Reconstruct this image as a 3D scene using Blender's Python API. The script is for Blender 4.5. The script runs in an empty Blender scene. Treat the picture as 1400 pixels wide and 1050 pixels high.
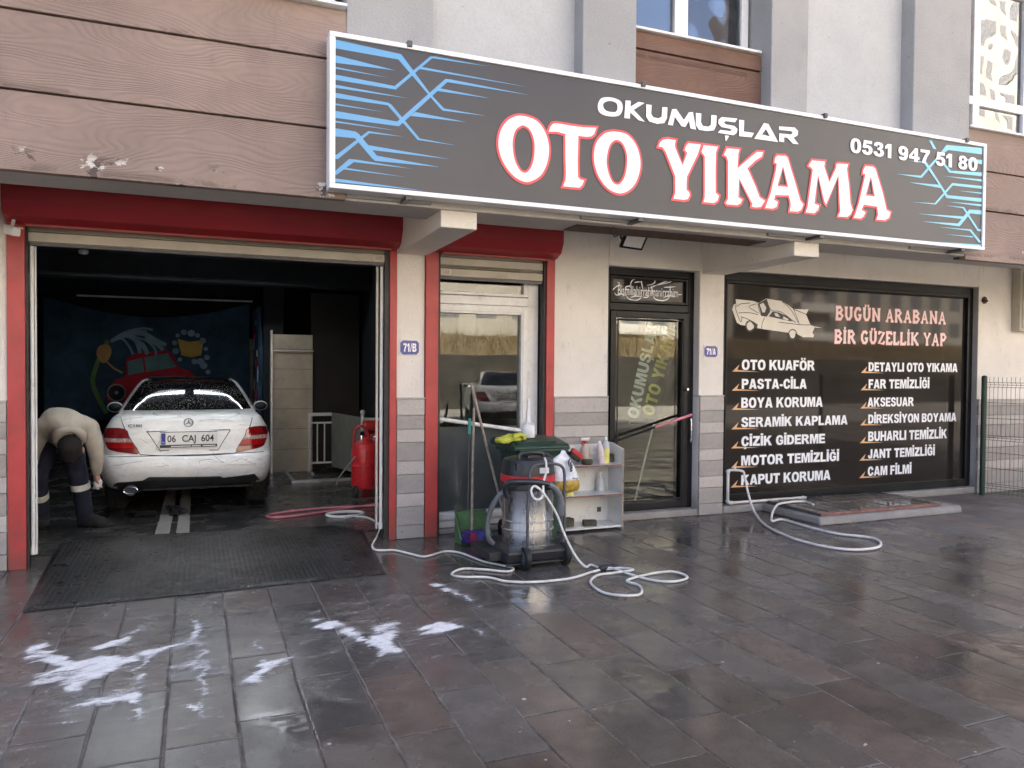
import bpy, bmesh, math, random
import numpy as np
from mathutils import Vector, Matrix, noise
from mathutils.geometry import tessellate_polygon
RAD = math.radians
random.seed(7)
sc = bpy.context.scene
COL = sc.collection

# ---------------------------------------------------------------- camera, sky, sun, exposure
cam = bpy.data.cameras.new('camera'); co = bpy.data.objects.new('camera', cam); COL.objects.link(co)
cr_, cu_, cf_ = Vector((0.92439, -0.381366, 0.007987)), Vector((0.000714, 0.022669, 0.999743)), Vector((0.381449, 0.924146, -0.021227))
co.matrix_world = Matrix(((cr_.x, cu_.x, -cf_.x, 0), (cr_.y, cu_.y, -cf_.y, -6.95), (cr_.z, cu_.z, -cf_.z, 1.6), (0, 0, 0, 1)))
cam.sensor_fit = 'HORIZONTAL'; cam.sensor_width = 36; cam.lens = 26.926
cam.clip_start = 0.05; cam.clip_end = 2000
sc.camera = co

SUN_EL, SUN_AZ = RAD(44), RAD(14)          # azimuth from +Y (behind the building) towards +X
w = bpy.data.worlds.new('World'); sc.world = w; w.use_nodes = True
wn = w.node_tree; sky = wn.nodes.new('ShaderNodeTexSky'); sky.sky_type = 'NISHITA'; sky.sun_disc = False
sky.sun_elevation = SUN_EL; sky.sun_rotation = SUN_AZ
sky.air_density = 0.5; sky.dust_density = 6.5; sky.ozone_density = 0.0
bg = wn.nodes['Background']; bg.inputs['Strength'].default_value = 0.13
wn.links.new(sky.outputs[0], bg.inputs[0])
sl = bpy.data.lights.new('sun', 'SUN'); sl.energy = 4.0; sl.angle = RAD(0.53); sl.color = (1.0, 0.93, 0.83)
so = bpy.data.objects.new('sun', sl); COL.objects.link(so)
sd = Vector((math.sin(SUN_AZ) * math.cos(SUN_EL), math.cos(SUN_AZ) * math.cos(SUN_EL), math.sin(SUN_EL)))
so.rotation_euler = sd.to_track_quat('Z', 'Y').to_euler(); so.location = (5, 30, 30)
vs = sc.view_settings
vs.view_transform = 'Standard'; vs.look = 'None'; vs.exposure = 2.92; vs.gamma = 1.0
sc.cycles.max_bounces = 8; sc.cycles.diffuse_bounces = 4; sc.cycles.glossy_bounces = 4
sc.cycles.transparent_max_bounces = 12; sc.cycles.use_denoising = True
sc.cycles.sample_clamp_indirect = 6.0; sc.cycles.caustics_reflective = False; sc.cycles.caustics_refractive = False

# ---------------------------------------------------------------- traced outlines (metres, on the surfaces they lie on)
BIG = [([(2.278,3.496),(2.388,3.475),(2.461,3.401),(2.495,3.292),(2.483,3.172),(2.432,3.071),(2.354,3.016),(2.295,3.004),(2.218,3.031),(2.148,3.094),(2.099,3.176),(2.08,3.267),(2.095,3.356),(2.139,3.431),(2.202,3.478)],[(2.285,3.426),(2.337,3.398),(2.37,3.325),(2.375,3.231),(2.359,3.146),(2.327,3.09),(2.295,3.072),(2.256,3.088),(2.217,3.149),(2.197,3.234),(2.197,3.316),(2.219,3.383),(2.253,3.414)],1),([(2.492,3.405),(2.504,3.442),(2.527,3.469),(2.56,3.477),(2.681,3.474),(2.79,3.475),(2.903,3.487),(2.884,3.435),(2.86,3.414),(2.818,3.405),(2.746,3.404),(2.744,3.321),(2.742,3.212),(2.746,3.085),(2.77,3.069),(2.801,3.066),(2.784,3.028),(2.761,3.005),(2.713,3.003),(2.618,3.002),(2.638,3.05),(2.642,3.105),(2.636,3.224),(2.634,3.405),(2.56,3.413)],None,0),([(3.084,3.478),(3.185,3.466),(3.265,3.395),(3.303,3.299),(3.304,3.198),(3.262,3.087),(3.19,3.018),(3.111,2.994),(3.018,3.02),(2.94,3.093),(2.893,3.192),(2.885,3.289),(2.909,3.377),(2.971,3.446),(3.027,3.47)],[(3.085,3.414),(3.142,3.393),(3.179,3.322),(3.185,3.236),(3.167,3.14),(3.132,3.081),(3.096,3.061),(3.053,3.079),(3.017,3.144),(2.998,3.228),(3.008,3.315),(3.035,3.38)],1),([(3.476,3.407),(3.494,3.447),(3.524,3.469),(3.569,3.479),(3.642,3.477),(3.633,3.444),(3.638,3.413),(3.712,3.28),(3.757,3.388),(3.73,3.408),(3.745,3.445),(3.768,3.469),(3.89,3.471),(3.86,3.387),(3.757,3.194),(3.753,3.142),(3.754,3.084),(3.782,3.065),(3.787,3.042),(3.768,3.008),(3.729,2.998),(3.626,2.999),(3.644,3.048),(3.642,3.183),(3.548,3.37),(3.517,3.405)],None,0),([(3.919,3.47),(4.063,3.473),(4.044,3.423),(4.042,3.258),(4.045,3.088),(4.081,3.065),(4.067,3.024),(4.031,2.999),(3.924,2.998),(3.937,3.039),(3.932,3.377),(3.897,3.412)],None,0),([(4.155,3.471),(4.287,3.477),(4.275,3.442),(4.269,3.315),(4.441,3.454),(4.474,3.476),(4.538,3.483),(4.525,3.444),(4.459,3.403),(4.373,3.326),(4.463,3.181),(4.507,3.091),(4.567,3.067),(4.542,3.033),(4.525,3.009),(4.466,3.0),(4.424,3.005),(4.432,3.03),(4.287,3.231),(4.281,3.07),(4.323,3.054),(4.307,3.022),(4.274,3.003),(4.165,3.0),(4.151,3.012),(4.175,3.047),(4.17,3.364),(4.153,3.402),(4.125,3.412)],None,0),([(4.696,3.472),(4.783,3.477),(4.809,3.462),(4.911,3.225),(4.958,3.105),(4.994,3.073),(4.969,3.022),(4.933,3.003),(4.841,3.0),(4.853,3.054),(4.843,3.101),(4.825,3.137),(4.677,3.127),(4.666,3.085),(4.707,3.068),(4.696,3.026),(4.653,3.006),(4.571,3.005),(4.592,3.058),(4.625,3.129),(4.681,3.339),(4.689,3.401),(4.663,3.405),(4.671,3.446)],[(4.759,3.388),(4.82,3.209),(4.701,3.207)],0),([(5.085,3.471),(5.234,3.478),(5.228,3.431),(5.29,3.297),(5.37,3.439),(5.37,3.467),(5.397,3.477),(5.51,3.483),(5.496,3.438),(5.524,3.298),(5.547,3.129),(5.573,3.074),(5.551,3.032),(5.513,3.005),(5.399,2.999),(5.426,3.047),(5.413,3.174),(5.396,3.371),(5.257,3.096),(5.238,3.116),(5.156,3.353),(5.12,3.091),(5.175,3.079),(5.163,3.039),(5.122,3.005),(5.023,3.006),(5.043,3.057),(5.051,3.106),(5.096,3.389),(5.077,3.408),(5.046,3.419)],None,0),([(5.721,3.488),(5.818,3.494),(5.848,3.475),(5.942,3.266),(5.995,3.11),(6.046,3.092),(6.027,3.039),(5.978,3.013),(5.869,3.009),(5.891,3.057),(5.876,3.129),(5.71,3.136),(5.682,3.083),(5.731,3.066),(5.712,3.028),(5.674,3.003),(5.588,3.003),(5.612,3.049),(5.648,3.138),(5.714,3.375),(5.722,3.419),(5.689,3.418),(5.698,3.452)],[(5.791,3.404),(5.844,3.221),(5.731,3.22)],0)]
SMALL = [([(2.989,3.737),(3.066,3.739),(3.124,3.719),(3.139,3.671),(3.118,3.619),(3.068,3.596),(2.983,3.592),(2.927,3.614),(2.915,3.665),(2.94,3.717)],[(3.01,3.709),(3.06,3.71),(3.088,3.693),(3.089,3.652),(3.068,3.631),(3.004,3.628),(2.969,3.648),(2.965,3.684)],1),([(3.164,3.736),(3.213,3.74),(3.211,3.693),(3.283,3.741),(3.341,3.74),(3.24,3.672),(3.346,3.59),(3.287,3.595),(3.208,3.647),(3.206,3.597),(3.154,3.595)],None,0),([(3.356,3.732),(3.408,3.733),(3.404,3.663),(3.424,3.637),(3.473,3.634),(3.503,3.651),(3.508,3.73),(3.558,3.734),(3.554,3.645),(3.529,3.603),(3.462,3.588),(3.387,3.598),(3.357,3.632)],None,0),([(3.564,3.595),(3.603,3.725),(3.644,3.733),(3.719,3.653),(3.767,3.722),(3.808,3.73),(3.841,3.589),(3.785,3.592),(3.77,3.654),(3.735,3.598),(3.697,3.599),(3.63,3.667),(3.613,3.594)],None,0),([(3.837,3.727),(3.892,3.729),(3.888,3.658),(3.909,3.628),(3.964,3.629),(3.988,3.647),(3.991,3.73),(4.046,3.733),(4.044,3.652),(4.021,3.606),(3.949,3.59),(3.87,3.591),(3.838,3.626)],None,0),([(4.099,3.727),(4.261,3.735),(4.237,3.7),(4.14,3.698),(4.12,3.685),(4.14,3.671),(4.23,3.669),(4.263,3.647),(4.255,3.613),(4.223,3.589),(4.061,3.591),(4.085,3.618),(4.19,3.62),(4.206,3.633),(4.181,3.64),(4.1,3.643),(4.064,3.668),(4.067,3.701)],None,0),([(4.134,3.578),(4.177,3.579),(4.151,3.534),(4.139,3.535)],None,0),([(4.278,3.728),(4.333,3.729),(4.329,3.635),(4.438,3.635),(4.413,3.595),(4.28,3.589)],None,0),([(4.442,3.587),(4.544,3.734),(4.592,3.732),(4.701,3.589)],[(4.522,3.632),(4.565,3.685),(4.611,3.627)],0),([(4.709,3.726),(4.883,3.738),(4.923,3.711),(4.916,3.673),(4.871,3.647),(4.93,3.597),(4.865,3.594),(4.801,3.639),(4.766,3.637),(4.767,3.596),(4.711,3.595),(4.713,3.666),(4.84,3.671),(4.863,3.688),(4.845,3.702),(4.709,3.696)],None,0)]
STRIPES = [[(0.88,3.832),(1.339,3.807),(1.357,3.79),(1.561,3.555),(1.66,3.47),(1.984,3.459),(1.65,3.453),(1.627,3.47),(1.321,3.767),(0.88,3.773)],[(0.88,3.726),(1.303,3.687),(0.88,3.675)],[(0.88,3.647),(1.25,3.629),(0.88,3.635)],[(0.88,3.594),(1.295,3.577),(1.554,3.826),(1.587,3.831),(2.001,3.824),(1.568,3.815),(1.304,3.554),(0.881,3.559)],[(1.485,3.741),(2.315,3.719),(1.467,3.724)],[(0.881,3.526),(1.395,3.505),(0.881,3.505)],[(0.881,3.471),(1.251,3.454),(1.273,3.444),(1.479,3.232),(1.752,3.215),(1.465,3.22),(1.246,3.436),(0.881,3.437)],[(0.881,3.399),(1.215,3.386),(0.881,3.387)],[(0.881,3.348),(1.314,3.331),(1.668,3.683),(1.701,3.685),(2.327,3.661),(1.682,3.662),(1.328,3.3),(0.881,3.301)],[(1.616,3.61),(2.013,3.592),(1.593,3.587)],[(1.446,3.415),(1.828,3.393),(1.409,3.383)],[(0.881,3.281),(1.314,3.267),(0.881,3.269)],[(0.882,3.23),(1.023,3.224),(1.045,3.211),(1.172,3.075),(1.629,3.045),(1.159,3.038),(1.137,3.053),(1.019,3.178),(0.882,3.174)],[(1.11,3.141),(1.705,3.11),(1.137,3.11)],[(0.882,3.051),(0.912,3.05),(1.11,3.239),(1.136,3.238),(1.36,3.23),(1.119,3.225),(0.921,3.021),(0.882,3.022)],[(0.882,2.94),(0.899,2.939),(0.998,3.031),(1.024,3.032),(1.425,3.011),(1.011,3.013),(0.912,2.913),(0.883,2.912)],[(0.968,2.968),(1.38,2.947),(0.955,2.956)],[(0.883,2.888),(1.518,2.863),(0.883,2.865)],[(6.536,3.825),(6.597,3.752),(6.64,3.751),(6.574,3.827)],[(6.775,3.809),(7.28,3.837),(7.279,3.774),(6.803,3.763),(6.718,3.711),(6.453,3.459),(6.436,3.454),(6.116,3.46),(6.436,3.476),(6.692,3.72)],[(7.05,3.705),(7.284,3.719),(7.282,3.675),(7.069,3.689)],[(6.754,3.63),(6.843,3.566),(7.284,3.594),(7.282,3.556),(6.818,3.545),(6.747,3.605)],[(6.741,3.504),(7.286,3.525),(7.287,3.504)],[(6.267,3.601),(6.508,3.615),(6.806,3.324),(7.288,3.337),(7.286,3.3),(6.79,3.294),(6.71,3.382),(6.272,3.397),(6.683,3.413),(6.474,3.6)],[(6.864,3.448),(7.288,3.46),(7.285,3.431),(6.873,3.425),(6.646,3.218),(6.326,3.214),(6.628,3.229)],[(6.953,3.381),(7.286,3.394),(7.287,3.38)],[(6.817,3.26),(7.286,3.277),(7.287,3.256)],[(6.783,3.221),(7.038,3.228),(7.25,3.027),(7.294,3.027),(7.295,3.006),(7.233,3.007),(7.02,3.214)],[(7.11,3.209),(7.288,3.218),(7.286,3.174),(7.129,3.174),(6.981,3.032),(6.464,3.04),(6.954,3.06),(7.006,3.108),(6.404,3.11),(7.031,3.135)],[(6.686,3.005),(7.142,3.015),(7.281,2.911),(7.291,2.892),(7.254,2.894),(7.125,2.999)],[(6.774,2.941),(7.171,2.949),(7.181,2.937)],[(6.622,2.858),(7.288,2.873),(7.288,2.855)]]
LIST = [('OTO KUAFÖR',5.731,6.8,1.594,1.716),('PASTA-CİLA',5.734,6.682,1.378,1.497),('BOYA KORUMA',5.731,6.933,1.161,1.283),('SERAMİK KAPLAMA',5.735,7.331,0.94,1.058),('ÇİZİK GİDERME',5.739,6.979,0.723,0.841),('MOTOR TEMİZLİĞİ',5.742,7.204,0.501,0.621),('KAPUT KORUMA',5.746,7.073,0.279,0.4),('DETAYLI OTO YIKAMA',7.659,9.217,1.588,1.705),('FAR TEMİZLİĞİ',7.664,8.709,1.376,1.495),('AKSESUAR',7.652,8.438,1.151,1.269),('DİREKSİYON BOYAMA',7.668,9.213,0.943,1.06),('BUHARLI TEMİZLİK',7.673,9.046,0.724,0.85),('JANT TEMİZLİĞİ',7.675,8.831,0.509,0.629),('CAM FİLMİ',7.676,8.419,0.294,0.414)]
HEAD = [('BUGÜN ARABANA',7.092,9.002,2.199,2.376),('BİR GÜZELLİK YAP',7.081,9.016,1.919,2.093)]
PHONE = ('0531 947 51 80',5.536,7.211,3.593,3.731)
ARROW = [(5.595,1.579),(5.695,1.66),(5.665,1.598),(5.985,1.577)]
CARB = [(5.632,2.394),(5.886,2.383),(5.953,2.363),(6.064,2.42),(6.293,2.399),(6.398,2.349),(6.463,2.315),(6.693,2.316),(6.656,2.257),(6.727,2.134),(6.787,2.118),(6.914,2.104),(6.793,2.108),(6.758,2.047),(6.783,2.015),(6.772,1.987),(6.736,1.991),(6.617,1.988),(6.533,2.019),(6.498,2.031),(6.487,1.995),(6.452,1.985),(6.416,2.007),(6.404,2.034),(6.003,2.069),(5.936,2.076),(5.891,2.075),(5.853,2.051),(5.803,2.068),(5.785,2.099),(5.708,2.105),(5.653,2.13),(5.586,2.278),(5.606,2.332),(5.639,2.346)]
CARW = [[(5.947,2.358),(6.064,2.412),(6.118,2.297),(6.124,2.271),(6.074,2.21),(6.0,2.217)],[(6.102,2.216),(6.158,2.272),(6.249,2.266),(6.366,2.229),(6.466,2.164),(6.251,2.193)],[(5.78,2.098),(5.801,2.143),(5.868,2.15),(5.946,2.121),(5.941,2.076),(5.891,2.075),(5.896,2.102),(5.857,2.132),(5.813,2.126),(5.797,2.09)]]
CARG = [[(5.97,2.346),(6.02,2.37),(6.066,2.314),(6.045,2.259),(6.011,2.258)],[(6.181,2.254),(6.227,2.256),(6.273,2.212),(6.204,2.219)],[(6.319,2.223),(6.401,2.189),(6.366,2.179),(6.308,2.195)]]
CARL = [[(5.95,2.229),(5.833,2.247),(5.673,2.241)],[(6.046,2.2),(6.013,2.141),(6.003,2.069)],[(5.707,2.198),(5.801,2.175),(5.912,2.133)],[(6.064,2.417),(6.135,2.289),(6.272,2.276),(6.436,2.19),(6.507,2.156)],[(6.293,2.395),(6.422,2.308),(6.518,2.184),(6.536,2.157)],[(6.463,2.315),(6.536,2.184),(6.555,2.129)],[(6.252,2.153),(6.554,2.134),(6.721,2.134)],[(5.92,2.353),(5.82,2.313),(5.955,2.247)],[(5.645,2.311),(5.71,2.345),(5.831,2.358)],[(5.639,2.342),(5.634,2.28),(5.691,2.158),(5.713,2.141)],[(6.469,2.31),(6.656,2.257)],[(5.723,2.19),(5.713,2.141)],[(5.942,2.354),(5.966,2.274),(6.0,2.217)]]
CARH = [(5.835,2.095),(6.457,2.012)]
BIS = [[(4.288,2.48),(4.284,2.51),(4.318,2.552),(4.419,2.576),(4.529,2.576),(4.585,2.549),(4.561,2.517),(4.483,2.496)],[(4.515,2.468),(4.609,2.506),(4.736,2.556),(4.809,2.574),(4.769,2.544),(4.562,2.494)],[(4.228,2.388),(4.251,2.349),(4.321,2.329),(4.391,2.345),(4.422,2.383)],[(4.563,2.389),(4.595,2.353),(4.675,2.34),(4.739,2.356),(4.771,2.384)],[(4.282,2.36),(4.344,2.376),(4.422,2.373)],[(4.433,2.37),(4.484,2.369),(4.516,2.387)],[(4.695,2.378),(4.771,2.398),(4.844,2.391)],[(4.06,2.423),(4.09,2.454),(4.127,2.476),(4.173,2.485)],[(4.116,2.512),(4.142,2.506),(4.142,2.493),(4.112,2.475)],[(4.087,2.401),(4.106,2.379),(4.144,2.381),(4.167,2.392),(4.197,2.377),(4.228,2.385)],[(4.697,2.486),(4.77,2.492),(4.85,2.501)],[(4.876,2.415),(4.933,2.419)],[(4.412,2.543),(4.42,2.504),(4.435,2.451)],[(4.326,2.519),(4.365,2.528),(4.412,2.53)],[(4.781,2.508),(4.778,2.453),(4.787,2.406)],[(4.227,2.441),(4.219,2.467),(4.265,2.479),(4.28,2.483)],[(4.538,2.496),(4.546,2.456),(4.555,2.395)]]
BIST = [(4.125,2.38),(4.88,2.41),(4.296,2.448),(4.297,2.388)]
CORD1 = [(1.454,1.219),(1.576,1.285),(1.677,1.182),(1.703,1.02),(1.706,0.761),(1.672,0.482),(1.565,0.122),(1.444,-0.234),(1.447,-0.413),(1.584,-0.464),(1.67,-0.611),(1.752,-0.762),(1.839,-0.744),(1.99,-0.66),(2.088,-0.75),(2.141,-0.959),(2.192,-1.134),(2.321,-1.356),(2.246,-1.454),(2.085,-1.327),(1.935,-1.257),(1.812,-1.373),(1.862,-1.473),(2.036,-1.551),(2.141,-1.712),(2.34,-1.799),(2.616,-1.802),(2.849,-1.701),(2.965,-1.66)]
CORD2 = [(3.053,-1.018),(2.954,-1.506),(2.986,-1.655),(3.127,-1.674),(3.171,-1.791),(2.987,-1.786),(2.851,-1.798),(2.704,-1.955),(2.667,-2.194),(2.743,-2.355),(2.898,-2.336),(3.002,-2.155),(2.987,-2.003),(3.292,-1.901),(3.445,-1.959),(3.466,-2.094),(3.31,-2.156),(3.179,-2.076),(3.108,-1.895),(3.042,-1.689),(2.965,-1.66)]
HOSE = [(5.586,-0.21),(5.366,-0.747),(5.2,-1.273),(5.206,-1.654),(5.332,-1.86),(5.537,-1.91),(5.725,-1.848),(5.889,-1.676),(5.895,-1.531),(5.749,-1.324),(5.713,-0.988),(5.738,-0.585),None,(5.442,-0.754),(5.792,-0.422),(6.074,-0.31),(6.268,-0.336),(6.228,-0.509)]
FOAM = [[(-0.902,-1.972),(-0.806,-1.912),(-0.703,-2.12),(-0.598,-2.273),(-0.489,-2.248),(-0.341,-2.306),(-0.287,-2.258),(-0.293,-2.392),(-0.385,-2.464),(-0.465,-2.615),(-0.552,-2.737),(-0.583,-2.71),(-0.588,-2.605),(-0.76,-2.594),(-0.771,-2.456),(-0.68,-2.37),(-0.779,-2.247),(-0.884,-2.184)],[(-0.287,-2.258),(-0.169,-2.232),(-0.048,-2.154),(0.015,-2.127),(0.023,-2.232),(-0.107,-2.304),(-0.222,-2.375),(-0.278,-2.398)],[(-0.136,-2.561),(-0.045,-2.488),(0.03,-2.357),(0.045,-2.339),(0.02,-2.684),(-0.043,-2.618)],[(-0.575,-2.925),(-0.44,-2.844),(-0.294,-2.775),(-0.231,-2.744),(-0.229,-2.891),(-0.242,-2.989),(-0.212,-3.1),(-0.232,-3.16),(-0.261,-3.08),(-0.289,-2.937),(-0.431,-2.932)],[(-0.158,-3.056),(-0.039,-3.062),(0.025,-3.101),(0.022,-3.159),(-0.039,-3.096)],[(0.205,-2.876),(0.281,-2.786),(0.304,-2.668),(0.395,-2.659),(0.52,-2.64),(0.387,-2.743),(0.284,-2.945)],[(0.667,-2.013),(0.8,-2.094),(0.901,-2.334),(0.937,-2.586),(0.874,-2.562),(0.789,-2.373),(0.674,-2.219)],[(0.975,-2.363),(1.113,-2.274),(1.229,-2.259),(1.135,-2.425),(1.055,-2.631),(1.075,-2.8),(0.937,-2.811),(0.913,-2.636)],[(1.248,-2.468),(1.411,-2.359),(1.546,-2.527),(1.341,-2.586),(1.232,-2.571)],[(-0.035,-1.773),(0.025,-1.825),(0.031,-2.133),(-0.016,-2.217)],[(-0.293,-2.392),(-0.256,-2.406),(-0.244,-2.739),(-0.285,-2.723)],[(0.015,-2.229),(0.046,-2.241),(0.036,-3.259),(0.018,-3.252)],[(1.548,-1.463),(1.687,-1.598),(1.754,-1.93),(1.741,-2.203),(1.732,-1.994),(1.604,-1.724)],[(1.589,-2.515),(1.602,-2.687),(1.617,-2.746),(1.569,-2.674)],[(-0.562,-2.103),(-0.424,-2.009),(-0.315,-1.781),(-0.358,-2.085),(-0.499,-2.152)],[(0.333,-2.25),(0.35,-2.457),(0.345,-2.81),(0.327,-2.844),(0.328,-2.543)]]
TL = [(-0.899,0.907),(-0.703,0.909),(-0.658,0.815),(-0.568,0.661),(-0.659,0.66),(-0.837,0.692),(-0.881,0.736),(-0.912,0.822)]
TR = [(0.551,0.899),(0.739,0.906),(0.751,0.806),(0.732,0.715),(0.681,0.678),(0.422,0.661),(0.494,0.783)]
PLT = [(-0.358,0.877),(0.218,0.868),(0.211,0.716),(-0.359,0.731)]
TRIM = [(-0.496,0.919),(0.359,0.907),(0.352,0.877),(-0.49,0.889)]
REC = [(-0.49,0.889),(0.352,0.877),(0.225,0.663),(-0.359,0.676)]
EMB = [(-0.07,0.979),(-0.118,0.979)]
GAP = [(-0.762,1.068),(-0.703,0.917),(-0.568,0.668),(-0.503,0.634),(-0.071,0.614),(0.366,0.621),(0.43,0.664),(0.551,0.887),(0.601,1.031)]
DIF = [(-0.826,0.252),(-0.813,0.32),(-0.768,0.349),(-0.53,0.363),(-0.464,0.401),(-0.132,0.388),(0.246,0.377),(0.281,0.356),(0.609,0.383),(0.667,0.304),(0.681,0.25),(0.566,0.248),(0.142,0.255),(-0.53,0.254),(-0.55,0.227),(-0.66,0.204),(-0.788,0.218)]
EXH = [(-0.644,0.246),(-0.711,0.25),(-0.644,0.289)]
C180 = [(-0.677,0.93),(-0.529,0.934),(-0.677,0.966)]
SCR = [[(0.032,0.558),(0.034,0.528)],[(0.032,0.558),(0.142,0.569),(0.197,0.544),(0.281,0.53)],[(0.225,0.566),(0.288,0.526)],[(0.281,0.496),(0.366,0.5),(0.623,0.482)],[(0.494,0.555),(0.58,0.506),(0.623,0.497)],[(0.345,0.523),(0.422,0.551),(0.537,0.554)],[(0.087,0.467),(0.142,0.479),(0.211,0.439)],[(0.17,0.642),(0.197,0.597),(0.225,0.566)],[(0.522,0.751),(0.594,0.704),(0.652,0.687)],[(-0.568,0.813),(-0.503,0.775),(-0.477,0.752)],[(0.451,0.935),(0.508,0.934)],[(-0.345,0.806),(-0.398,0.706),(-0.346,0.66)],[(0.032,0.988),(0.142,1.001),(0.267,0.999)],[(-0.722,1.003),(-0.658,1.023),(-0.529,1.035)],[(-0.787,0.533),(-0.659,0.556),(-0.529,0.573)],[(-0.399,0.51),(-0.266,0.519)]]
RW = [(-0.818,1.072),(0.618,1.06),(0.377,1.4),(-0.648,1.392)]
BANA = [[(-1.354,1.996),(-1.463,1.752),(-1.54,1.544),(-1.586,1.337),(-1.541,1.13),(-1.435,0.886),(-1.389,0.782)],[(-1.386,1.666),(-1.278,1.546),(-1.139,1.46)]]
BANS = [[(-1.308,1.997),(-1.09,2.148),(-0.838,2.218),(-0.678,2.194)],[(-1.308,1.99),(-1.09,2.089),(-0.933,2.005),(-0.87,1.795)],[(-1.308,1.976),(-1.153,2.035),(-1.044,1.915),(-0.981,1.776)],[(-1.09,2.106),(-0.838,2.13),(-0.647,2.028),(-0.469,1.943)],[(-0.965,2.074),(-0.775,2.008),(-0.647,1.869),(-0.631,1.763)],[(-0.806,2.043),(-0.615,1.958),(-0.518,1.854)],[(-1.184,2.069),(-0.964,2.162),(-0.774,2.167)],[(-1.028,2.073),(-0.838,1.936),(-0.759,1.779)]]
BANH = [(-1.499,1.889),(-1.401,1.933),(-1.324,1.91),(-1.303,1.789),(-1.371,1.649),(-1.448,1.631),(-1.524,1.751)]
BANC = [(-1.388,1.059),(-1.341,1.233),(-1.248,1.337),(-1.092,1.407),(-1.091,1.687),(-0.965,1.787),(-0.453,1.855),(-0.355,1.767),(-0.274,1.553),(-0.125,1.518),(0.008,1.411),(0.091,1.049),(-0.777,0.949),(-1.342,0.955)]
BANW = [[(-0.807,1.726),(-0.453,1.801),(-0.306,1.571),(-0.776,1.479)],[(-1.066,1.652),(-0.839,1.718),(-0.808,1.479),(-1.054,1.425)]]
BANK = [(-1.233,1.128),(-1.372,1.129)]
BANB = [(-0.289,2.108),(-0.191,2.164),(-0.075,2.149),(0.025,2.115),(0.109,2.027),(0.159,1.883),(0.176,1.738),(0.075,1.664),(-0.339,1.981),(-0.323,1.839),(-0.257,1.697),(-0.025,1.663),(0.125,1.592),(0.193,1.484)]
BANP = [(-0.289,2.047),(-0.108,2.004),(0.125,2.034),(0.082,1.773),(-0.075,1.735),(-0.231,1.769)]
BAND = [(-2.284,2.719),(0.882,2.71),(0.901,0.67),(-2.308,0.659)]
FLAG = [(4.455,0.982),(4.818,0.974),(5.145,2.174),(4.676,2.176)]
FLT = [[(4.523,1.047),(4.776,2.113)],[(4.723,1.076),(5.039,2.137)]]
BAGO = [(2.83,0.906),(2.862,0.908),(2.88,0.876),(2.927,0.811),(2.975,0.714),(2.997,0.65),(2.994,0.587),(2.959,0.562),(2.86,0.552),(2.773,0.554),(2.735,0.574),(2.732,0.621),(2.748,0.683),(2.747,0.808),(2.758,0.844),(2.816,0.883)]
WING = [[(2.868,0.784),(2.873,0.821),(2.89,0.846)],[(2.874,0.774),(2.888,0.804),(2.902,0.825)],[(2.877,0.76),(2.894,0.783),(2.904,0.799)],[(2.877,0.75),(2.894,0.768),(2.903,0.778)],[(2.874,0.74),(2.891,0.747),(2.901,0.754)]]

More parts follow.
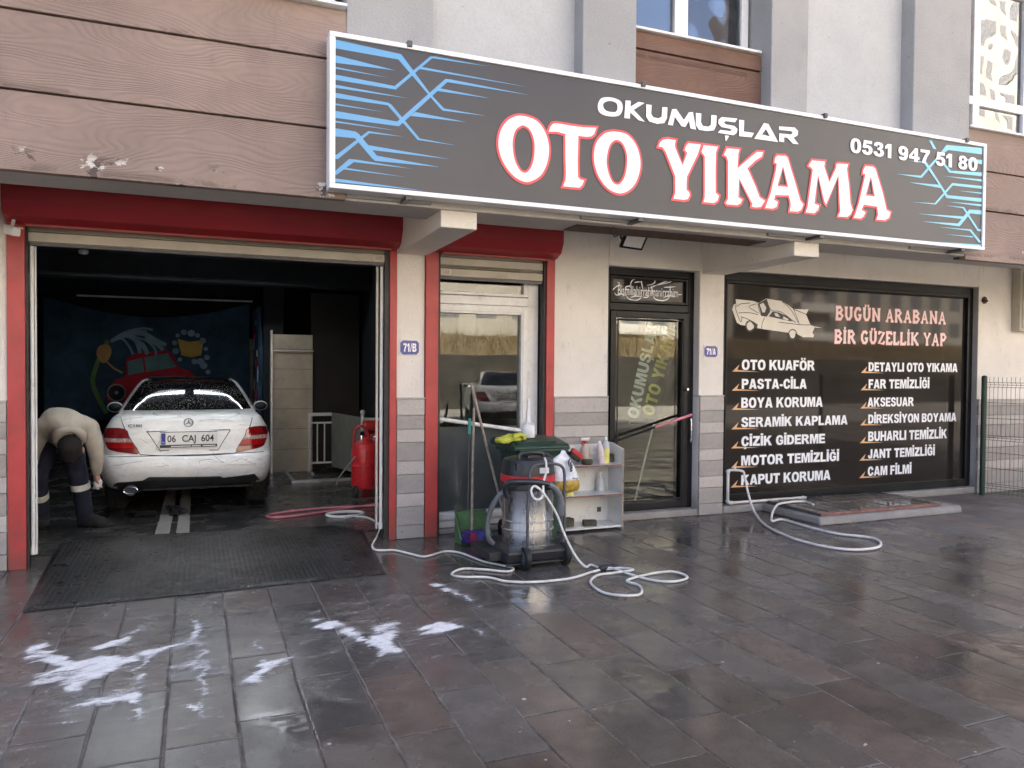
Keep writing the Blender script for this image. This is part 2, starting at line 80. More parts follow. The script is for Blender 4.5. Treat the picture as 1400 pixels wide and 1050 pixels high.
# ---------------------------------------------------------------- node materials
class NT:
    def __init__(s, name):
        s.m = bpy.data.materials.new(name); s.m.use_nodes = True; s.t = s.m.node_tree
        s.p = s.t.nodes['Principled BSDF']; s.out = s.t.nodes['Material Output']; s._c = None
    def n(s, t, **kw):
        x = s.t.nodes.new(t)
        for k, v in kw.items(): setattr(x, k, v)
        return x
    def put(s, sock, v):
        if hasattr(v, 'node'): s.t.links.new(v, sock)
        elif v is not None:
            try: sock.default_value = v
            except Exception: sock.default_value = tuple(v) + (1,)
    def co(s):
        if s._c is None: s._c = s.n('ShaderNodeTexCoord').outputs['Object']
        return s._c
    def xyz(s):
        x = s.n('ShaderNodeSeparateXYZ'); s.put(x.inputs[0], s.co()); return x.outputs
    def comb(s, a, b, c=0.0):
        x = s.n('ShaderNodeCombineXYZ')
        for i, v in enumerate((a, b, c)): s.put(x.inputs[i], v)
        return x.outputs[0]
    def mth(s, op, a, b=0.0, c=0.0):
        x = s.n('ShaderNodeMath', operation=op)
        for i, v in enumerate((a, b, c)): s.put(x.inputs[i], v)
        return x.outputs[0]
    def noise(s, scale=5, det=4, rough=.55, vec=None, dist=0.0):
        x = s.n('ShaderNodeTexNoise'); s.put(x.inputs['Vector'], vec if vec is not None else s.co())
        s.put(x.inputs['Scale'], scale); s.put(x.inputs['Detail'], det); s.put(x.inputs['Roughness'], rough); s.put(x.inputs['Distortion'], dist)
        return x.outputs['Fac']
    def white(s, v):
        x = s.n('ShaderNodeTexWhiteNoise', noise_dimensions='3D'); s.put(x.inputs['Vector'], v); return x.outputs['Value']
    def scl(s, v):
        x = s.n('ShaderNodeMapping'); s.put(x.inputs['Vector'], s.co()); x.inputs['Scale'].default_value = v; return x.outputs[0]
    def rng(s, v, a, b, c=0.0, d=1.0, smooth=True):
        x = s.n('ShaderNodeMapRange', interpolation_type='SMOOTHSTEP' if smooth else 'LINEAR')
        for i, q in enumerate((v, a, b, c, d)): s.put(x.inputs[i], q)
        return x.outputs[0]
    def mix(s, f, a, b):
        x = s.n('ShaderNodeMix', data_type='RGBA'); s.put(x.inputs[0], f); s.put(x.inputs[6], a); s.put(x.inputs[7], b); return x.outputs[2]
    def bump(s, h, strength=.3, dist=.01, norm=None):
        x = s.n('ShaderNodeBump'); s.put(x.inputs['Height'], h); x.inputs['Strength'].default_value = strength; x.inputs['Distance'].default_value = dist
        if norm is not None: s.put(x.inputs['Normal'], norm)
        return x.outputs[0]
    def set(s, **kw):
        names = dict(col='Base Color', rough='Roughness', metal='Metallic', norm='Normal', coat='Coat Weight', coatr='Coat Roughness', spec='Specular IOR Level', alpha='Alpha', emit='Emission Color', estr='Emission Strength')
        for k, v in kw.items(): s.put(s.p.inputs[names[k]], v)
        return s.m

def c4(c, k=1.0): return (min(1, c[0] * k), min(1, c[1] * k), min(1, c[2] * k), 1)
def plain(name, c, rough=.5, metal=0.0, var=.12, vs_=6.0, bump=0.0, bs=80.0, coat=0.0, dirt=0.0, dirtc=(.12, .11, .10), bd=.004, spec=.5, splash=0.0):
    t = NT(name)
    f = t.rng(t.noise(vs_, 5), .3, .7)
    base = t.mix(f, c4(c, 1 - var), c4(c, 1 + var))
    if dirt:
        base = t.mix(t.mth('MULTIPLY', t.rng(t.noise(vs_ * 2.3, 8, .7), .52, .72), dirt), base, c4(dirtc))
    if splash:
        zz = t.xyz()[2]; base = t.mix(t.mth('MULTIPLY', t.rng(t.mth('ADD', zz, t.mth('MULTIPLY', t.noise(6, 7, .72), .55)), .68, .22), splash), base, c4(dirtc))
    r = t.rng(t.noise(vs_ * 3, 4), .2, .8, max(.02, rough - .1), min(1, rough + .1), False)
    kw = dict(col=base, rough=r, metal=metal, coat=coat, coatr=.1, spec=spec)
    if bump: kw['norm'] = t.bump(t.noise(bs, 4), bump, bd)
    return t.set(**kw)

M = {}
# --- paving: long stone strips, wet
def paving():
    t = NT('wet stone paving'); x, y, z = t.xyz()
    wob = t.mth('MULTIPLY', t.mth('SUBTRACT', t.noise(1.3, 3), .5), .02)
    rx = t.mth('DIVIDE', t.mth('ADD', t.mth('ADD', x, wob), 100.09), .302); row = t.mth('FLOOR', rx); fx = t.mth('FRACT', rx)
    sh = t.mth('MULTIPLY', t.white(t.comb(row, 3.7)), .9)
    ln = t.mth('ADD', .52, t.mth('MULTIPLY', t.white(t.comb(row, 9.1)), .28))
    ry = t.mth('DIVIDE', t.mth('ADD', t.mth('ADD', y, sh), t.mth('ADD', 100.0, wob)), ln); cel = t.mth('FLOOR', ry); fy = t.mth('FRACT', ry)
    dx = t.mth('MULTIPLY', t.mth('MINIMUM', fx, t.mth('SUBTRACT', 1.0, fx)), .302)
    dy = t.mth('MULTIPLY', t.mth('MINIMUM', fy, t.mth('SUBTRACT', 1.0, fy)), t.mth('MULTIPLY', ln, 1.4))
    d = t.mth('MINIMUM', dx, dy)
    edge = t.mth('ADD', d, t.mth('MULTIPLY', t.mth('SUBTRACT', t.noise(38, 4), .5), .009))
    tile = t.rng(edge, .0012, .0052)
    r1 = t.white(t.comb(row, cel, 1.0)); r2 = t.white(t.comb(row, cel, 5.0)); r3 = t.white(t.comb(row, cel, 8.0))
    mot = t.noise(7, 8, .65); fine = t.noise(90, 4, .6)
    base = t.mix(t.rng(r1, .2, .8), (.104, .089, .076, 1), (.097, .090, .082, 1))
    base = t.mix(t.rng(r2, .85, .97), base, (.102, .082, .070, 1))
    k = t.mth('MULTIPLY', t.rng(mot, .25, .75, .72, 1.3, False), t.rng(fine, .2, .8, .75, 1.25, False))
    k = t.mth('MULTIPLY', k, t.rng(r3, 0, 1, .84, 1.16, False))
    dry = t.rng(t.mth('ADD', t.mth('ADD', t.mth('MULTIPLY', x, .16), t.mth('MULTIPLY', y, .10)), t.mth('MULTIPLY', t.noise(.75, 5, .6), 1.5)), 1.35, 2.05)
    k = t.mth('MULTIPLY', k, t.rng(dry, 0, 1, 1.0, 1.7, False))
    mul = t.n('ShaderNodeMix', data_type='RGBA', blend_type='MULTIPLY'); mul.inputs[0].default_value = 1
    t.put(mul.inputs[6], base); t.put(mul.inputs[7], t.comb(k, k, k)); base = mul.outputs[2]
    jd = t.rng(t.noise(5, 5, .7), .43, .62)
    base = t.mix(tile, t.mix(jd, (.022, .020, .019, 1), (.17, .16, .155, 1)), base)
    # scuffed pale streaks that follow the strips, and small specks of dried foam
    st = t.rng(t.noise(1.0, 7, .7, t.scl((9, 1.6, 1))), .66, .82)
    base = t.mix(t.mth('MULTIPLY', st, .35), base, (.20, .19, .185, 1))
    vo = t.n('ShaderNodeTexVoronoi', feature='F1'); t.put(vo.inputs['Vector'], t.co()); vo.inputs['Scale'].default_value = 7.5
    rs = t.n('ShaderNodeSeparateXYZ'); t.put(rs.inputs[0], vo.outputs['Color'])
    thr = t.rng(rs.outputs[0], .45, 1.0, .0, .085, False)
    spk = t.mth('LESS_THAN', vo.outputs['Distance'], thr)
    base = t.mix(t.mth('MULTIPLY', spk, .8), base, (.55, .55, .54, 1))
    wet = t.rng(t.noise(1.7, 6, .62), .36, .62)
    ro = t.rng(wet, 0, 1, .32, .09, False)
    ro = t.mth('ADD', ro, t.mth('MULTIPLY', dry, .28)); ro = t.mth('ADD', ro, t.mth('MULTIPLY', r2, .08))
    ro = t.mth('ADD', ro, t.mth('MULTIPLY', t.mth('SUBTRACT', 1.0, tile), .3))
    pud = t.mth('MULTIPLY', t.rng(t.noise(.62, 5, .55), .50, .60), t.mth('SUBTRACT', 1.0, dry))
    ro = t.mth('MULTIPLY', ro, t.rng(pud, 0, 1, 1.0, .5, False))
    tilt = t.mth('ADD', t.mth('MULTIPLY', t.mth('SUBTRACT', r1, .5), t.mth('MULTIPLY', fx, .011)), t.mth('MULTIPLY', t.mth('SUBTRACT', r3, .5), t.mth('MULTIPLY', fy, .013)))
    h = t.mth('ADD', t.mth('MULTIPLY', t.rng(edge, 0, .012), .006), tilt)
    h = t.mth('ADD', h, t.mth('MULTIPLY', t.mth('MULTIPLY', fine, t.rng(wet, 0, 1, 1.0, .35, False)), .0022))
    h = t.mth('ADD', h, t.mth('MULTIPLY', mot, .004)); h = t.mth('MULTIPLY', h, t.rng(pud, 0, 1, 1.0, .35, False))
    kp = t.rng(pud, 0, 1, 1.0, .78, False); mu2 = t.n('ShaderNodeMix', data_type='RGBA', blend_type='MULTIPLY'); mu2.inputs[0].default_value = 1; t.put(mu2.inputs[6], base); t.put(mu2.inputs[7], t.comb(kp, kp, kp)); base = mu2.outputs[2]
    return t.set(col=base, rough=ro, norm=t.bump(h, .75, 1.0), spec=.45)
M['paving'] = paving()

def wetfloor():
    t = NT('wet garage concrete'); n1 = t.noise(2.2, 7, .65); n2 = t.noise(16, 6, .7)
    b = t.mix(t.rng(n1, .3, .7), (.030, .030, .030, 1), (.075, .072, .068, 1))
    b = t.mix(t.rng(t.noise(3.0, 9, .75, t.scl((1, 3, 1))), .60, .72), b, (.40, .41, .42, 1))
    b = t.mix(t.mth('MULTIPLY', t.rng(n2, .62, .72), .5), b, (.3, .3, .3, 1))
    return t.set(col=b, rough=t.rng(n1, .3, .7, .08, .4, False), norm=t.bump(t.mth('ADD', n1, t.mth('MULTIPLY', n2, .3)), .35, .02))
M['floor'] = wetfloor()

def cladding(c, name):
    t = NT(name); x, y, z = t.xyz()
    bid = t.mth('FLOOR', t.mth('DIVIDE', t.mth('SUBTRACT', z, 2.79), .48))
    v = t.comb(t.mth('ADD', t.mth('MULTIPLY', x, .55), t.mth('MULTIPLY', bid, 3.7)), t.mth('MULTIPLY', z, 2.0), bid)
    big = t.noise(1.15, 2, .45, v)
    ph = t.mth('ADD', t.mth('MULTIPLY', z, 215.0), t.mth('MULTIPLY', big, 250.0))
    s_ = t.mth('MULTIPLY', t.mth('ADD', t.mth('SINE', ph), 1.0), .5)
    s_ = t.mth('POWER', s_, .6)
    fib = t.noise(14, 4, .6, t.scl((.6, 1, 14)))
    h = t.mth('ADD', t.mth('MULTIPLY', s_, t.rng(t.noise(2.3, 3), .3, .7, .5, 1.0)), t.mth('MULTIPLY', fib, .35))
    b = t.mix(t.rng(t.noise(1.2, 5, .6), .3, .7), c4(c, .86), c4(c, 1.12))
    b = t.mix(t.mth('MULTIPLY', t.mth('SUBTRACT', 1.0, s_), .13), b, c4(c, .5))
    stn = t.mth('MULTIPLY', t.rng(t.noise(2.2, 6, .7, t.scl((1, 1, .35))), .55, .75), .35)
    b = t.mix(stn, b, c4(c, .52))
    lowz = t.mth('FRACT', t.mth('DIVIDE', t.mth('SUBTRACT', z, 2.79), .48))
    wet = t.mth('MULTIPLY', t.rng(t.noise(1.6, 6, .7), .50, .56), t.rng(lowz, .13, .03)); b = t.mix(t.mth('MULTIPLY', wet, .55), b, c4(c, .42))
    peel = t.mth('MULTIPLY', t.rng(t.noise(4, 6, .7, t.scl((1, 1, 1.6))), .60, .615), t.rng(z, 2.96, 2.86))
    b = t.mix(peel, b, t.mix(t.rng(t.noise(11, 3), .5, .56), (.11, .085, .078, 1), (.62, .60, .56, 1)))
    return t.set(col=b, rough=.75, spec=.25, norm=t.bump(h, .6, .005))
M['clad'] = cladding((.295, .224, .190), 'embossed brown cladding')
M['clad_dark'] = cladding((.165, .100, .075), 'embossed dark brown cladding')

def stucco(name, c, sc_=70, bump=.5, stain=.35, grime=(.30, .29, .27)):
    t = NT(name); x, y, z = t.xyz()
    f = t.noise(sc_, 4, .7); g = t.noise(1.6, 6, .65)
    b = t.mix(t.rng(g, .3, .7), c4(c, .93), c4(c, 1.05))
    b = t.mix(t.mth('MULTIPLY', t.rng(f, .3, .6, 1, 0), .18), b, c4(c, .55))
    sn = t.rng(t.noise(3.2, 8, .72, t.scl((2.2, 2.2, .8))), .55, .75)
    b = t.mix(t.mth('MULTIPLY', sn, stain), b, c4(grime))
    spl = t.mth('MULTIPLY', t.rng(t.mth('ADD', z, t.mth('MULTIPLY', t.noise(4, 6, .7), .5)), .66, .2), .7)
    b = t.mix(spl, b, c4(grime, .75))
    pk = t.rng(t.noise(24, 2, .5), .745, .78)
    b = t.mix(pk, b, (.14, .12, .11, 1))
    return t.set(col=b, rough=.88, norm=t.bump(t.mth('ADD', f, t.mth('MULTIPLY', g, .8)), bump, .012))
M['white_wall'] = stucco('white painted plaster', (.80, .775, .725), stain=.5)
M['panel_wall'] = stucco('pale grey render', (.475, .49, .495), 55, .35, .15)
M['grey_wall'] = stucco('grey rough render', (.355, .36, .358), 60, .6, .28, (.22, .22, .22))
M['beam'] = stucco('painted concrete beam', (.78, .745, .68), 60, .35, .2)
M['soffit'] = stucco('grey cement soffit', (.55, .53, .50), 45, .35, .3, (.25, .22, .19))
M['stone_l'] = stucco('light split stone', (.50, .47, .44), 26, 1.0, .35, (.22, .21, .2))
M['stone_d'] = stucco('dark split stone', (.36, .337, .318), 26, 1.0, .3, (.42, .41, .4))
M['concrete'] = stucco('worn concrete', (.50, .485, .455), 40, .8, .5, (.2, .19, .18))
M['garage'] = plain('dark blue garage paint', (.009, .011, .015), .8, var=.25, vs_=1.4, bump=.15, bs=30)
M['black_panel'] = plain('black wall panel', (.012, .011, .010), .4, var=.2, vs_=2)
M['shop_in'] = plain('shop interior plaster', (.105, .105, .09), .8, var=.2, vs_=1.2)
M['shop_floor'] = plain('shop floor tile', (.05, .05, .047), .4, var=.3, vs_=2)
M['beige'] = plain('beige marble tile', (.48, .42, .33), .35, var=.14, vs_=3.5, dirt=.35, dirtc=(.24, .2, .15))
M['red'] = plain('faded red steel', (.42, .045, .045), .42, var=.14, vs_=3, dirt=.3, dirtc=(.15, .06, .05), bump=.08, bs=30, splash=.65)
M['red_shaded'] = plain('shade-darkened red shutter box', (.27, .014, .020), .38, var=.12, vs_=2)  # shutter box red, darkened for the shade under the soffit
M['slat'] = plain('beige shutter slat', (.46, .43, .36), .45, var=.08, vs_=3, dirt=.3, dirtc=(.3, .27, .22))
M['white_metal'] = plain('white painted metal', (.70, .71, .70), .4, var=.06, vs_=4, dirt=.45, dirtc=(.36, .33, .29))
M['pvc'] = plain('white PVC', (.74, .745, .735), .3, var=.05, vs_=4, dirt=.3, dirtc=(.36, .34, .30), splash=.5)
M['black_metal'] = plain('black anodised frame', (.010, .011, .014), .34, var=.2, vs_=8, dirt=.12, dirtc=(.025, .025, .025), spec=.22)
M['grey_metal'] = plain('dark grey steel', (.07, .075, .085), .4, var=.2, vs_=6)
M['paper'] = plain('paper label', (.62, .55, .50), .7, var=.1, vs_=60)
M['black_rubber'] = plain('black rubber', (.012, .012, .013), .6, var=.3, vs_=10, dirt=.2, dirtc=(.06, .06, .06))
M['black_plastic'] = plain('black plastic', (.020, .022, .026), .38, var=.2, vs_=12, dirt=.3, dirtc=(.07, .07, .07), bump=.1, bs=60)
M['white_plastic'] = plain('white plastic', (.72, .73, .73), .35, var=.05, vs_=10, dirt=.2, dirtc=(.5, .48, .44))
M['red_plastic'] = plain('red plastic', (.52, .025, .03), .32, var=.1, vs_=8)
M['sign_white'] = plain('white sign frame', (.82, .84, .86), .35, var=.03, vs_=3)
M['wood_stick'] = plain('weathered wood stick', (.30, .25, .20), .7, var=.25, vs_=18)
M['green_plastic'] = plain('green bin plastic', (.013, .048, .032), .42, var=.2, vs_=6, dirt=.25, dirtc=(.10, .13, .11))
M['pan_green'] = plain('green dustpan plastic', (.075, .165, .075), .45, var=.2, vs_=9, dirt=.6, dirtc=(.10, .09, .04))
M['lettering'] = plain('white vinyl', (.86, .88, .92), .4, var=.02, vs_=3)
M['letter_red'] = plain('red vinyl outline', (.70, .075, .085), .4, var=.03, vs_=3)
M['pink'] = plain('pale pink vinyl', (.80, .66, .66), .4, var=.02)
M['orange'] = plain('orange vinyl', (.72, .42, .22), .4, var=.1, vs_=2)
M['yellow'] = plain('yellow vinyl', (.88, .80, .14), .4, var=.05)
M['cream'] = plain('cream vinyl', (.70, .675, .62), .45, var=.05)
M['ink'] = plain('black ink', (.015, .015, .017), .5, var=.1)
M['blue_plate'] = plain('blue enamel', (.020, .035, .30), .22, var=.06, coat=.5)
M['cord'] = plain('white rubber cord', (.68, .68, .64), .5, var=.07, vs_=7, dirt=.8, dirtc=(.34, .32, .29))
M['hose_w'] = plain('white garden hose', (.72, .70, .67), .42, var=.06, vs_=6, dirt=.5, dirtc=(.40, .37, .34))
M['pink_hose'] = plain('pink hose', (.58, .20, .24), .4, var=.15, vs_=4)
M['grey_hose'] = plain('grey corrugated hose', (.13, .14, .155), .45, var=.15, vs_=9)
M['wire_green'] = plain('dark green coated wire', (.016, .040, .025), .4, var=.2)
M['chrome'] = plain('chrome', (.75, .76, .78), .12, metal=1.0, var=.03)
M['alu'] = plain('aluminium rail', (.55, .56, .57), .35, metal=.7, var=.1)
M['rust'] = plain('rusted iron', (.08, .04, .025), .8, var=.4, vs_=20)
M['brick'] = plain('red brick edge', (.25, .115, .095), .8, var=.25, vs_=14, dirt=.8, dirtc=(.25, .2, .18), bump=.4, bs=40)

def steel():
    t = NT('brushed steel drum'); v = t.scl((26, 26, .5)); n_ = t.noise(3, 5, .6, v); d = t.noise(11, 7, .7, t.scl((1, 1, .35)))
    b = t.mix(t.rng(n_, .3, .7), (.68, .68, .68, 1), (.78, .78, .77, 1))
    b = t.mix(t.mth('MULTIPLY', t.rng(d, .55, .75), .3), b, (.34, .33, .32, 1))
    return t.set(col=b, metal=1.0, rough=t.rng(d, .3, .7, .20, .36, False), norm=t.bump(n_, .05, .001))
M['steel'] = steel()

def panelblack():
    t = NT('dark grey sign film'); g = t.noise(.8, 4)
    b = t.mix(t.rng(g, .3, .7), (.034, .037, .047, 1), (.043, .046, .056, 1))
    b = t.mix(t.rng(t.noise(22, 6, .7, t.scl((1, 1, .35))), .70, .78), b, (.035, .037, .042, 1))
    return t.set(col=b, rough=.34, norm=t.bump(t.noise(1.2, 2), .05, .05))
M['sign'] = panelblack()
def stripes():
    t = NT('blue sign graphic'); x, y, z = t.xyz()
    f = t.rng(t.mth('ABSOLUTE', t.mth('SUBTRACT', x, 4.08)), 1.6, 3.2)
    return t.set(col=t.mix(f, (.22, .58, .74, 1), (.12, .36, .64, 1)), rough=.36)
M['stripe'] = stripes()
def film():
    t = NT('dark window film'); g = t.noise(1.3, 5)
    b = t.mix(t.rng(g, .3, .7), (.017, .0145, .0135, 1), (.024, .021, .019, 1))
    return t.set(col=b, rough=.035, spec=.17)
M['film'] = film()
def glass(name, tint, base, ior=1.5, wav=0.0, wsc=1.2, rough=.0, gain=1.3, smear=.06):
    t = NT(name); t.t.nodes.remove(t.p)
    tr = t.n('ShaderNodeBsdfTransparent'); tr.inputs[0].default_value = c4(tint)
    gl = t.n('ShaderNodeBsdfGlossy'); gl.inputs['Roughness'].default_value = rough; gl.inputs[0].default_value = (1, 1, 1, 1)
    fr = t.n('ShaderNodeFresnel'); fr.inputs[0].default_value = ior
    if wav:
        nb = t.bump(t.noise(wsc, 2, .4), wav, .05); t.put(gl.inputs['Normal'], nb); t.put(fr.inputs['Normal'], nb)
    mx = t.n('ShaderNodeMixShader'); t.put(mx.inputs[0], t.mth('MINIMUM', t.mth('ADD', t.mth('MULTIPLY', fr.outputs[0], gain), base), 1.0))
    t.put(mx.inputs[1], tr.outputs[0]); t.put(mx.inputs[2], gl.outputs[0])
    df = t.n('ShaderNodeBsdfDiffuse'); df.inputs[0].default_value = (.55, .54, .50, 1); m2 = t.n('ShaderNodeMixShader')
    sm = t.mth('MULTIPLY', t.rng(t.noise(2.6, 8, .72, t.scl((1.6, 1, .6))), .46, .75), smear); t.put(m2.inputs[0], sm); t.put(m2.inputs[1], mx.outputs[0]); t.put(m2.inputs[2], df.outputs[0]); t.put(t.out.inputs[0], m2.outputs[0])
    return t.m
M['glass'] = glass('shop glass', (.78, .82, .77), .018, 1.5, .03, .8, gain=.75, smear=.035)
M['glass_up'] = glass('upper window glass', (.55, .60, .62), .13, 1.5, .17, 1.1)
M['glass_rail'] = glass('tinted rail glass', (.30, .34, .33), .10, 1.5)
def frosted():
    t = NT('grey lower glass panel'); g = t.noise(2, 5)
    return t.set(col=t.mix(t.rng(g, .3, .7), (.055, .066, .066, 1), (.085, .097, .095, 1)), rough=.12, spec=.6)
M['lower_glass'] = frosted()

def carpaint():
    t = NT('white car paint under soap film'); x, y, z = t.xyz()
    f = t.noise(5.5, 7, .66, t.scl((1, 1, 2.4)), 1.2); g = t.noise(22, 5, .6, t.scl((1, 1, 2)))
    b = t.mix(t.rng(f, .35, .65), (.74, .76, .78, 1), (.84, .855, .87, 1))
    b = t.mix(t.mth('MULTIPLY', t.rng(t.noise(9, 8, .7, t.scl((.6, 1, 2.6)), 2.0), .64, .70), .16), b, (.36, .36, .36, 1))
    h = t.mth('ADD', f, t.mth('MULTIPLY', g, .25))
    return t.set(col=b, rough=t.rng(f, .35, .65, .2, .55, False), coat=.5, coatr=.12, norm=t.bump(h, .22, .012))
M['car_white'] = carpaint()
def rearglass():
    t = NT('wet black car glass')
    vo = t.n('ShaderNodeTexVoronoi', feature='F1'); t.put(vo.inputs['Vector'], t.scl((1, 1, .7))); vo.inputs['Scale'].default_value = 95
    sp = t.n('ShaderNodeSeparateXYZ'); t.put(sp.inputs[0], vo.outputs['Color'])
    den = t.rng(t.noise(2.6, 4), .25, .75, .16, .55, False)
    drop = t.mth('LESS_THAN', vo.outputs['Distance'], t.mth('MULTIPLY', t.rng(sp.outputs[0], .35, 1, 0, 1, False), den))
    run = t.rng(t.noise(1, 6, .7, t.scl((30, 4, 2.5)), .6), .62, .70)
    k = t.mth('MAXIMUM', t.mth('MULTIPLY', drop, .7), t.mth('MULTIPLY', run, .35))
    b = t.mix(k, (.006, .007, .008, 1), (.62, .62, .60, 1))
    return t.set(col=b, rough=t.rng(k, 0, 1, .05, .5, False), spec=.6, norm=t.bump(k, .2, .004))
M['car_glass'] = rearglass()
M['car_roofglass'] = plain('black roof glass', (.006, .006, .007), .05, var=.1)
M['tail_red'] = plain('red tail lamp', (.21, .004, .007), .08, var=.25, vs_=20, coat=1.0)
M['tail_bright'] = plain('bright red tail lamp', (.38, .007, .009), .08, var=.2, vs_=26, coat=1.0)
M['tail_clear'] = plain('clear reversing lamp', (.40, .31, .30), .12, var=.45, vs_=60, coat=1.0)
M['plate'] = plain('reflective plate white', (.80, .81, .82), .3, var=.02)
M['tyre'] = plain('tyre rubber', (.014, .014, .015), .7, var=.3, vs_=14, dirt=.35, dirtc=(.3, .3, .3))

def foam():
    t = NT('soap foam'); at = t.n('ShaderNodeAttribute', attribute_name='dens'); d = at.outputs['Fac']
    mp = t.n('ShaderNodeMapping'); t.put(mp.inputs['Vector'], t.co()); mp.inputs['Rotation'].default_value = (0, 0, RAD(-26)); mp.inputs['Scale'].default_value = (1.0, 6.0, 1)
    sn = t.noise(5.0, 8, .72, mp.outputs[0], 1.3); fn = t.noise(85, 5, .75); bub = t.noise(34, 6, .72, None, .8)
    v = t.mth('ADD', t.mth('MULTIPLY', d, 1.2), t.mth('ADD', t.mth('MULTIPLY', t.mth('SUBTRACT', sn, .5), 1.9), t.mth('MULTIPLY', t.mth('SUBTRACT', fn, .5), .8)))
    a = t.mth('MULTIPLY', t.rng(v, .28, 1.22), t.rng(bub, .30, .55, .70, .97))
    return t.set(col=(.88, .88, .88, 1), rough=.4, alpha=a, norm=t.bump(t.mth('ADD', fn, bub), .45, .006))
M['foam'] = foam()

def matmat():
    t = NT('studded rubber mat'); x, y, z = t.xyz()
    ux = t.mth('FRACT', t.mth('MULTIPLY', x, 27.0)); uy = t.mth('FRACT', t.mth('MULTIPLY', y, 27.0))
    bx = t.mth('SUBTRACT', 1.0, t.mth('MULTIPLY', t.mth('ABSOLUTE', t.mth('SUBTRACT', ux, .5)), 2.0)); by = t.mth('SUBTRACT', 1.0, t.mth('MULTIPLY', t.mth('ABSOLUTE', t.mth('SUBTRACT', uy, .5)), 2.0))
    st = t.rng(t.mth('MINIMUM', bx, by), .28, .55)
    wear = t.rng(t.noise(1.25, 6, .6), .40, .66); n2 = t.noise(8, 7, .7)
    b = t.mix(t.mth('MULTIPLY', wear, t.rng(st, 0, 1, .45, 1, False)), (.007, .007, .008, 1), (.062, .061, .060, 1))
    b = t.mix(t.rng(n2, .62, .74), b, (.16, .155, .15, 1))
    b = t.mix(t.mth('MULTIPLY', t.rng(t.noise(1.1, 3), .58, .7), .6), b, (.035, .028, .018, 1))
    return t.set(col=b, rough=t.rng(n2, .3, .7, .2, .5, False), spec=.28, norm=t.bump(t.mth('ADD', st, t.mth('MULTIPLY', n2, .2)), .7, .005))
M['mat'] = matmat()

def cloth(name, c, sc_=12, var=.2):
    t = NT(name); f = t.noise(sc_, 6, .6, None, .8); g = t.noise(260, 2)
    b = t.mix(t.rng(f, .3, .7), c4(c, 1 - var), c4(c, 1 + var))
    return t.set(col=b, rough=.92, norm=t.bump(t.mth('ADD', f, t.mth('MULTIPLY', g, .05)), .35, .012))
M['hoodie'] = cloth('beige fleece hoodie', (.44, .405, .355), 8, .1)
M['trousers'] = cloth('navy work trousers', (.014, .018, .040))
M['hair'] = cloth('black hair', (.012, .010, .010), 60)
M['skin'] = plain('skin', (.42, .24, .17), .5, var=.1)
M['shoe'] = cloth('dark shoes', (.020, .022, .026), 20)
M['reflect'] = plain('reflective tape', (.78, .80, .74), .35, var=.05)
M['banner'] = cloth('navy banner cloth', (.030, .076, .140), 3, .3)
M['glove'] = cloth('yellow rubber glove', (.50, .53, .07), 18)
M['dark_bank'] = plain('dark earth bank', (.055, .050, .042), .9, var=.35, vs_=.8)
M['grass'] = plain('dry grass', (.30, .23, .12), .9, var=.4, vs_=3, dirt=.5, dirtc=(.14, .11, .06))
M['bank'] = plain('earth bank', (.20, .16, .10), .9, var=.3, vs_=.6)
def facade_far():
    t = NT('far apartment facade'); x, y, z = t.xyz()
    return t.set(col=t.mix(t.rng(t.noise(.3, 4), .3, .7), (.40, .37, .32, 1), (.50, .47, .41, 1)), rough=.9)
M['far'] = facade_far()

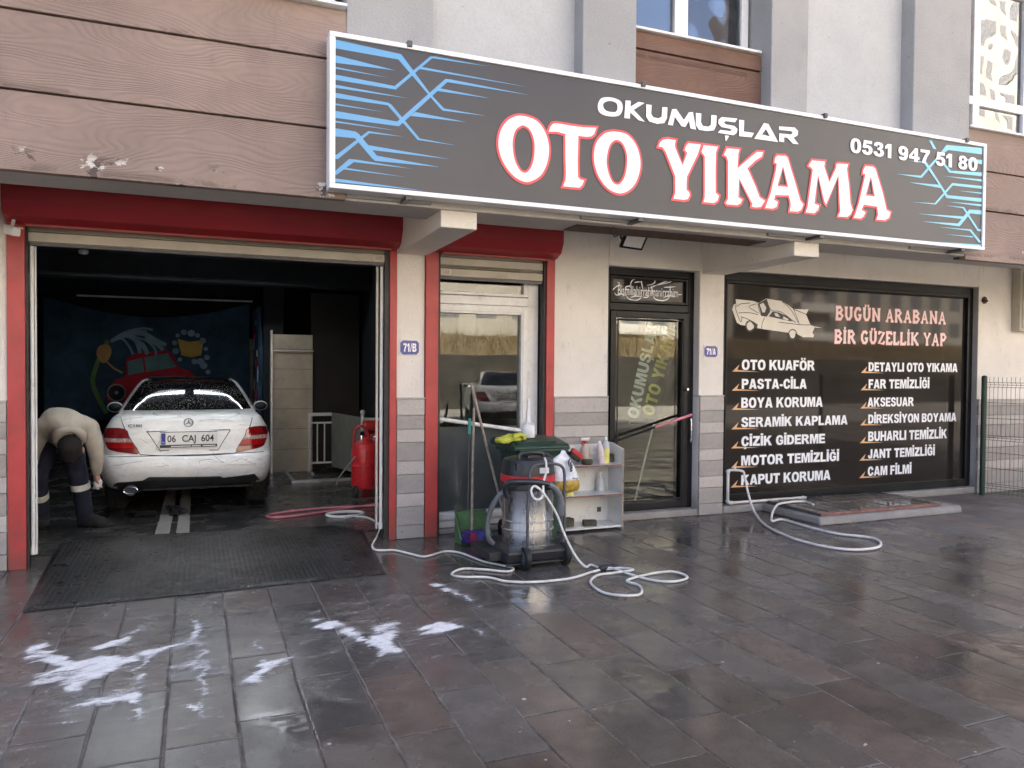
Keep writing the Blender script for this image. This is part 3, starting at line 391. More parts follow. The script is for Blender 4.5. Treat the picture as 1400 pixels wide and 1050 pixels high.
# ---------------------------------------------------------------- mesh builder
class MB:
    def __init__(s): s.v = []; s.f = []; s.mi = []; s.cur = 0
    def add(s, vs_, fs):
        o = len(s.v); s.v += [tuple(p) for p in vs_]; s.f += [tuple(i + o for i in q) for q in fs]; s.mi += [s.cur] * len(fs); return s
    def mat(s, i): s.cur = i; return s
    def box(s, x0, x1, y0, y1, z0, z1):
        return s.add([(x0, y0, z0), (x1, y0, z0), (x1, y1, z0), (x0, y1, z0), (x0, y0, z1), (x1, y0, z1), (x1, y1, z1), (x0, y1, z1)],
                     [(0, 3, 2, 1), (4, 5, 6, 7), (0, 1, 5, 4), (1, 2, 6, 5), (2, 3, 7, 6), (3, 0, 4, 7)])
    def obox(s, c, size, rot=None):
        m = MB().box(-size[0] / 2, size[0] / 2, -size[1] / 2, size[1] / 2, -size[2] / 2, size[2] / 2)
        rm = rot if rot is not None else Matrix.Identity(3)
        return s.add([Vector(c) + rm @ Vector(p) for p in m.v], m.f)
    def tube(s, pts, r, n=8, closed=False):
        pts = [Vector(p) for p in pts]; L = len(pts); rs = r if isinstance(r, (list, tuple)) else [r] * L
        t0 = (pts[1] - pts[0]).normalized(); up = Vector((0, 0, 1)) if abs(t0.z) < .9 else Vector((1, 0, 0))
        nn = t0.cross(up).normalized(); vs_ = []
        for i, p in enumerate(pts):
            a = pts[(i - 1) % L] if (i > 0 or closed) else p; b = pts[(i + 1) % L] if (i < L - 1 or closed) else p
            tg = (b - a)
            tg = tg.normalized() if tg.length > 1e-9 else t0
            nn = (nn - tg * nn.dot(tg))
            nn = nn.normalized() if nn.length > 1e-6 else tg.orthogonal().normalized()
            bb = tg.cross(nn)
            for k in range(n):
                an = 2 * math.pi * k / n; vs_.append(p + (nn * math.cos(an) + bb * math.sin(an)) * rs[i])
        fs = []
        for i in range(L if closed else L - 1):
            j = (i + 1) % L
            for k in range(n): fs.append((i * n + k, i * n + (k + 1) % n, j * n + (k + 1) % n, j * n + k))
        if not closed: fs += [tuple(range(n))[::-1], tuple((L - 1) * n + k for k in range(n))]
        return s.add(vs_, fs)
    def lathe(s, prof, c=(0, 0, 0), n=32, axis='z', cap=True):
        vs_ = []; c = Vector(c)
        for (r, h) in prof:
            for k in range(n):
                a = 2 * math.pi * k / n; u, v = r * math.cos(a), r * math.sin(a)
                vs_.append(c + Vector({'z': (u, v, h), 'x': (h, u, v), 'y': (u, h, v)}[axis]))
        fs = []
        for i in range(len(prof) - 1):
            for k in range(n): fs.append((i * n + k, i * n + (k + 1) % n, (i + 1) * n + (k + 1) % n, (i + 1) * n + k))
        if cap: fs += [tuple(range(n))[::-1], tuple((len(prof) - 1) * n + k for k in range(n))]
        return s.add(vs_, fs)
    def poly(s, pts, y, hole=None):            # flat polygon facing -Y; pts are (x, z)
        hs = ([] if not hole else hole if isinstance(hole[0][0], (list, tuple)) else [hole])
        pv = [[Vector((a, b, 0)) for a, b in pts]] + [[Vector((a, b, 0)) for a, b in q] for q in hs]
        tr = tessellate_polygon(pv); al = [p for q in pv for p in q]
        fs = []
        for q in tr:
            a, b, c = (al[i] for i in q)
            fs.append(tuple(q) if (b - a).cross(c - a).z > 0 else tuple(q)[::-1])
        return s.add([(p.x, y, p.y) for p in al], fs)
    def prism(s, pts, y0, y1):                 # closed outline (x, z) given depth from y0 to y1
        n = len(pts); s.poly(pts, y0)
        vs_ = [(a, y0, b) for a, b in pts] + [(a, y1, b) for a, b in pts]
        fs = [(i, (i + 1) % n, n + (i + 1) % n, n + i) for i in range(n)] + [tuple(range(n, 2 * n))]
        return s.add(vs_, fs)
    def xprism(s, prof, x0, x1):               # profile (y, z) swept along x
        n = len(prof)
        return s.add([(x0, a, b) for a, b in prof] + [(x1, a, b) for a, b in prof],
                     [(i, (i + 1) % n, n + (i + 1) % n, n + i) for i in range(n)] + [tuple(range(n))[::-1], tuple(range(n, 2 * n))])
    def ribbon(s, pts, wd, y, n=0):            # flat stroke in the x-z plane
        p = [Vector((a, b)) for a, b in pts]; L = len(p); ws = wd if isinstance(wd, (list, tuple)) else [wd] * L; vs_ = []
        for i in range(L):
            t_ = (p[min(i + 1, L - 1)] - p[max(i - 1, 0)]); t_ = t_.normalized() if t_.length > 1e-9 else Vector((1, 0)); q = Vector((-t_.y, t_.x)) * ws[i] / 2
            for e in (p[i] + q, p[i] - q): vs_.append((e.x, y(e.x, e.y) if callable(y) else y, e.y))
        return s.add(vs_, [(2 * i, 2 * i + 1, 2 * i + 3, 2 * i + 2) for i in range(L - 1)])
    def sphere(s, c, r, n=12, sq=(1, 1, 1)):
        prof = [(max(1e-4, r * math.sin(math.pi * i / n)), -r * math.cos(math.pi * i / n)) for i in range(n + 1)]
        m = MB().lathe(prof, (0, 0, 0), 2 * n)
        return s.add([(c[0] + p[0] * sq[0], c[1] + p[1] * sq[1], c[2] + p[2] * sq[2]) for p in m.v], m.f)

BASE = {}
def thing(name, label, cat, loc=(0, 0, 0), group=None):
    o = bpy.data.objects.new(name, None); COL.objects.link(o); o.location = loc; o.empty_display_size = .1
    o['label'] = label; o['category'] = cat
    if group: o['group'] = group
    BASE[o.name] = Vector(loc); return o
def tag(o, label, cat, group=None):
    o['label'] = label; o['category'] = cat
    if group: o['group'] = group
    return o
def struct(o): o['kind'] = 'structure'; return o
def stuff(o): o['kind'] = 'stuff'; return o
def obj(name, mb, m, parent=None, smooth=False, bevel=0.0, loc=None, auto=True, seg=2):
    base = BASE[parent.name] if parent else Vector(loc or (0, 0, 0))
    me = bpy.data.meshes.new(name)
    me.from_pydata([(a - base.x, b - base.y, c - base.z) for a, b, c in mb.v], [], mb.f); me.validate(); me.update()
    ms = m if isinstance(m, (list, tuple)) else [m]
    for q in ms: me.materials.append(q if not isinstance(q, str) else M[q])
    if len(ms) > 1 and len(me.polygons) == len(mb.mi): me.polygons.foreach_set('material_index', mb.mi)
    bm = bmesh.new(); bm.from_mesh(me)
    if smooth: bmesh.ops.remove_doubles(bm, verts=bm.verts, dist=1e-5)
    if len(bm.faces): bmesh.ops.recalc_face_normals(bm, faces=bm.faces) if not name.startswith(('lettering', 'outline')) else None
    bm.to_mesh(me); bm.free()
    if smooth:
        me.polygons.foreach_set('use_smooth', [True] * len(me.polygons))
        if auto: me.set_sharp_from_angle(angle=RAD(38))
    o = bpy.data.objects.new(name, me); COL.objects.link(o)
    if parent: o.parent = parent; BASE[o.name] = base
    else: o.location = base; BASE[o.name] = base
    if bevel:
        b = o.modifiers.new('bevel', 'BEVEL'); b.width = bevel; b.segments = seg; b.limit_method = 'ANGLE'; b.angle_limit = RAD(40)
    return o
def cr(pts, n=6, closed=False):
    P = [Vector(p) for p in pts]; L = len(P); out = []
    for i in range(L if closed else L - 1):
        p1, p2 = P[i], P[(i + 1) % L]
        p0 = P[(i - 1) % L] if (closed or i > 0) else p1 * 2 - p2
        p3 = P[(i + 2) % L] if (closed or i < L - 2) else p2 * 2 - p1
        for k in range(n):
            u = k / n
            out.append(.5 * (2 * p1 + (p2 - p0) * u + (2 * p0 - 5 * p1 + 4 * p2 - p3) * u * u + (3 * p1 - p0 - 3 * p2 + p3) * u ** 3))
    if not closed: out.append(P[-1])
    return out
def cr2(pts, n=4, closed=True): return [(p.x, p.y) for p in cr([(a, b, 0) for a, b in pts], n, closed)]
def area(p): return sum(p[i][0] * p[(i + 1) % len(p)][1] - p[(i + 1) % len(p)][0] * p[i][1] for i in range(len(p))) / 2
def grow(p, d):
    sg = 1 if area(p) > 0 else -1; n = len(p); out = []
    for i in range(n):
        a, b, c = Vector(p[i - 1]), Vector(p[i]), Vector(p[(i + 1) % n])
        e1, e2 = (b - a), (c - b)
        if e1.length < 1e-7 or e2.length < 1e-7: out.append(tuple(b)); continue
        n1 = Vector((e1.y, -e1.x)).normalized() * sg; n2 = Vector((e2.y, -e2.x)).normalized() * sg
        q = n1 + n2
        if q.length < .2: out.append(tuple(b + n1 * d)); continue
        q.normalize(); k = min(1.6, 1 / max(.3, q.dot(n1))); out.append(tuple(b + q * d * k))
    return out
def text_raw(s, off=0.0, shear=0.0):
    cu = bpy.data.curves.new('t', 'FONT'); cu.body = s; cu.size = 1; cu.offset = off; cu.shear = shear; cu.fill_mode = 'FRONT'; cu.resolution_u = 4
    o = bpy.data.objects.new('t', cu); COL.objects.link(o); dg = bpy.context.evaluated_depsgraph_get(); dg.update()
    me = bpy.data.meshes.new_from_object(o.evaluated_get(dg)); v = [tuple(q.co) for q in me.vertices]; f = [tuple(p.vertices) for p in me.polygons]
    bpy.data.objects.remove(o); bpy.data.curves.remove(cu); bpy.data.meshes.remove(me); return v, f
_cap = {}
def text_mb(s, x0, x1, z0, z1, y, off=.0, mb=None, cap='H'):
    if (off, cap) not in _cap:
        v, f = text_raw(cap, off); _cap[(off, cap)] = (min(q[1] for q in v), max(q[1] for q in v))
    c0, c1 = _cap[(off, cap)]; v, f = text_raw(s, off); a, b = min(q[0] for q in v), max(q[0] for q in v)
    kx, kz = (x1 - x0) / (b - a), (z1 - z0) / (c1 - c0); mb = mb or MB()
    return mb.add([(x0 + (q[0] - a) * kx, y, z0 + (q[1] - c0) * kz) for q in v], f)
def onto(mb, fn):                              # move a flat drawing made at y = 0 onto a surface y = fn(x, z)
    mb.v = [(x, fn(x, z) + y, z) for x, y, z in mb.v]; return mb

# a heavy grotesque alphabet drawn as outlines (cap height 1)
def ell(cx, cy, rx, ry, n=28, e=2.35): return [(cx + rx * math.copysign(abs(math.cos(a)) ** (2 / e), math.cos(a)), cy + ry * math.copysign(abs(math.sin(a)) ** (2 / e), math.sin(a))) for a in (2 * math.pi * (k + .5) / n for k in range(n))]
CED = [(.36, -.05), (.52, -.05), (.52, -.11), (.58, -.19), (.50, -.28), (.30, -.28), (.30, -.22), (.42, -.19), (.40, -.12)]
SF = {
'A': (.92, [([(0,0),(.30,1),(.62,1),(.92,0),(.64,0),(.59,.17),(.33,.17),(.28,0)], [[(.38,.36),(.46,.70),(.54,.36)]])]),
'B': (.83, [([(0,0),(0,1),(.48,1),(.70,.96),(.78,.83),(.78,.70),(.72,.58),(.62,.52),(.76,.46),(.83,.33),(.82,.18),(.72,.04),(.50,0)], [[(.27,.62),(.27,.81),(.43,.81),(.52,.76),(.52,.66),(.43,.62)], [(.27,.20),(.27,.42),(.44,.42),(.55,.36),(.55,.25),(.44,.20)]])]),
'C': (.85, [([(.84,.64),(.80,.82),(.66,.97),(.44,1.02),(.20,.96),(.04,.76),(0,.5),(.04,.24),(.20,.04),(.44,-.02),(.68,.04),(.82,.20),(.85,.34),(.60,.40),(.55,.24),(.44,.19),(.32,.25),(.27,.5),(.32,.75),(.44,.81),(.54,.76),(.59,.60)], None)]),
'D': (.85, [([(0,0),(0,1),(.42,1),(.64,.95),(.80,.78),(.85,.5),(.80,.22),(.64,.05),(.42,0)], [[(.27,.21),(.27,.79),(.40,.79),(.52,.72),(.57,.5),(.52,.28),(.40,.21)]])]),
'E': (.74, [([(0,0),(0,1),(.72,1),(.72,.79),(.27,.79),(.27,.61),(.68,.61),(.68,.41),(.27,.41),(.27,.21),(.74,.21),(.74,0)], None)]),
'F': (.70, [([(0,0),(0,1),(.70,1),(.70,.79),(.27,.79),(.27,.60),(.62,.60),(.62,.40),(.27,.40),(.27,0)], None)]),
'G': (.87, [([(.84,.66),(.78,.85),(.64,.98),(.44,1.02),(.20,.96),(.04,.76),(0,.5),(.04,.24),(.20,.04),(.44,-.02),(.64,.02),(.86,.14),(.86,.55),(.45,.55),(.45,.36),(.62,.36),(.62,.25),(.45,.19),(.32,.25),(.27,.5),(.32,.75),(.44,.81),(.54,.77),(.59,.62)], None)]),
'H': (.87, [([(0,0),(0,1),(.27,1),(.27,.62),(.60,.62),(.60,1),(.87,1),(.87,0),(.60,0),(.60,.40),(.27,.40),(.27,0)], None)]),
'I': (.28, [([(0,0),(0,1),(.28,1),(.28,0)], None)]),
'J': (.65, [([(.38,1),(.65,1),(.65,.30),(.60,.10),(.46,-.01),(.32,-.02),(.12,.03),(.02,.16),(0,.34),(.25,.38),(.27,.24),(.33,.19),(.38,.26)], None)]),
'K': (.94, [([(0,0),(0,1),(.27,1),(.27,.62),(.58,1),(.92,1),(.57,.62),(.94,0),(.62,0),(.40,.42),(.27,.28),(.27,0)], None)]),
'L': (.70, [([(0,0),(0,1),(.27,1),(.27,.21),(.70,.21),(.70,0)], None)]),
'M': (1.04, [([(0,0),(0,1),(.38,1),(.52,.42),(.66,1),(1.04,1),(1.04,0),(.80,0),(.80,.72),(.62,0),(.42,0),(.24,.72),(.24,0)], None)]),
'N': (.87, [([(0,0),(0,1),(.27,1),(.61,.46),(.61,1),(.87,1),(.87,0),(.61,0),(.26,.55),(.26,0)], None)]),
'O': (.92, [(ell(.46,.5,.46,.52), [ell(.46,.5,.19,.31)])]),
'P': (.80, [([(0,0),(0,1),(.50,1),(.70,.95),(.80,.80),(.80,.60),(.68,.44),(.48,.38),(.27,.38),(.27,0)], [[(.271,.58),(.271,.80),(.42,.80),(.52,.76),(.52,.63),(.42,.58)]])]),
'R': (.92, [([(0,0),(0,1),(.54,1),(.74,.95),(.83,.80),(.82,.62),(.72,.50),(.64,.46),(.74,.36),(.92,0),(.62,0),(.46,.32),(.36,.40),(.27,.40),(.27,0)], [[(.271,.58),(.271,.80),(.42,.80),(.54,.76),(.54,.63),(.42,.58)]])]),
'S': (.82, [([(.78,.70),(.76,.86),(.62,.99),(.40,1.02),(.16,.98),(.04,.84),(.03,.68),(.12,.54),(.32,.45),(.48,.40),(.54,.32),(.50,.22),(.40,.18),(.28,.22),(.25,.33),(0,.31),(.04,.14),(.18,.02),(.40,-.02),(.66,.02),(.80,.16),(.82,.34),(.74,.50),(.52,.58),(.34,.64),(.28,.72),(.32,.80),(.40,.83),(.50,.80),(.53,.69)], None)]),
'T': (.82, [([(0,1),(.82,1),(.82,.78),(.55,.78),(.55,0),(.27,0),(.27,.78),(0,.78)], None)]),
'U': (.87, [([(0,1),(.27,1),(.27,.38),(.32,.24),(.44,.20),(.55,.24),(.60,.38),(.60,1),(.87,1),(.87,.40),(.82,.16),(.66,.01),(.44,-.02),(.21,.01),(.05,.16),(0,.40)], None)]),
'Y': (.94, [([(0,1),(.31,1),(.47,.66),(.63,1),(.94,1),(.60,.42),(.60,0),(.33,0),(.33,.42)], None)]),
'Z': (.82, [([(.03,1),(.80,1),(.80,.80),(.38,.22),(.82,.22),(.82,0),(0,0),(0,.20),(.42,.78),(.03,.78)], None)]),
'-': (.38, [([(0,.26),(.38,.26),(.38,.46),(0,.46)], None)]),
'/': (.40, [([(0,-.02),(.14,-.02),(.40,1.02),(.26,1.02)], None)]),
'0': (.74, [(ell(.37,.5,.37,.52), [ell(.37,.5,.12,.32)])]),
'1': (.50, [([(.20,1.0),(.46,1.0),(.46,0),(.20,0),(.20,.68),(0,.60),(0,.80)], None)]),
'3': (.76, [([(.02,.72),(.06,.90),(.20,1.0),(.38,1.02),(.60,.97),(.70,.84),(.68,.64),(.56,.54),(.70,.46),(.76,.30),(.70,.10),(.54,0),(.36,-.02),(.14,.02),(.02,.18),(0,.30),(.25,.33),(.29,.22),(.37,.18),(.47,.22),(.50,.31),(.46,.42),(.36,.46),(.28,.44),(.28,.60),(.40,.63),(.45,.72),(.42,.80),(.36,.83),(.30,.79),(.27,.68)], None)]),
'4': (.78, [([(.44,1),(.66,1),(.66,.40),(.78,.40),(.78,.20),(.66,.20),(.66,0),(.40,0),(.40,.20),(0,.20),(0,.42)], [[(.40,.40),(.20,.40),(.40,.68)]])]),
'5': (.74, [([(.12,1),(.70,1),(.70,.79),(.30,.79),(.28,.66),(.42,.68),(.62,.62),(.74,.46),(.74,.28),(.66,.10),(.50,0),(.34,-.02),(.14,.02),(.02,.18),(0,.28),(.26,.31),(.30,.21),(.37,.18),(.46,.22),(.49,.33),(.46,.44),(.37,.49),(.26,.44),(.04,.46)], None)]),
'7': (.72, [([(0,1),(.72,1),(.72,.82),(.52,.50),(.42,.20),(.40,0),(.13,0),(.18,.28),(.30,.55),(.45,.78),(0,.78)], None)]),
'8': (.75, [([(.37,1.02),(.60,.96),(.70,.82),(.68,.64),(.58,.54),(.70,.44),(.75,.28),(.68,.08),(.52,-.01),(.37,-.02),(.22,-.01),(.06,.08),(0,.28),(.05,.44),(.16,.54),(.06,.64),(.04,.82),(.14,.96)], [[(.37,.84),(.46,.80),(.47,.70),(.37,.61),(.27,.70),(.28,.80)], [(.37,.45),(.48,.38),(.49,.26),(.37,.16),(.25,.26),(.26,.38)]])]),
'9': (.74, [([(.37,1.02),(.56,.98),(.70,.84),(.74,.56),(.70,.22),(.56,.02),(.36,-.02),(.14,.02),(.03,.20),(.28,.24),(.34,.18),(.42,.22),(.48,.38),(.36,.32),(.18,.36),(.04,.50),(0,.68),(.06,.88),(.20,.99)], [[(.37,.82),(.46,.77),(.48,.66),(.44,.55),(.37,.51),(.29,.55),(.26,.66),(.29,.77)]])]),
}
for c_, b_, ex in (('Ç', 'C', [CED]), ('Ş', 'S', [CED]), ('İ', 'I', [[(0, 1.06), (.28, 1.06), (.28, 1.25), (0, 1.25)]]), ('Ğ', 'G', [[(.22, 1.24), (.33, 1.24), (.38, 1.17), (.50, 1.17), (.55, 1.24), (.66, 1.24), (.60, 1.10), (.44, 1.05), (.28, 1.10)]]),
                  ('Ö', 'O', [[(.18, 1.08), (.40, 1.08), (.40, 1.25), (.18, 1.25)], [(.52, 1.08), (.74, 1.08), (.74, 1.25), (.52, 1.25)]])):
    SF[c_] = (SF[b_][0], SF[b_][1] + [(p, None) for p in ex])
SF['6'] = (.74, [([(.74 - a, 1 - b) for a, b in SF['9'][1][0][0]], [[(.74 - a, 1 - b) for a, b in SF['9'][1][0][1][0]]])])
def sans_words(s, x0, x1, z0, z1, y, fat=0.0, gap=.075, space=.40):
    """one builder per word, so that every word becomes a part of its own"""
    tot = sum(space if c == ' ' else SF[c][0] + gap for c in s) - gap; kx, kz = (x1 - x0) / tot, z1 - z0
    out, cur, cx = [], MB(), 0.0
    for c in s:
        if c == ' ': out.append(cur); cur = MB(); cx += space; continue
        wd, parts = SF[c]
        for o_, hs in parts:
            P = [(x0 + (cx + a) * kx, z0 + b * kz) for a, b in o_]; H = [[(x0 + (cx + a) * kx, z0 + b * kz) for a, b in h] for h in hs] if hs else None
            if fat: P = grow(P, fat); H = [grow(h, -fat) for h in H] if H else None
            cur.poly(P, y, H)
        cx += wd + gap
    return out + [cur]
# ================================================================ SETTING
def fz(y): return 0.0 if y <= .7 else (-.06 if y >= 2.0 else -.06 * (y - .7) / 1.3)
ys = [-70, -40, -20, -8, -4, -2, -1, 0, .7, 1.1, 1.5, 2.0, 4, 9, 20, 45]; xs = [-70, -30, -10, -3, 0, 3, 6, 10, 16, 30, 70]
g = MB(); g.add([(x, y, fz(y)) for y in ys for x in xs], [(j * len(xs) + i, j * len(xs) + i + 1, (j + 1) * len(xs) + i + 1, (j + 1) * len(xs) + i) for j in range(len(ys) - 1) for i in range(len(xs) - 1)])
struct(obj('ground', g, 'paving'))
g = MB(); yy = [.42, .7, 1.1, 1.5, 2.0, 4, 8.0]
g.add([(x, y, fz(y) + .005) for y in yy for x in (-2.6, 2.55)], [(2 * j, 2 * j + 1, 2 * j + 3, 2 * j + 2) for j in range(len(yy) - 1)])
struct(obj('floor', g, 'floor'))

# ---------------------------------------------------------------- the apartment building
B = thing('apartment_building', 'apartment building with overhanging upper storey, brown cladding and white plastered shopfronts', 'building', (0, 0, 0))
g = MB()
g.box(-9, -1.345, 0, .12, 0, 3.12)
g.box(1.71, 1.98, 0, .12, 0, 3.12); g.box(-1.345, 1.71, .1, .2, 2.72, 3.12)
g.box(3.315, 3.94, 0, .3, 0, 3.12); g.box(1.98, 3.315, .1, .2, 2.72, 3.12)
g.box(5.075, 5.40, 0, .3, 0, 3.12); g.box(3.94, 5.075, 0, .3, 2.665, 3.12)
g.box(9.46, 15, 0, .3, 0, 3.12); g.box(5.40, 9.46, 0, .3, 2.70, 3.12)
obj('ground_floor_wall', g, 'white_wall', B, bevel=.008)
def plinth(x0, x1, y1=.1, z1=1.30, wrap=True):
    hs = [.0, .125, .30, .425, .60, .725, .90, 1.02, 1.15, z1]; m = MB()
    for i in range(len(hs) - 1):
        m.mat(i % 2 if i else 1)
        n = max(1, round((x1 - x0) / .42)); off = (0 if i % 2 else .5) if n > 1 else 0
        cuts = [x0] + [x0 + (x1 - x0) * (k + off) / n for k in range(1 if not off else 0, n) if .04 < (k + off) / n < .96] + [x1]
        for a, b in zip(cuts[:-1], cuts[1:]):
            m.box(a + .002, b - .002, -.022 - random.uniform(0, .007), y1, hs[i] + .002, hs[i + 1] - .002)
    m.mat(0).box(x0 - .004, x1 + .004, -.034, y1, z1, z1 + .016)
    return obj('stone_plinth', m, ['stone_l', 'stone_d'], B, bevel=.005)
plinth(-9, -1.35); plinth(1.712, 1.978); plinth(3.318, 3.938); plinth(5.077, 5.398); plinth(9.462, 15, z1=1.22)
# overhang: edge beam, slab, cantilevers
g = MB().box(-9, 15, -1.42, -.98, 2.785, 3.12); obj('edge_beam', g, 'soffit', B, bevel=.01)
g = MB().box(-9, 15, -.98, .3, 3.12, 3.34); obj('overhang_slab', g, 'soffit', B)
for a, b in ((-1.72, -1.43), (1.705, 1.995), (5.10, 5.395)):
    g = MB().xprism([(0, 2.64), (-1.39, 2.655), (-1.39, 2.787), (-.978, 2.787), (-.978, 3.118), (0, 3.118)], a, b)
    obj('cantilever_beam', g, 'beam', B, bevel=.008)
g = MB(); g.box(2.9, 4.85, -1.30, -1.05, 2.774, 2.7845); obj('rust_stain', g, 'rust', B)
# cladding boards
def clad(x0, x1, zs, yf, m, endgap=0):
    q = MB()
    for a, b in zip(zs[:-1], zs[1:]):
        q.xprism([(yf - .022, a + .006), (yf - .008, b - .004), (yf + .05, b - .004), (yf + .05, a + .006)], x0, x1)
    obj('cladding', q, m, B, bevel=.004)
    obj('cladding_backing', MB().box(x0 + .005, x1 - .005, yf + .052, yf + .12, zs[0] + .02, zs[-1] - .01), 'ink', B)
clad(-9, .985, [2.775, 3.27, 3.755, 4.115], -1.43, 'clad')
clad(3.36, 4.745, [2.80, 3.27, 3.755, 4.30, 4.455], -1.31, 'clad_dark')
clad(7.30, 15, [2.745, 3.27, 3.68, 4.10], -1.41, 'clad')
# upper wall: render panels and pilasters
g = MB(); g.box(1.62, 2.86, -1.30, -.9, 2.80, 12.4); g.box(5.17, 6.50, -1.30, -.9, 2.80, 12.4); obj('render_panel', g, 'panel_wall', B)
for a, b in ((.985, 1.62), (2.86, 3.355), (4.75, 5.17), (6.50, 7.295)):
    obj('pilaster', MB().box(a, b, -1.45, -.9, 2.80, 12.4), 'grey_wall', B, bevel=.01)
g = MB(); g.box(-9, .985, -1.35, -.9, 5.75, 12.4); g.box(3.355, 4.75, -1.25, -.9, 6.05, 12.4); g.box(7.295, 15, -1.35, -.9, 5.72, 12.4)
g.box(-9, -1.6, -1.35, -.9, 4.2, 5.75); g.box(9.4, 15, -1.35, -.9, 4.2, 5.72)
obj('upper_wall', g, 'panel_wall', B)
g = MB(); g.box(-9, 15, -.9, 14, 12.4, 12.9); g.box(-9, -8.8, -.9, 14, 3.34, 12.4); g.box(14.8, 15, -.9, 14, 3.34, 12.4); g.box(-9, 15, 13.8, 14, 0, 12.4); g.box(-9, -8.8, .3, 13.8, 0, 3.34); g.box(14.8, 15, .3, 13.8, 0, 3.34)
g.box(-8.8, 14.8, .35, .45, 3.4, 12.3); g.box(-8.8, 14.8, .3, 13.8, 3.345, 3.4)
obj('outer_shell', g, 'panel_wall', B)
def upwindow(x0, x1, z0, z1, yf, mull, trans=(), curtain=True, sillx=.05):
    f = MB(); y0, y1 = yf, yf + .07; t_ = .075
    f.box(x0, x1, y0, y1, z0, z0 + t_); f.box(x0, x1, y0, y1, z1 - t_, z1); f.box(x0, x0 + t_, y0, y1, z0 + t_, z1 - t_); f.box(x1 - t_, x1, y0, y1, z0 + t_, z1 - t_)
    for mx, mw in mull: f.box(mx - mw / 2, mx + mw / 2, y0 - .008, y1, z0 + t_, z1 - t_)
    w_ = obj('window', MB().box(x0 + .02, x1 - .02, yf + .5, yf + .52, z0, z1), 'shop_in', B)
    for tz in trans: f.box(x0 + t_, x1 - t_, y0 - .004, y1, tz - .045, tz + .045)
    obj('frame', f, 'pvc', w_, bevel=.006)
    obj('pane', MB().box(x0 + t_, x1 - t_, yf + .03, yf + .04, z0 + t_, z1 - t_), 'glass_up', w_)
    obj('sill', MB().box(x0 - sillx, x1 + sillx, yf - .19, yf + .06, z0 - .022, z0), 'white_metal', w_, bevel=.004)
    if curtain:
        c = MB(); n = 60
        c.add([(x0 + .1 + (x1 - x0 - .2) * i / n, yf + .22 + .03 * math.sin(i * 1.9), z) for z in (z0 + .02, z1) for i in range(n + 1)], [(i, i + 1, n + 2 + i, n + 1 + i) for i in range(n)])
        obj('curtain', c, 'white_plastic', w_, smooth=True, auto=False)
    return w_
upwindow(-1.6, .93, 4.135, 5.75, -1.32, [(.28, .06), (-.7, .12)], sillx=.05)
upwindow(3.36, 4.72, 4.475, 6.05, -1.17, [(3.98, .14)], curtain=False, sillx=.0)
obj('curtain', MB().box(4.45, 4.64, -1.06, -1.02, 4.5, 6.0), 'white_plastic', B)
upwindow(7.30, 9.4, 4.12, 5.72, -1.27, [(7.62, .10), (8.42, .12)], [4.46], sillx=.0, curtain=False)

# garage bay and shop rooms
g = MB(); g.box(-2.75, -2.6, .12, 8.1, -.1, 3.34); g.box(2.55, 2.62, .35, 8.1, -.1, 3.34); g.box(-2.6, 2.55, 8.0, 8.1, -.1, 3.34)
g.box(-2.6, -1.345, .13, .2, -.1, 3.1); g.box(1.70, 2.55, .21, .3, -.1, 3.1)
obj('garage_wall', g, 'garage', B)
obj('garage_ceiling', MB().box(-2.6, 2.55, .12, 8.0, 3.28, 3.335), 'garage', B)
g = MB(); g.box(-2.6, 2.55, 2.3, 2.65, 2.84, 3.28); g.box(-2.6, 2.55, 5.0, 5.35, 2.80, 3.28); g.box(.98, 1.28, 5.62, 5.9, -.06, 3.28)
obj('ceiling_beam', g, 'garage', B, bevel=.01)
obj('wall_lining', MB().box(1.72, 2.5, 5.75, 5.8, -.06, 2.78), 'black_panel', B)
g = MB(); g.box(2.62, 14.8, 4.5, 4.6, 0, 3.34); g.box(3.5, 3.58, .3, 4.5, 0, 3.34); g.box(5.22, 5.3, .3, 4.5, 0, 3.34)
obj('shop_wall', g, 'shop_in', B)
obj('shop_floor', MB().box(2.62, 14.8, .12, 4.5, -.1, .055), 'shop_floor', B)
# red posts, white guide pipes
def post(x0, x1): return obj('door_post', MB().box(x0, x1, -.03, .098, 0.0, 2.70), 'red', B, bevel=.004)
post(-1.342, -1.222); post(1.642, 1.708); post(1.983, 2.105); post(3.225, 3.313)
for a, b in ((-1.222, -1.205), (1.60, 1.642), (2.105, 2.13), (3.203, 3.225)): obj('guide_rail', MB().box(a, b, -.005, .09, 0, 2.7), 'ink', B)
for x in (-1.185, 1.58):
    p = MB().tube([(x, .04, .13), (x, .04, 2.52)], .0155, 12); p.tube([(x, .04, .10), (x, .04, .16)], .021, 12)
    obj('guide_pipe', p, 'white_metal', B, smooth=True)
obj('guide_rail', MB().box(-1.165, -1.157, .03, .06, .1, 2.52), 'white_metal', B); obj('guide_rail', MB().box(1.535, 1.552, .05, .08, .1, 2.52), 'slat', B)
# thresholds
obj('threshold', MB().box(3.94, 5.075, -.015, .3, 0, .075), 'concrete', B, bevel=.012)
g = MB(); g.box(5.40, 6.05, -.035, .3, 0, .085); g.box(6.95, 9.46, .0, .3, 0, .085); g.box(6.05, 6.95, .05, .3, 0, .08)
obj('threshold', g, 'concrete', B, bevel=.012)
obj('threshold', MB().box(2.13, 3.2, .05, .35, 0, .045), 'concrete', B, bevel=.01)

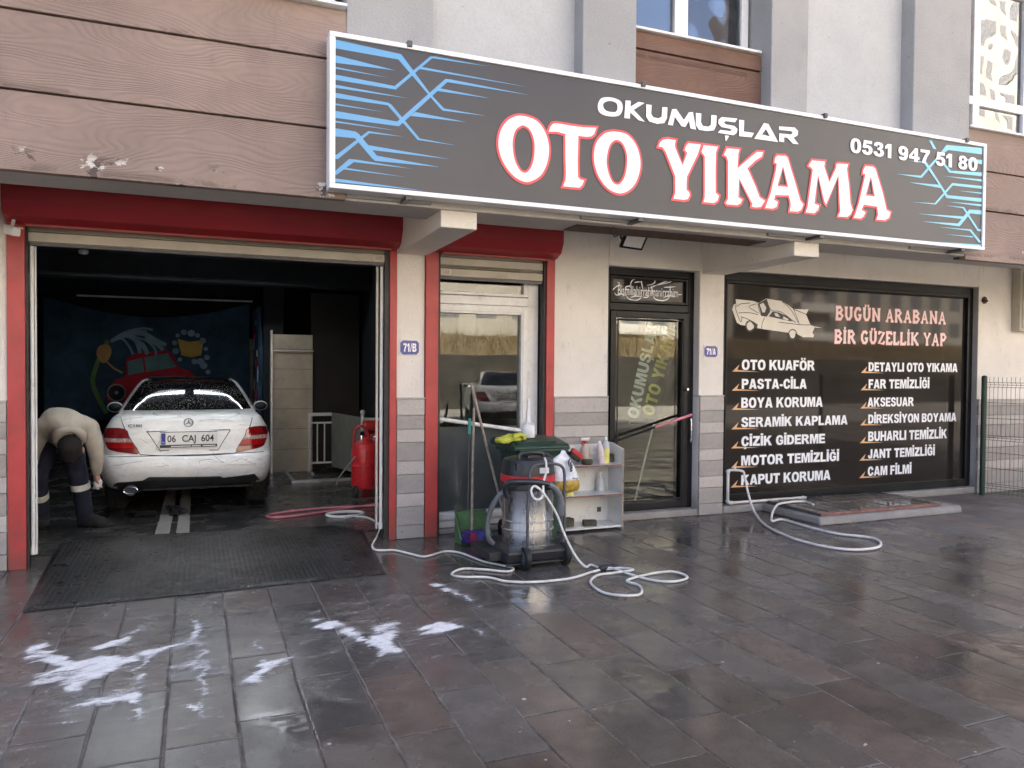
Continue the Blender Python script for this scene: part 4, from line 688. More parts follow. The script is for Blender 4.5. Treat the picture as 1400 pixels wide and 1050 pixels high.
# white glazed door behind the small shutter
D = obj('glazed_door', MB().box(2.12, 3.205, .19, .23, .045, .055), 'pvc', B)
f = MB()
f.box(3.085, 3.20, .12, .22, .06, 2.60); f.box(2.12, 2.135, .12, .22, .06, 2.60)
f.box(2.135, 3.085, .12, .22, 2.215, 2.30); f.box(2.135, 3.085, .12, .22, .045, .11)
obj('door_frame', f, 'pvc', D, bevel=.006)
f = MB()
f.box(3.005, 3.08, .10, .20, .115, 2.21); f.box(2.137, 3.005, .10, .20, 2.125, 2.21); f.box(2.137, 3.005, .10, .20, .115, .20); f.box(2.137, 2.15, .10, .20, .2, 2.125)
f.box(3.02, 3.065, .09, .10, .2, 2.19); f.box(2.15, 3.02, .09, .10, 2.145, 2.19); f.box(2.15, 3.065, .09, .10, .13, .18)
f.box(3.035, 3.08, .11, .2, 2.305, 2.6); f.box(2.137, 3.035, .11, .2, 2.305, 2.335)
obj('sash', f, 'pvc', D, bevel=.005)
obj('pane', MB().box(2.15, 3.005, .15, .158, 1.02, 2.125), 'glass', D); obj('pane', MB().box(2.137, 3.035, .15, .158, 2.335, 2.55), 'glass', D)
obj('lower_panel', MB().box(2.15, 3.005, .148, .158, .2, 1.02), 'lower_glass', D)
obj('push_bar', MB().tube([(2.13, .06, 1.108), (3.06, .06, .965)], .020, 10), 'pvc', D, smooth=True)
# black entrance door
D = obj('entrance_door', MB().box(3.945, 5.07, .20, .24, .076, .09), 'black_metal', B)
f = MB()
f.box(3.942, 4.015, .10, .20, .076, 2.662); f.box(5.0, 5.073, .10, .20, .076, 2.662); f.box(4.015, 5.0, .10, .20, 2.585, 2.662); f.box(4.015, 5.0, .10, .20, 2.215, 2.295)
obj('door_frame', f, 'black_metal', D, bevel=.006)
f = MB()
f.box(4.02, 4.085, .085, .18, .085, 2.21); f.box(4.93, 4.995, .085, .18, .085, 2.21); f.box(4.085, 4.93, .085, .18, 2.145, 2.21); f.box(4.085, 4.93, .085, .18, .085, .165)
f.box(4.095, 4.11, .075, .085, .18, 2.13); f.box(4.905, 4.92, .075, .085, .18, 2.13); f.box(4.11, 4.905, .075, .085, 2.115, 2.13); f.box(4.11, 4.905, .075, .085, .18, .195)
f.box(4.02, 4.05, .10, .19, 2.30, 2.58); f.box(4.965, 4.995, .10, .19, 2.30, 2.58); f.box(4.05, 4.965, .10, .19, 2.555, 2.58); f.box(4.05, 4.965, .10, .19, 2.30, 2.325)
obj('sash', f, 'black_metal', D, bevel=.004)
obj('pane', MB().box(4.085, 4.93, .14, .148, .165, 2.145), 'glass', D)
tp = obj('transom_panel', MB().box(4.05, 4.965, .135, .145, 2.325, 2.555), 'film', D)
f = MB().tube([(4.045, .055, .83), (4.45, .05, .945), (5.02, .05, 1.10)], .013, 8); obj('door_bar', f, 'black_metal', D, smooth=True)
f = MB().tube([(4.55, .0495, .972), (5.025, .0495, 1.102)], .0155, 8); obj('bar_grip', f, 'pink_hose', D, smooth=True)
f = MB().tube([(5.02, .06, .80), (5.02, .05, .84), (5.02, .05, 1.02), (5.02, .06, 1.06)], .010, 8); f.lathe([(.014, .04), (.02, .05), (.014, .1)], (4.965, 0, 1.38), 12, 'y'); obj('door_handle', f, 'chrome', D, smooth=True)
f = MB()
for i, p in enumerate(BIS):
    q = cr2(p, 6, False); n = len(q); f.ribbon(q, [.004 + .009 * math.sin(math.pi * k / max(1, n - 1)) ** .7 for k in range(n)], .1335 - .0002 * i)
(bx0, bz0), (bx1, _), (_, bz2), (_, bz3) = BIST
text_mb('Bismillahirrahmanirrahim', bx0, bx1, bz0 + .004, bz2 + .034, .1295, .004, f)
obj('lettering', f, 'lettering', D)
# shop window with vinyl film
W = obj('shop_window', MB().box(5.405, 9.455, .14, .18, .09, .10), 'black_metal', B)
f = MB(); f.box(5.402, 5.475, .07, .14, .09, 2.695); f.box(9.375, 9.455, .07, .14, .09, 2.695); f.box(5.475, 9.375, .07, .14, 2.60, 2.695); f.box(5.475, 9.375, .07, .14, .09, .165)
f.box(5.475, 5.495, .06, .12, .165, 2.60); f.box(9.345, 9.375, .06, .12, .165, 2.60); f.box(5.495, 9.345, .06, .12, 2.565, 2.60); f.box(5.495, 9.345, .06, .12, .165, .19)
obj('frame', f, 'black_metal', W, bevel=.005)
obj('pane', MB().box(5.495, 9.345, .10, .112, .19, 2.565), 'film', W)
obj('reveal', MB().box(9.456, 9.462, -.0, .07, .09, 2.69), 'concrete', B)
for s, a, b, z0, z1 in LIST:
    for wd_ in sans_words(s, a, b, z0 + .003, z1 - .003, .0988, .009): obj('lettering_border', wd_, 'ink', W)  # fattened black copy of each word behind the white letters
    for wd_ in sans_words(s, a, b, z0 + .003, z1 - .003, .0975): obj('lettering', wd_, 'lettering', W)
ax0, az0 = ARROW[0]
for s, a, b, z0, z1 in LIST:
    m = MB(); ox, oz = (5.597 if a < 7 else 7.535) - ax0, (z0 - .017) - az0
    P = [(x + ox, z + oz) for x, z in ARROW]
    m.poly([P[0], P[1], P[2], (P[2][0], P[2][1])][:3], .0965); m.poly([P[0], (P[2][0], P[2][1]), P[3]], .0963); obj('arrow_mark', m, 'orange', W)
# slab-serif heading, drawn stroke by stroke: each glyph in a unit box (width w, height 1)
GL = {'B': (.74, [[(.13, 0), (.13, 1)], [(.0, .93), (.45, .95), (.62, .76), (.42, .53), (.13, .53)], [(.42, .53), (.68, .3), (.5, .06), (0, .06)]]),
 'U': (.80, [[(.15, 1), (.15, .3), (.3, .08), (.5, .08), (.65, .3), (.65, 1)], [(0, .95), (.3, .95)], [(.5, .95), (.8, .95)]]),
 'G': (.76, [[(.66, .78), (.5, .94), (.28, .92), (.12, .66), (.12, .34), (.28, .08), (.5, .06), (.62, .2), (.62, .42)], [(.42, .42), (.76, .42)]]),
 'N': (.86, [[(.15, 0), (.15, 1)], [(.13, .98), (.71, .02)], [(.71, 0), (.71, 1)], [(0, .05), (.3, .05)], [(.56, .95), (.86, .95)], [(0, .95), (.2, .95)]]),
 'A': (.84, [[(.13, 0), (.42, .98)], [(.42, .98), (.71, 0)], [(.22, .34), (.62, .34)], [(0, .05), (.28, .05)], [(.56, .05), (.84, .05)]]),
 'R': (.80, [[(.13, 0), (.13, 1)], [(0, .94), (.45, .94), (.62, .74), (.42, .50), (.13, .50)], [(.38, .50), (.68, .05), (.8, .05)], [(0, .05), (.28, .05)]]),
 'I': (.32, [[(.16, 0), (.16, 1)], [(0, .05), (.32, .05)], [(0, .95), (.32, .95)]]),
 'Z': (.70, [[(.08, .76), (.1, .94), (.62, .94), (.08, .06), (.62, .06), (.64, .26)]]),
 'E': (.66, [[(.13, 0), (.13, 1)], [(0, .94), (.58, .94), (.6, .76)], [(.13, .51), (.44, .51)], [(0, .06), (.6, .06), (.64, .26)]]),
 'L': (.62, [[(.13, 0), (.13, 1)], [(0, .94), (.28, .94)], [(0, .06), (.56, .06), (.6, .28)]]),
 'K': (.84, [[(.13, 0), (.13, 1)], [(.68, .95), (.16, .44)], [(.3, .56), (.7, .05), (.84, .05)], [(.52, .95), (.8, .95)], [(0, .05), (.28, .05)], [(0, .95), (.28, .95)]]),
 'Y': (.82, [[(.12, .95), (.41, .46)], [(.70, .95), (.41, .46)], [(.41, .5), (.41, 0)], [(0, .95), (.28, .95)], [(.56, .95), (.82, .95)], [(.26, .05), (.56, .05)]]),
 'P': (.70, [[(.13, 0), (.13, 1)], [(0, .94), (.45, .94), (.62, .72), (.42, .46), (.13, .46)], [(0, .05), (.28, .05)]])}
def heading(s, x0, x1, z0, z1):
    base = {'Ü': 'U', 'İ': 'I'}; tot = sum((GL[base.get(c, c)][0] + .14) if c != ' ' else .42 for c in s) - .14
    kx, kz = (x1 - x0) / tot, (z1 - z0)
    for wd, y, m in ((.046, .0975, 'letter_red'), (.034, .0955, 'pink')):
        mb = MB(); cx = 0; e = 0
        for c in s + ' ':
            if c == ' ': obj('lettering' if m == 'pink' else 'lettering_outline', mb, m, W); mb = MB(); cx += .42; continue
            gw, st = GL[base.get(c, c)]
            for i, p in enumerate(st):
                e += 1; th = wd * (1.0 if (abs(p[0][0] - p[-1][0]) < .02 or len(p) > 2) else .72)
                mb.ribbon([(x0 + (cx + a) * kx, z0 + b * kz) for a, b in p], th, y - .00004 * (e % 24))
            for dx in ({'Ü': (.26, .54), 'İ': (.16,)}.get(c, ())):
                e += 1; mb.ribbon([(x0 + (cx + dx) * kx - .014, z0 + 1.16 * kz), (x0 + (cx + dx) * kx + .014, z0 + 1.16 * kz)], wd * .8, y - .00004 * (e % 24))
            cx += gw + .14
for s, a, b, z0, z1 in HEAD: heading(s, a + .02, b - .02, z0 + .01, z1 - .008)
# finned car picture on the film
m = MB(); m.poly(CARB, .0980); pic = obj('car_picture', m, 'cream', W)
m = MB()
for p in CARW: m.poly(p, .0972)
for i, p in enumerate(CARL): m.ribbon(cr2(p, 4, False), .008, .0970 - .00005 * i)
for cx, cz in CARH: m.ribbon([(cx + .062 * math.cos(a), cz + .062 * math.sin(a)) for a in np.linspace(0, 6.2832, 25)], .012, .0955)
obj('car_picture_lines', m, 'ink', W)
m = MB()
for p in CARG: m.poly(p, .0964)
for i, (cx, cz) in enumerate(CARH): m.poly([(cx + (.045 if i == 0 else .04) * math.cos(a), cz + (.048 if i == 0 else .042) * math.sin(a)) for a in np.linspace(0, 6.2832, 21)[:-1]], .0958)
obj('car_picture_highlights', m, 'cream', W)

# ================================================================ FIXED TO THE BUILDING
def shutter(x0, x1, zb, label, stx):
    T_ = thing('roller_shutter', label, 'roller shutter', (x0, 0, 2.53), 'red roller shutters over the doors')
    prof = [(-.25, 3.05), (-.25, 2.815), (-.195, 2.715), (-.10, 2.675), (.02, 2.675), (.02, 3.05)]
    obj('shutter_box', MB().xprism(prof, x0, x1), 'red_shaded', T_, bevel=.006)
    obj('box_lip', MB().box(x0 + .13, x1 - .08, -.10, -.02, 2.655, 2.673), 'red', T_)
    c = MB(); z = zb; i = 0
    for h in (.088, .018, .085, .07):
        c.xprism([(.03, z + .003), (.012, z + .012), (.012, z + h - .008), (.03, z + h - .002), (.05, z + h - .002), (.05, z + .003)], x0 + .13, x1 - .105); z += h
    obj('slat_curtain', c, 'slat', T_, bevel=.003)
    obj('bottom_bar', MB().box(x0 + .14, x1 - .11, .015, .055, zb - .02, zb + .001), 'grey_metal', T_)
    s = obj('paper_label', MB().box(stx, stx + .10, .0085, .0115, zb + .02, zb + .075), 'paper', T_)
    ln_ = MB()
    for k in range(4): ln_.box(stx + .012, stx + .088 - .012 * (k % 2), .0075, .0083, zb + .03 + .011 * k, zb + .033 + .011 * k)
    obj('print_lines', ln_, 'rust', s)
    return T_
shutter(-1.335, 1.715, 2.545, 'wide shade-darkened red shutter box with rolled up beige slats over the garage opening', 1.50)
shutter(1.998, 3.30, 2.455, 'narrow shade-darkened red shutter box with beige slats over the white glazed door', 2.14)

# the big shop sign
SG = thing('shop_sign', 'long dark grey sign with white frame reading OTO YIKAMA and a phone number', 'shop sign', (4.09, -1.55, 2.82))
sx0, sx1, sz0, sz1 = .842, 7.335, 2.82, 3.883
obj('panel', MB().box(sx0 + .03, sx1 - .03, -1.6, -1.50, sz0 + .025, sz1 - .025), 'sign', SG)
f = MB(); f.box(sx0, sx1, -1.615, -1.48, sz1 - .034, sz1); f.box(sx0, sx1, -1.615, -1.48, sz0, sz0 + .034); f.box(sx0, sx0 + .040, -1.615, -1.48, sz0 + .034, sz1 - .034); f.box(sx1 - .038, sx1, -1.615, -1.48, sz0 + .034, sz1 - .034)
obj('frame', f, 'sign_white', SG, bevel=.005)
for x in (1.38, 3.3, 5.2, 7.02):
    obj('bracket', MB().box(x, x + .035, -1.635, -1.44, sz1 - .022, sz1 + .018), 'grey_metal', SG, bevel=.003)
    obj('bracket', MB().box(x, x + .05, -1.60, -1.38, sz0 - .028, sz0 - .002), 'grey_metal', SG, bevel=.003)
for lo_, hi_ in ((0, 4), (4, 9)):
    m = MB()
    for i, p in enumerate(STRIPES):
        if lo_ <= p[0][0] < hi_:
            p = [(min(max(a if a > 1.0 else a - .02, sx0 + .041), sx1 - .039), min(max(b, sz0 + .035), sz1 - .035)) for a, b in p]; m.poly(p, -1.6012 - .00012 * i)
    obj('circuit_stripes', m, 'stripe', SG)
m1, m2 = MB(), MB()
for i, (o_, h_, sm) in enumerate(BIG):
    if i == 3: obj('outline_letters', m1, 'letter_red', SG); obj('lettering', m2, 'lettering', SG); m1, m2 = MB(), MB()
    if sm: o_ = cr2(o_, 5); h_ = cr2(h_, 5) if h_ else None
    m1.poly(grow(o_, .0185), -1.6055 - .0001 * i, grow(h_, -.017) if h_ else None); m2.poly(o_, -1.6075 - .0001 * i, h_)
obj('outline_letters', m1, 'letter_red', SG); obj('lettering', m2, 'lettering', SG)
m = MB()
for i, (o_, h_, sm) in enumerate(SMALL):
    if sm: o_ = cr2(o_, 4); h_ = cr2(h_, 4)
    m.poly(o_, -1.6065 - .0001 * i, h_)
obj('lettering', m, 'lettering', SG)
s, a, b, z0, z1 = PHONE
for wd_ in sans_words(s, a, b, z0 + .004, z1 - .004, -1.6075): obj('lettering', wd_, 'lettering', SG)

# flood light under the sign
FL = thing('flood_light', 'black square flood light tilted down beneath the sign soffit', 'flood light', (3.87, -.6, 2.83))
rt = Matrix.Rotation(RAD(42), 3, 'X') @ Matrix.Rotation(RAD(-6), 3, 'Z')
f = MB().obox((3.87, -.6, 2.83), (.24, .035, .19), rt); f.obox((3.87, -.572, 2.862), (.15, .04, .10), rt); obj('housing', f, 'black_metal', FL, bevel=.006)
obj('glass', MB().obox(Vector((3.87, -.6, 2.83)) + rt @ Vector((0, -.0195, 0)), (.19, .006, .135), rt), 'white_plastic', FL)
obj('led_panel', MB().obox(Vector((3.87, -.6, 2.83)) + rt @ Vector((0, -.0235, .018)), (.10, .004, .055), rt), 'cream', FL)
f = MB().tube([(3.742, -.58, 2.83), (3.735, -.56, 2.93), (3.735, -.56, 3.0), (3.87, -.56, 3.10), (4.0, -.56, 3.0), (4.0, -.56, 2.93), (3.995, -.58, 2.84)], .009, 6); f.tube([(3.87, -.56, 3.1), (3.87, -.5, 3.122)], .02, 8); obj('bracket', f, 'black_metal', FL, smooth=True)
obj('cable', MB().tube(cr([(3.87, -.5, 3.10), (3.80, -.55, 3.02), (3.62, -.8, 2.86), (3.45, -.96, 2.775), (3.30, -1.2, 2.772), (3.2, -1.38, 2.77)], 6), .006, 6), 'black_rubber', FL, smooth=True)

# security camera
CC = thing('security_camera', 'small white security camera hanging under the left end of the shutter box', 'camera', (-1.275, -.16, 2.70))
obj('mount', MB().lathe([(.052, 2.700), (.050, 2.690), (.020, 2.678)], (-1.27, -.15, 0), 20), 'white_plastic', CC, smooth=True)
obj('arm', MB().tube([(-1.27, -.15, 2.685), (-1.275, -.16, 2.645), (-1.285, -.185, 2.625)], .013, 10), 'white_plastic', CC, smooth=True)
d_ = Vector((.55, -.8, -.22)).normalized(); rq = d_.to_track_quat('X', 'Z').to_matrix()
cbody = obj('body', MB().obox((-1.268, -.22, 2.59), (.15, .062, .06), rq), 'white_plastic', CC, bevel=.012)
obj('hood', MB().obox(Vector((-1.268, -.22, 2.59)) + rq @ Vector((.012, 0, .035)), (.165, .07, .008), rq), 'white_plastic', CC, bevel=.003)
obj('lens', MB().lathe([(.026, 0), (.026, .004), (.012, .006), (.001, .006)], (0, 0, 0), 20, 'x'), 'black_plastic', CC)
lo = CC.children[-1]
lo.data.transform(Matrix.Translation(Vector((-1.268, -.22, 2.59)) + rq @ Vector((.074, 0, 0)) - Vector((-1.275, -.16, 2.70))) @ rq.to_4x4() @ Matrix.Translation(Vector((1.275, .16, -2.70))))

# house number plates
def numplate(x0, x1, z0, z1, s, label):
    T_ = thing('house_number_plate', label, 'number plate', (x0, 0, z0), 'blue enamel house number plates')
    obj('plate', MB().box(x0, x1, -.010, -.001, z0, z1), 'white_plastic', T_, bevel=.002)
    e = .010; c = .022
    p = [(x0 + e + c, z0 + e), (x1 - e - c, z0 + e), (x1 - e, z0 + e + c), (x1 - e, z1 - e - c), (x1 - e - c, z1 - e), (x0 + e + c, z1 - e), (x0 + e, z1 - e - c), (x0 + e, z0 + e + c)]
    obj('blue_field', MB().prism(p, -.0125, -.0105), 'blue_plate', T_)
    obj('lettering', sans_words(s, x0 + .038, x1 - .034, z0 + .036, z1 - .036, -.0132)[0], 'lettering', T_)
numplate(1.735, 1.932, 1.705, 1.855, '71/B', 'blue enamel plate 71/B on the pillar right of the garage')
numplate(5.125, 5.318, 1.725, 1.865, '71/A', 'blue enamel plate 71/A on the pillar left of the shop window')

# meter box at the right edge, wall stub
MBX = thing('meter_box', 'beige wall cabinet at the far right end of the facade', 'cabinet', (10.2, 0, 2.2))
obj('body', MB().box(10.09, 11.0, -.12, -.001, 2.14, 2.96), 'slat', MBX, bevel=.008); obj('door', MB().box(10.13, 10.96, -.135, -.122, 2.18, 2.92), 'slat', MBX, bevel=.006)
PI_ = thing('wall_bracket', 'small rusty bracket at the top right corner of the shop window', 'bracket', (9.55, 0, 2.5))
f = MB(); f.lathe([(.05, -.012), (.05, -.004)], (9.56, 0, 2.535), 7, 'y'); f.tube([(9.56, -.01, 2.535), (9.54, -.06, 2.52), (9.5, -.05, 2.53)], .012, 6); obj('hook', f, 'rust', PI_)

# tap pipe and hose at the shop window
PP = thing('water_pipe', 'white plastic water pipe with tap along the shop window bottom', 'pipe', (5.45, -.03, .1))
f = MB().tube([(5.447, -.045, .49), (5.447, -.045, .14), (5.452, -.045, .125), (5.47, -.045, .118), (6.56, -.045, .118)], .0165, 10)
for c_ in ((5.447, .47), (5.447, .14), (5.5, .118), (6.52, .118)): f.sphere((c_[0], -.045, c_[1]), .024, 8)
obj('pipe', f, 'pvc', PP, smooth=True)
f = MB().tube([(5.447, -.05, .485), (5.50, -.07, .487), (5.56, -.10, .485), (5.60, -.12, .47)], .014, 8); f.box(5.50, 5.525, -.085, -.06, .50, .525); obj('tap', f, 'white_metal', PP, smooth=True)
h = [(5.60, -.12, .47), (5.605, -.14, .40), (5.595, -.19, .28), (5.585, -.27, .14), (5.57, -.36, .05)]
seg = HOSE.index(None); h1 = [(a, b, .017) for a, b in HOSE[:seg]]; h2 = [(a, b, z) for (a, b), z in zip(HOSE[seg + 1:], (.06, .132, .136, .136, .134))]
pts = h + h1[1:] + h2
tag(obj('garden_hose', MB().tube(cr(pts, 8), .0125, 10), 'hose_w', None, True), 'white garden hose curling from the tap over the paving onto the concrete step', 'hose')

# raised step in front of the shop window
ST = thing('entrance_step', 'low concrete step with dark pavers and red brick edge below the shop window', 'step', (7, -.4, 0))
q = MB(); q.xprism([(-.92, 0), (-.90, .068), (-.87, .080), (.0, .080), (.0, 0)], 5.93, 8.02)
for i in range(len(q.v)): x, y, z = q.v[i]; q.v[i] = (x + .012 * math.sin(y * 9 + z * 30), y + .012 * math.sin(x * 7), z)
obj('slab', q, 'concrete', ST, bevel=.018)
q = MB(); nx = 12
for i in range(nx):
    a = 5.99 + i * 1.78 / nx; b = a + 1.78 / nx - .012; cy = -.82
    for j, ln_ in enumerate((.40, .40)): q.box(a, b, cy + .006, cy + ln_ - .006, 0.083, .118 + random.uniform(-.004, .004)); cy += ln_
obj('paver', q, 'paving', ST, bevel=.006)
obj('brick_edge', MB().box(6.0, 7.76, -.858, -.826, .082, .112), 'brick', ST, bevel=.006)

# green mesh fence
FN = thing('mesh_fence', 'dark green wire mesh fence panel on a post at the right', 'fence', (9.42, -.12, 0))
f = MB().tube([(9.42, -.13, 0), (9.42, -.13, 1.53)], .034, 14); f.sphere((9.42, -.13, 1.53), .034, 8, (1, 1, .6)); obj('post', f, 'wire_green', FN, smooth=True)
f = MB(); dv = Vector((.22, -1, 0)).normalized(); o0 = Vector((9.43, -.16, 0)); nv = Vector((-dv.y, dv.x, 0))
def fp(s_, z, k=0.0): p = o0 + dv * s_ + nv * k; return (p.x, p.y, z)
prof = [(.03, 0), (.10, 0), (.13, .03), (.16, 0), (.72, 0), (.75, .03), (.78, 0), (1.40, 0), (1.43, .03), (1.46, 0), (1.53, 0)]
for i in range(61): f.tube([fp(.03 + i * .05, z, k) for z, k in prof], .0026, 5)
for z, k in ((.10, 0), (.13, .03), (.16, 0), (.36, 0), (.56, 0), (.72, 0), (.75, .03), (.78, 0), (1.0, 0), (1.2, 0), (1.40, 0), (1.43, .03), (1.46, 0)): f.tube([fp(0, z, k + .005), fp(3.06, z, k + .005)], .003, 5)
obj('wire_mesh', f, 'wire_green', FN, smooth=True)
for s_ in (2.5,): p = fp(s_ + .56, 0); obj('post', MB().tube([(p[0], p[1], 0), (p[0], p[1], 1.53)], .034, 14), 'wire_green', FN, smooth=True)
# ================================================================ CAR
CX, CYR, FZ = -.075, 2.05, -.06
WT = [(.245, .80, .17), (.265, .82, .125), (.29, .837, .095), (.36, .862, .03), (.46, .882, .0), (.56, .888, .004), (.615, .886, .03), (.635, .884, .062), (.70, .882, .068), (.80, .872, .072), (.90, .838, .080), (.96, .808, .088), (1.00, .785, .098), (1.022, .768, .115), (1.040, .745, .155), (1.062, .715, .26), (1.085, .695, .46)]
def lerp_t(tab, z, k):
    if z <= tab[0][0]: return tab[0][k]
    for a, b in zip(tab[:-1], tab[1:]):
        if z <= b[0]: u = (z - a[0]) / (b[0] - a[0]); return a[k] + (b[k] - a[k]) * u
    return tab[-1][k]
def rear_y(x, z, lift=0.0):                    # world y of the car's tail at world x, z
    hw, yr = lerp_t(WT, z, 1), lerp_t(WT, z, 2); ax = min(abs(x - CX), hw); r = min(.24, hw * .4)
    c = ax - (hw - r); cor = r - math.sqrt(max(0, r * r - c * c)) if c > 0 else 0
    return CYR + yr + .075 * (ax / hw) ** 2 + cor - lift
def outline(hw, yr, yf, n=26, r=.24):
    r = min(r, hw * .4); xs_ = [hw * math.sin(math.pi / 2 * t) for t in np.linspace(-1, 1, n)]
    def off(x, bow): c = abs(x) - (hw - r); return bow * (x / hw) ** 2 + (r - math.sqrt(max(0, r * r - c * c)) if c > 0 else 0)
    L = [(CX + x, CYR + yr + off(x, .075)) for x in xs_]; y0, y1 = yr + .075 + r, yf - .16 - r
    L += [(CX + hw, CYR + y0 + (y1 - y0) * k / 9) for k in range(1, 9)]
    L += [(CX + x, CYR + yf - off(x, .16)) for x in xs_[::-1]]
    L += [(CX - hw, CYR + y1 + (y0 - y1) * k / 9) for k in range(1, 9)]
    return L
CAR = thing('parked_car', 'white sedan wet with soap in the garage, seen from behind', 'car', (CX, CYR, FZ))
def hull(tab, fy_, cap=True):
    m = MB(); n = None
    for z, hw, yr in tab:
        L = outline(hw, yr, fy_(z)); n = len(L); m.v += [(x, y, z) for x, y in L]
    for i in range(len(tab) - 1):
        for k in range(n): m.f.append((i * n + k, i * n + (k + 1) % n, (i + 1) * n + (k + 1) % n, (i + 1) * n + k)); m.mi.append(0)
    if cap:
        o = (len(tab) - 1) * n; h = 26                 # bridge tail row to nose row so the top is a strip mesh
        m.f.append(tuple(o + k for k in range(n))); m.mi.append(0)
    m.f.append(tuple(range(n))[::-1]); m.mi.append(0)
    return m
body = hull(WT, lambda z: 4.60 - .55 * max(0, z - .60) ** 1.1 * 1.6 - (.1 if z < .25 else 0))
obj('body', body, 'car_white', CAR, smooth=True)
GT = [(1.06, .745, .42), (1.10, .722, .50), (1.16, .692, .62), (1.24, .652, .79), (1.32, .608, .97), (1.375, .572, 1.12), (1.405, .545, 1.24), (1.428, .50, 1.40), (1.441, .43, 1.58), (1.445, .30, 1.75)]
gfy = lambda z: 3.28 - (z - 1.06) * 2.55
obj('cabin', hull(GT, gfy), 'car_white', CAR, smooth=True)
def gr_y(x, z, lift=0.0):
    hw, yr = lerp_t(GT, z, 1), lerp_t(GT, z, 2); ax = min(abs(x - CX), hw); r = min(.24, hw * .4); c = ax - (hw - r)
    return CYR + yr + .075 * (ax / hw) ** 2 + (r - math.sqrt(max(0, r * r - c * c)) if c > 0 else 0) - lift
m = MB(); NX, NZ = 28, 16; rows = []
for j in range(NZ + 1):
    z = 1.085 + (1.398 - 1.085) * j / NZ; hw = lerp_t(GT, z, 1) - .045
    for i in range(NX + 1): x = CX + hw * (-1 + 2 * i / NX); m.v.append((x, gr_y(x, z, .006), z + .005))
m.f = [(j * (NX + 1) + i, j * (NX + 1) + i + 1, (j + 1) * (NX + 1) + i + 1, (j + 1) * (NX + 1) + i) for j in range(NZ) for i in range(NX)]; m.mi = [0] * len(m.f)
obj('rear_window', m, 'car_glass', CAR, smooth=True)
m = MB().ribbon([(CX - .5 + i / 20, 1.408) for i in range(21)], .014, lambda x, z: gr_y(x, z, .012)); obj('brake_light_strip', m, 'tail_red', CAR)
m = MB()
m.add([(CX + hw_ * s_, CYR + y_, z_) for (y_, hw_, z_) in ((1.30, .47, 1.428), (1.5, .47, 1.446), (1.8, .45, 1.452), (2.2, .45, 1.448)) for s_ in (-1, 1)], [(0, 1, 3, 2), (2, 3, 5, 4), (4, 5, 7, 6)])
obj('roof_glass', m, 'car_roofglass', CAR)
for sx in (-1, 1):
    m = MB()
    for j in range(9):
        z = 1.105 + .25 * j / 8; hw = lerp_t(GT, z, 1) + .004
        for i in range(13): m.v.append((CX + sx * hw, CYR + lerp_t(GT, z, 2) + .42 + (gfy(z) - lerp_t(GT, z, 2) - .98) * i / 12, z))
    m.f = [(j * 13 + i, j * 13 + i + 1, (j + 1) * 13 + i + 1, (j + 1) * 13 + i) for j in range(8) for i in range(12)]; m.mi = [0] * len(m.f)
    obj('side_window', m, 'car_roofglass', CAR, smooth=True)
    mr = obj('mirror', MB().sphere((CX + sx * .945, CYR + 2.72, 1.02), .1, 10, (1.0, .55, .72)), 'car_white', CAR, smooth=True)
    obj('mirror_glass', MB().sphere((CX + sx * .945, CYR + 2.685, 1.02), .082, 8, (1.0, .35, .72)), 'black_plastic', mr, smooth=True)
    obj('mirror_arm', MB().tube([(CX + sx * .86, CYR + 2.76, .99), (CX + sx * .72, CYR + 2.76, .98)], .03, 8), 'car_white', mr, smooth=True)
def surf_patch(poly, lift, step=.02):          # fill an outline with a fine grid laid on the tail, so that it follows its curve
    m = MB(); m.poly(poly, 0); bm = bmesh.new(); vs_ = [bm.verts.new(p) for p in m.v]
    for f in m.f:
        try: bm.faces.new([vs_[i] for i in f])
        except ValueError: pass
    for ax, (lo, hi) in (((1, 0, 0), (min(p[0] for p in poly), max(p[0] for p in poly))), ((0, 0, 1), (min(p[1] for p in poly), max(p[1] for p in poly)))):
        k = lo + step
        while k < hi:
            bmesh.ops.bisect_plane(bm, geom=list(bm.verts) + list(bm.edges) + list(bm.faces), plane_co=(k, 0, k), plane_no=ax); k += step
    out = MB(); bm.verts.index_update(); out.v = [(v.co.x, rear_y(v.co.x, v.co.z, lift), v.co.z) for v in bm.verts]; out.f = [tuple(v.index for v in f.verts) for f in bm.faces]; out.mi = [0] * len(out.f); bm.free()
    return out
def clipz(poly, z0, z1):                       # part of an outline between two heights
    def cut(p, z, keep_above):
        o = []
        for a, b in zip(p, p[1:] + p[:1]):
            ia, ib = (a[1] >= z) == keep_above, (b[1] >= z) == keep_above
            if ia: o.append(a)
            if ia != ib: u = (z - a[1]) / (b[1] - a[1]); o.append((a[0] + (b[0] - a[0]) * u, z))
        return o
    return cut(cut(list(poly), z0, True), z1, False)
def lamp(poly):
    poly = cr2(poly, 3)
    L = obj('tail_lamp', surf_patch(grow(poly, .006), .004), 'black_plastic', CAR)
    obj('red_lens', surf_patch(clipz(poly, .815, 1.0), .009), 'tail_red', L)
    obj('clear_lens', surf_patch(clipz(poly, .772, .813), .009), 'tail_clear', L)
    obj('red_lens', surf_patch(clipz(poly, .715, .770), .009), 'tail_bright', L)
    obj('red_lens', surf_patch(clipz(poly, .5, .713), .009), 'tail_red', L)
    q = MB()
    for k in range(9):
        zz = .779 + .011 * (k % 3); xx = sum(a for a, b in poly) / len(poly)
        q.ribbon([(xx - .07 + .004 * k, zz), (xx + .07, zz + .004)], .0025, lambda x, z: rear_y(x, z, .0105 + .0002 * k))
    obj('lamp_lines', q, 'lettering', L)
TLm = [(a, b) for a, b in TL]; lamp(TLm)
lamp([(2 * CX - a, b - .012) for a, b in TLm][::-1])
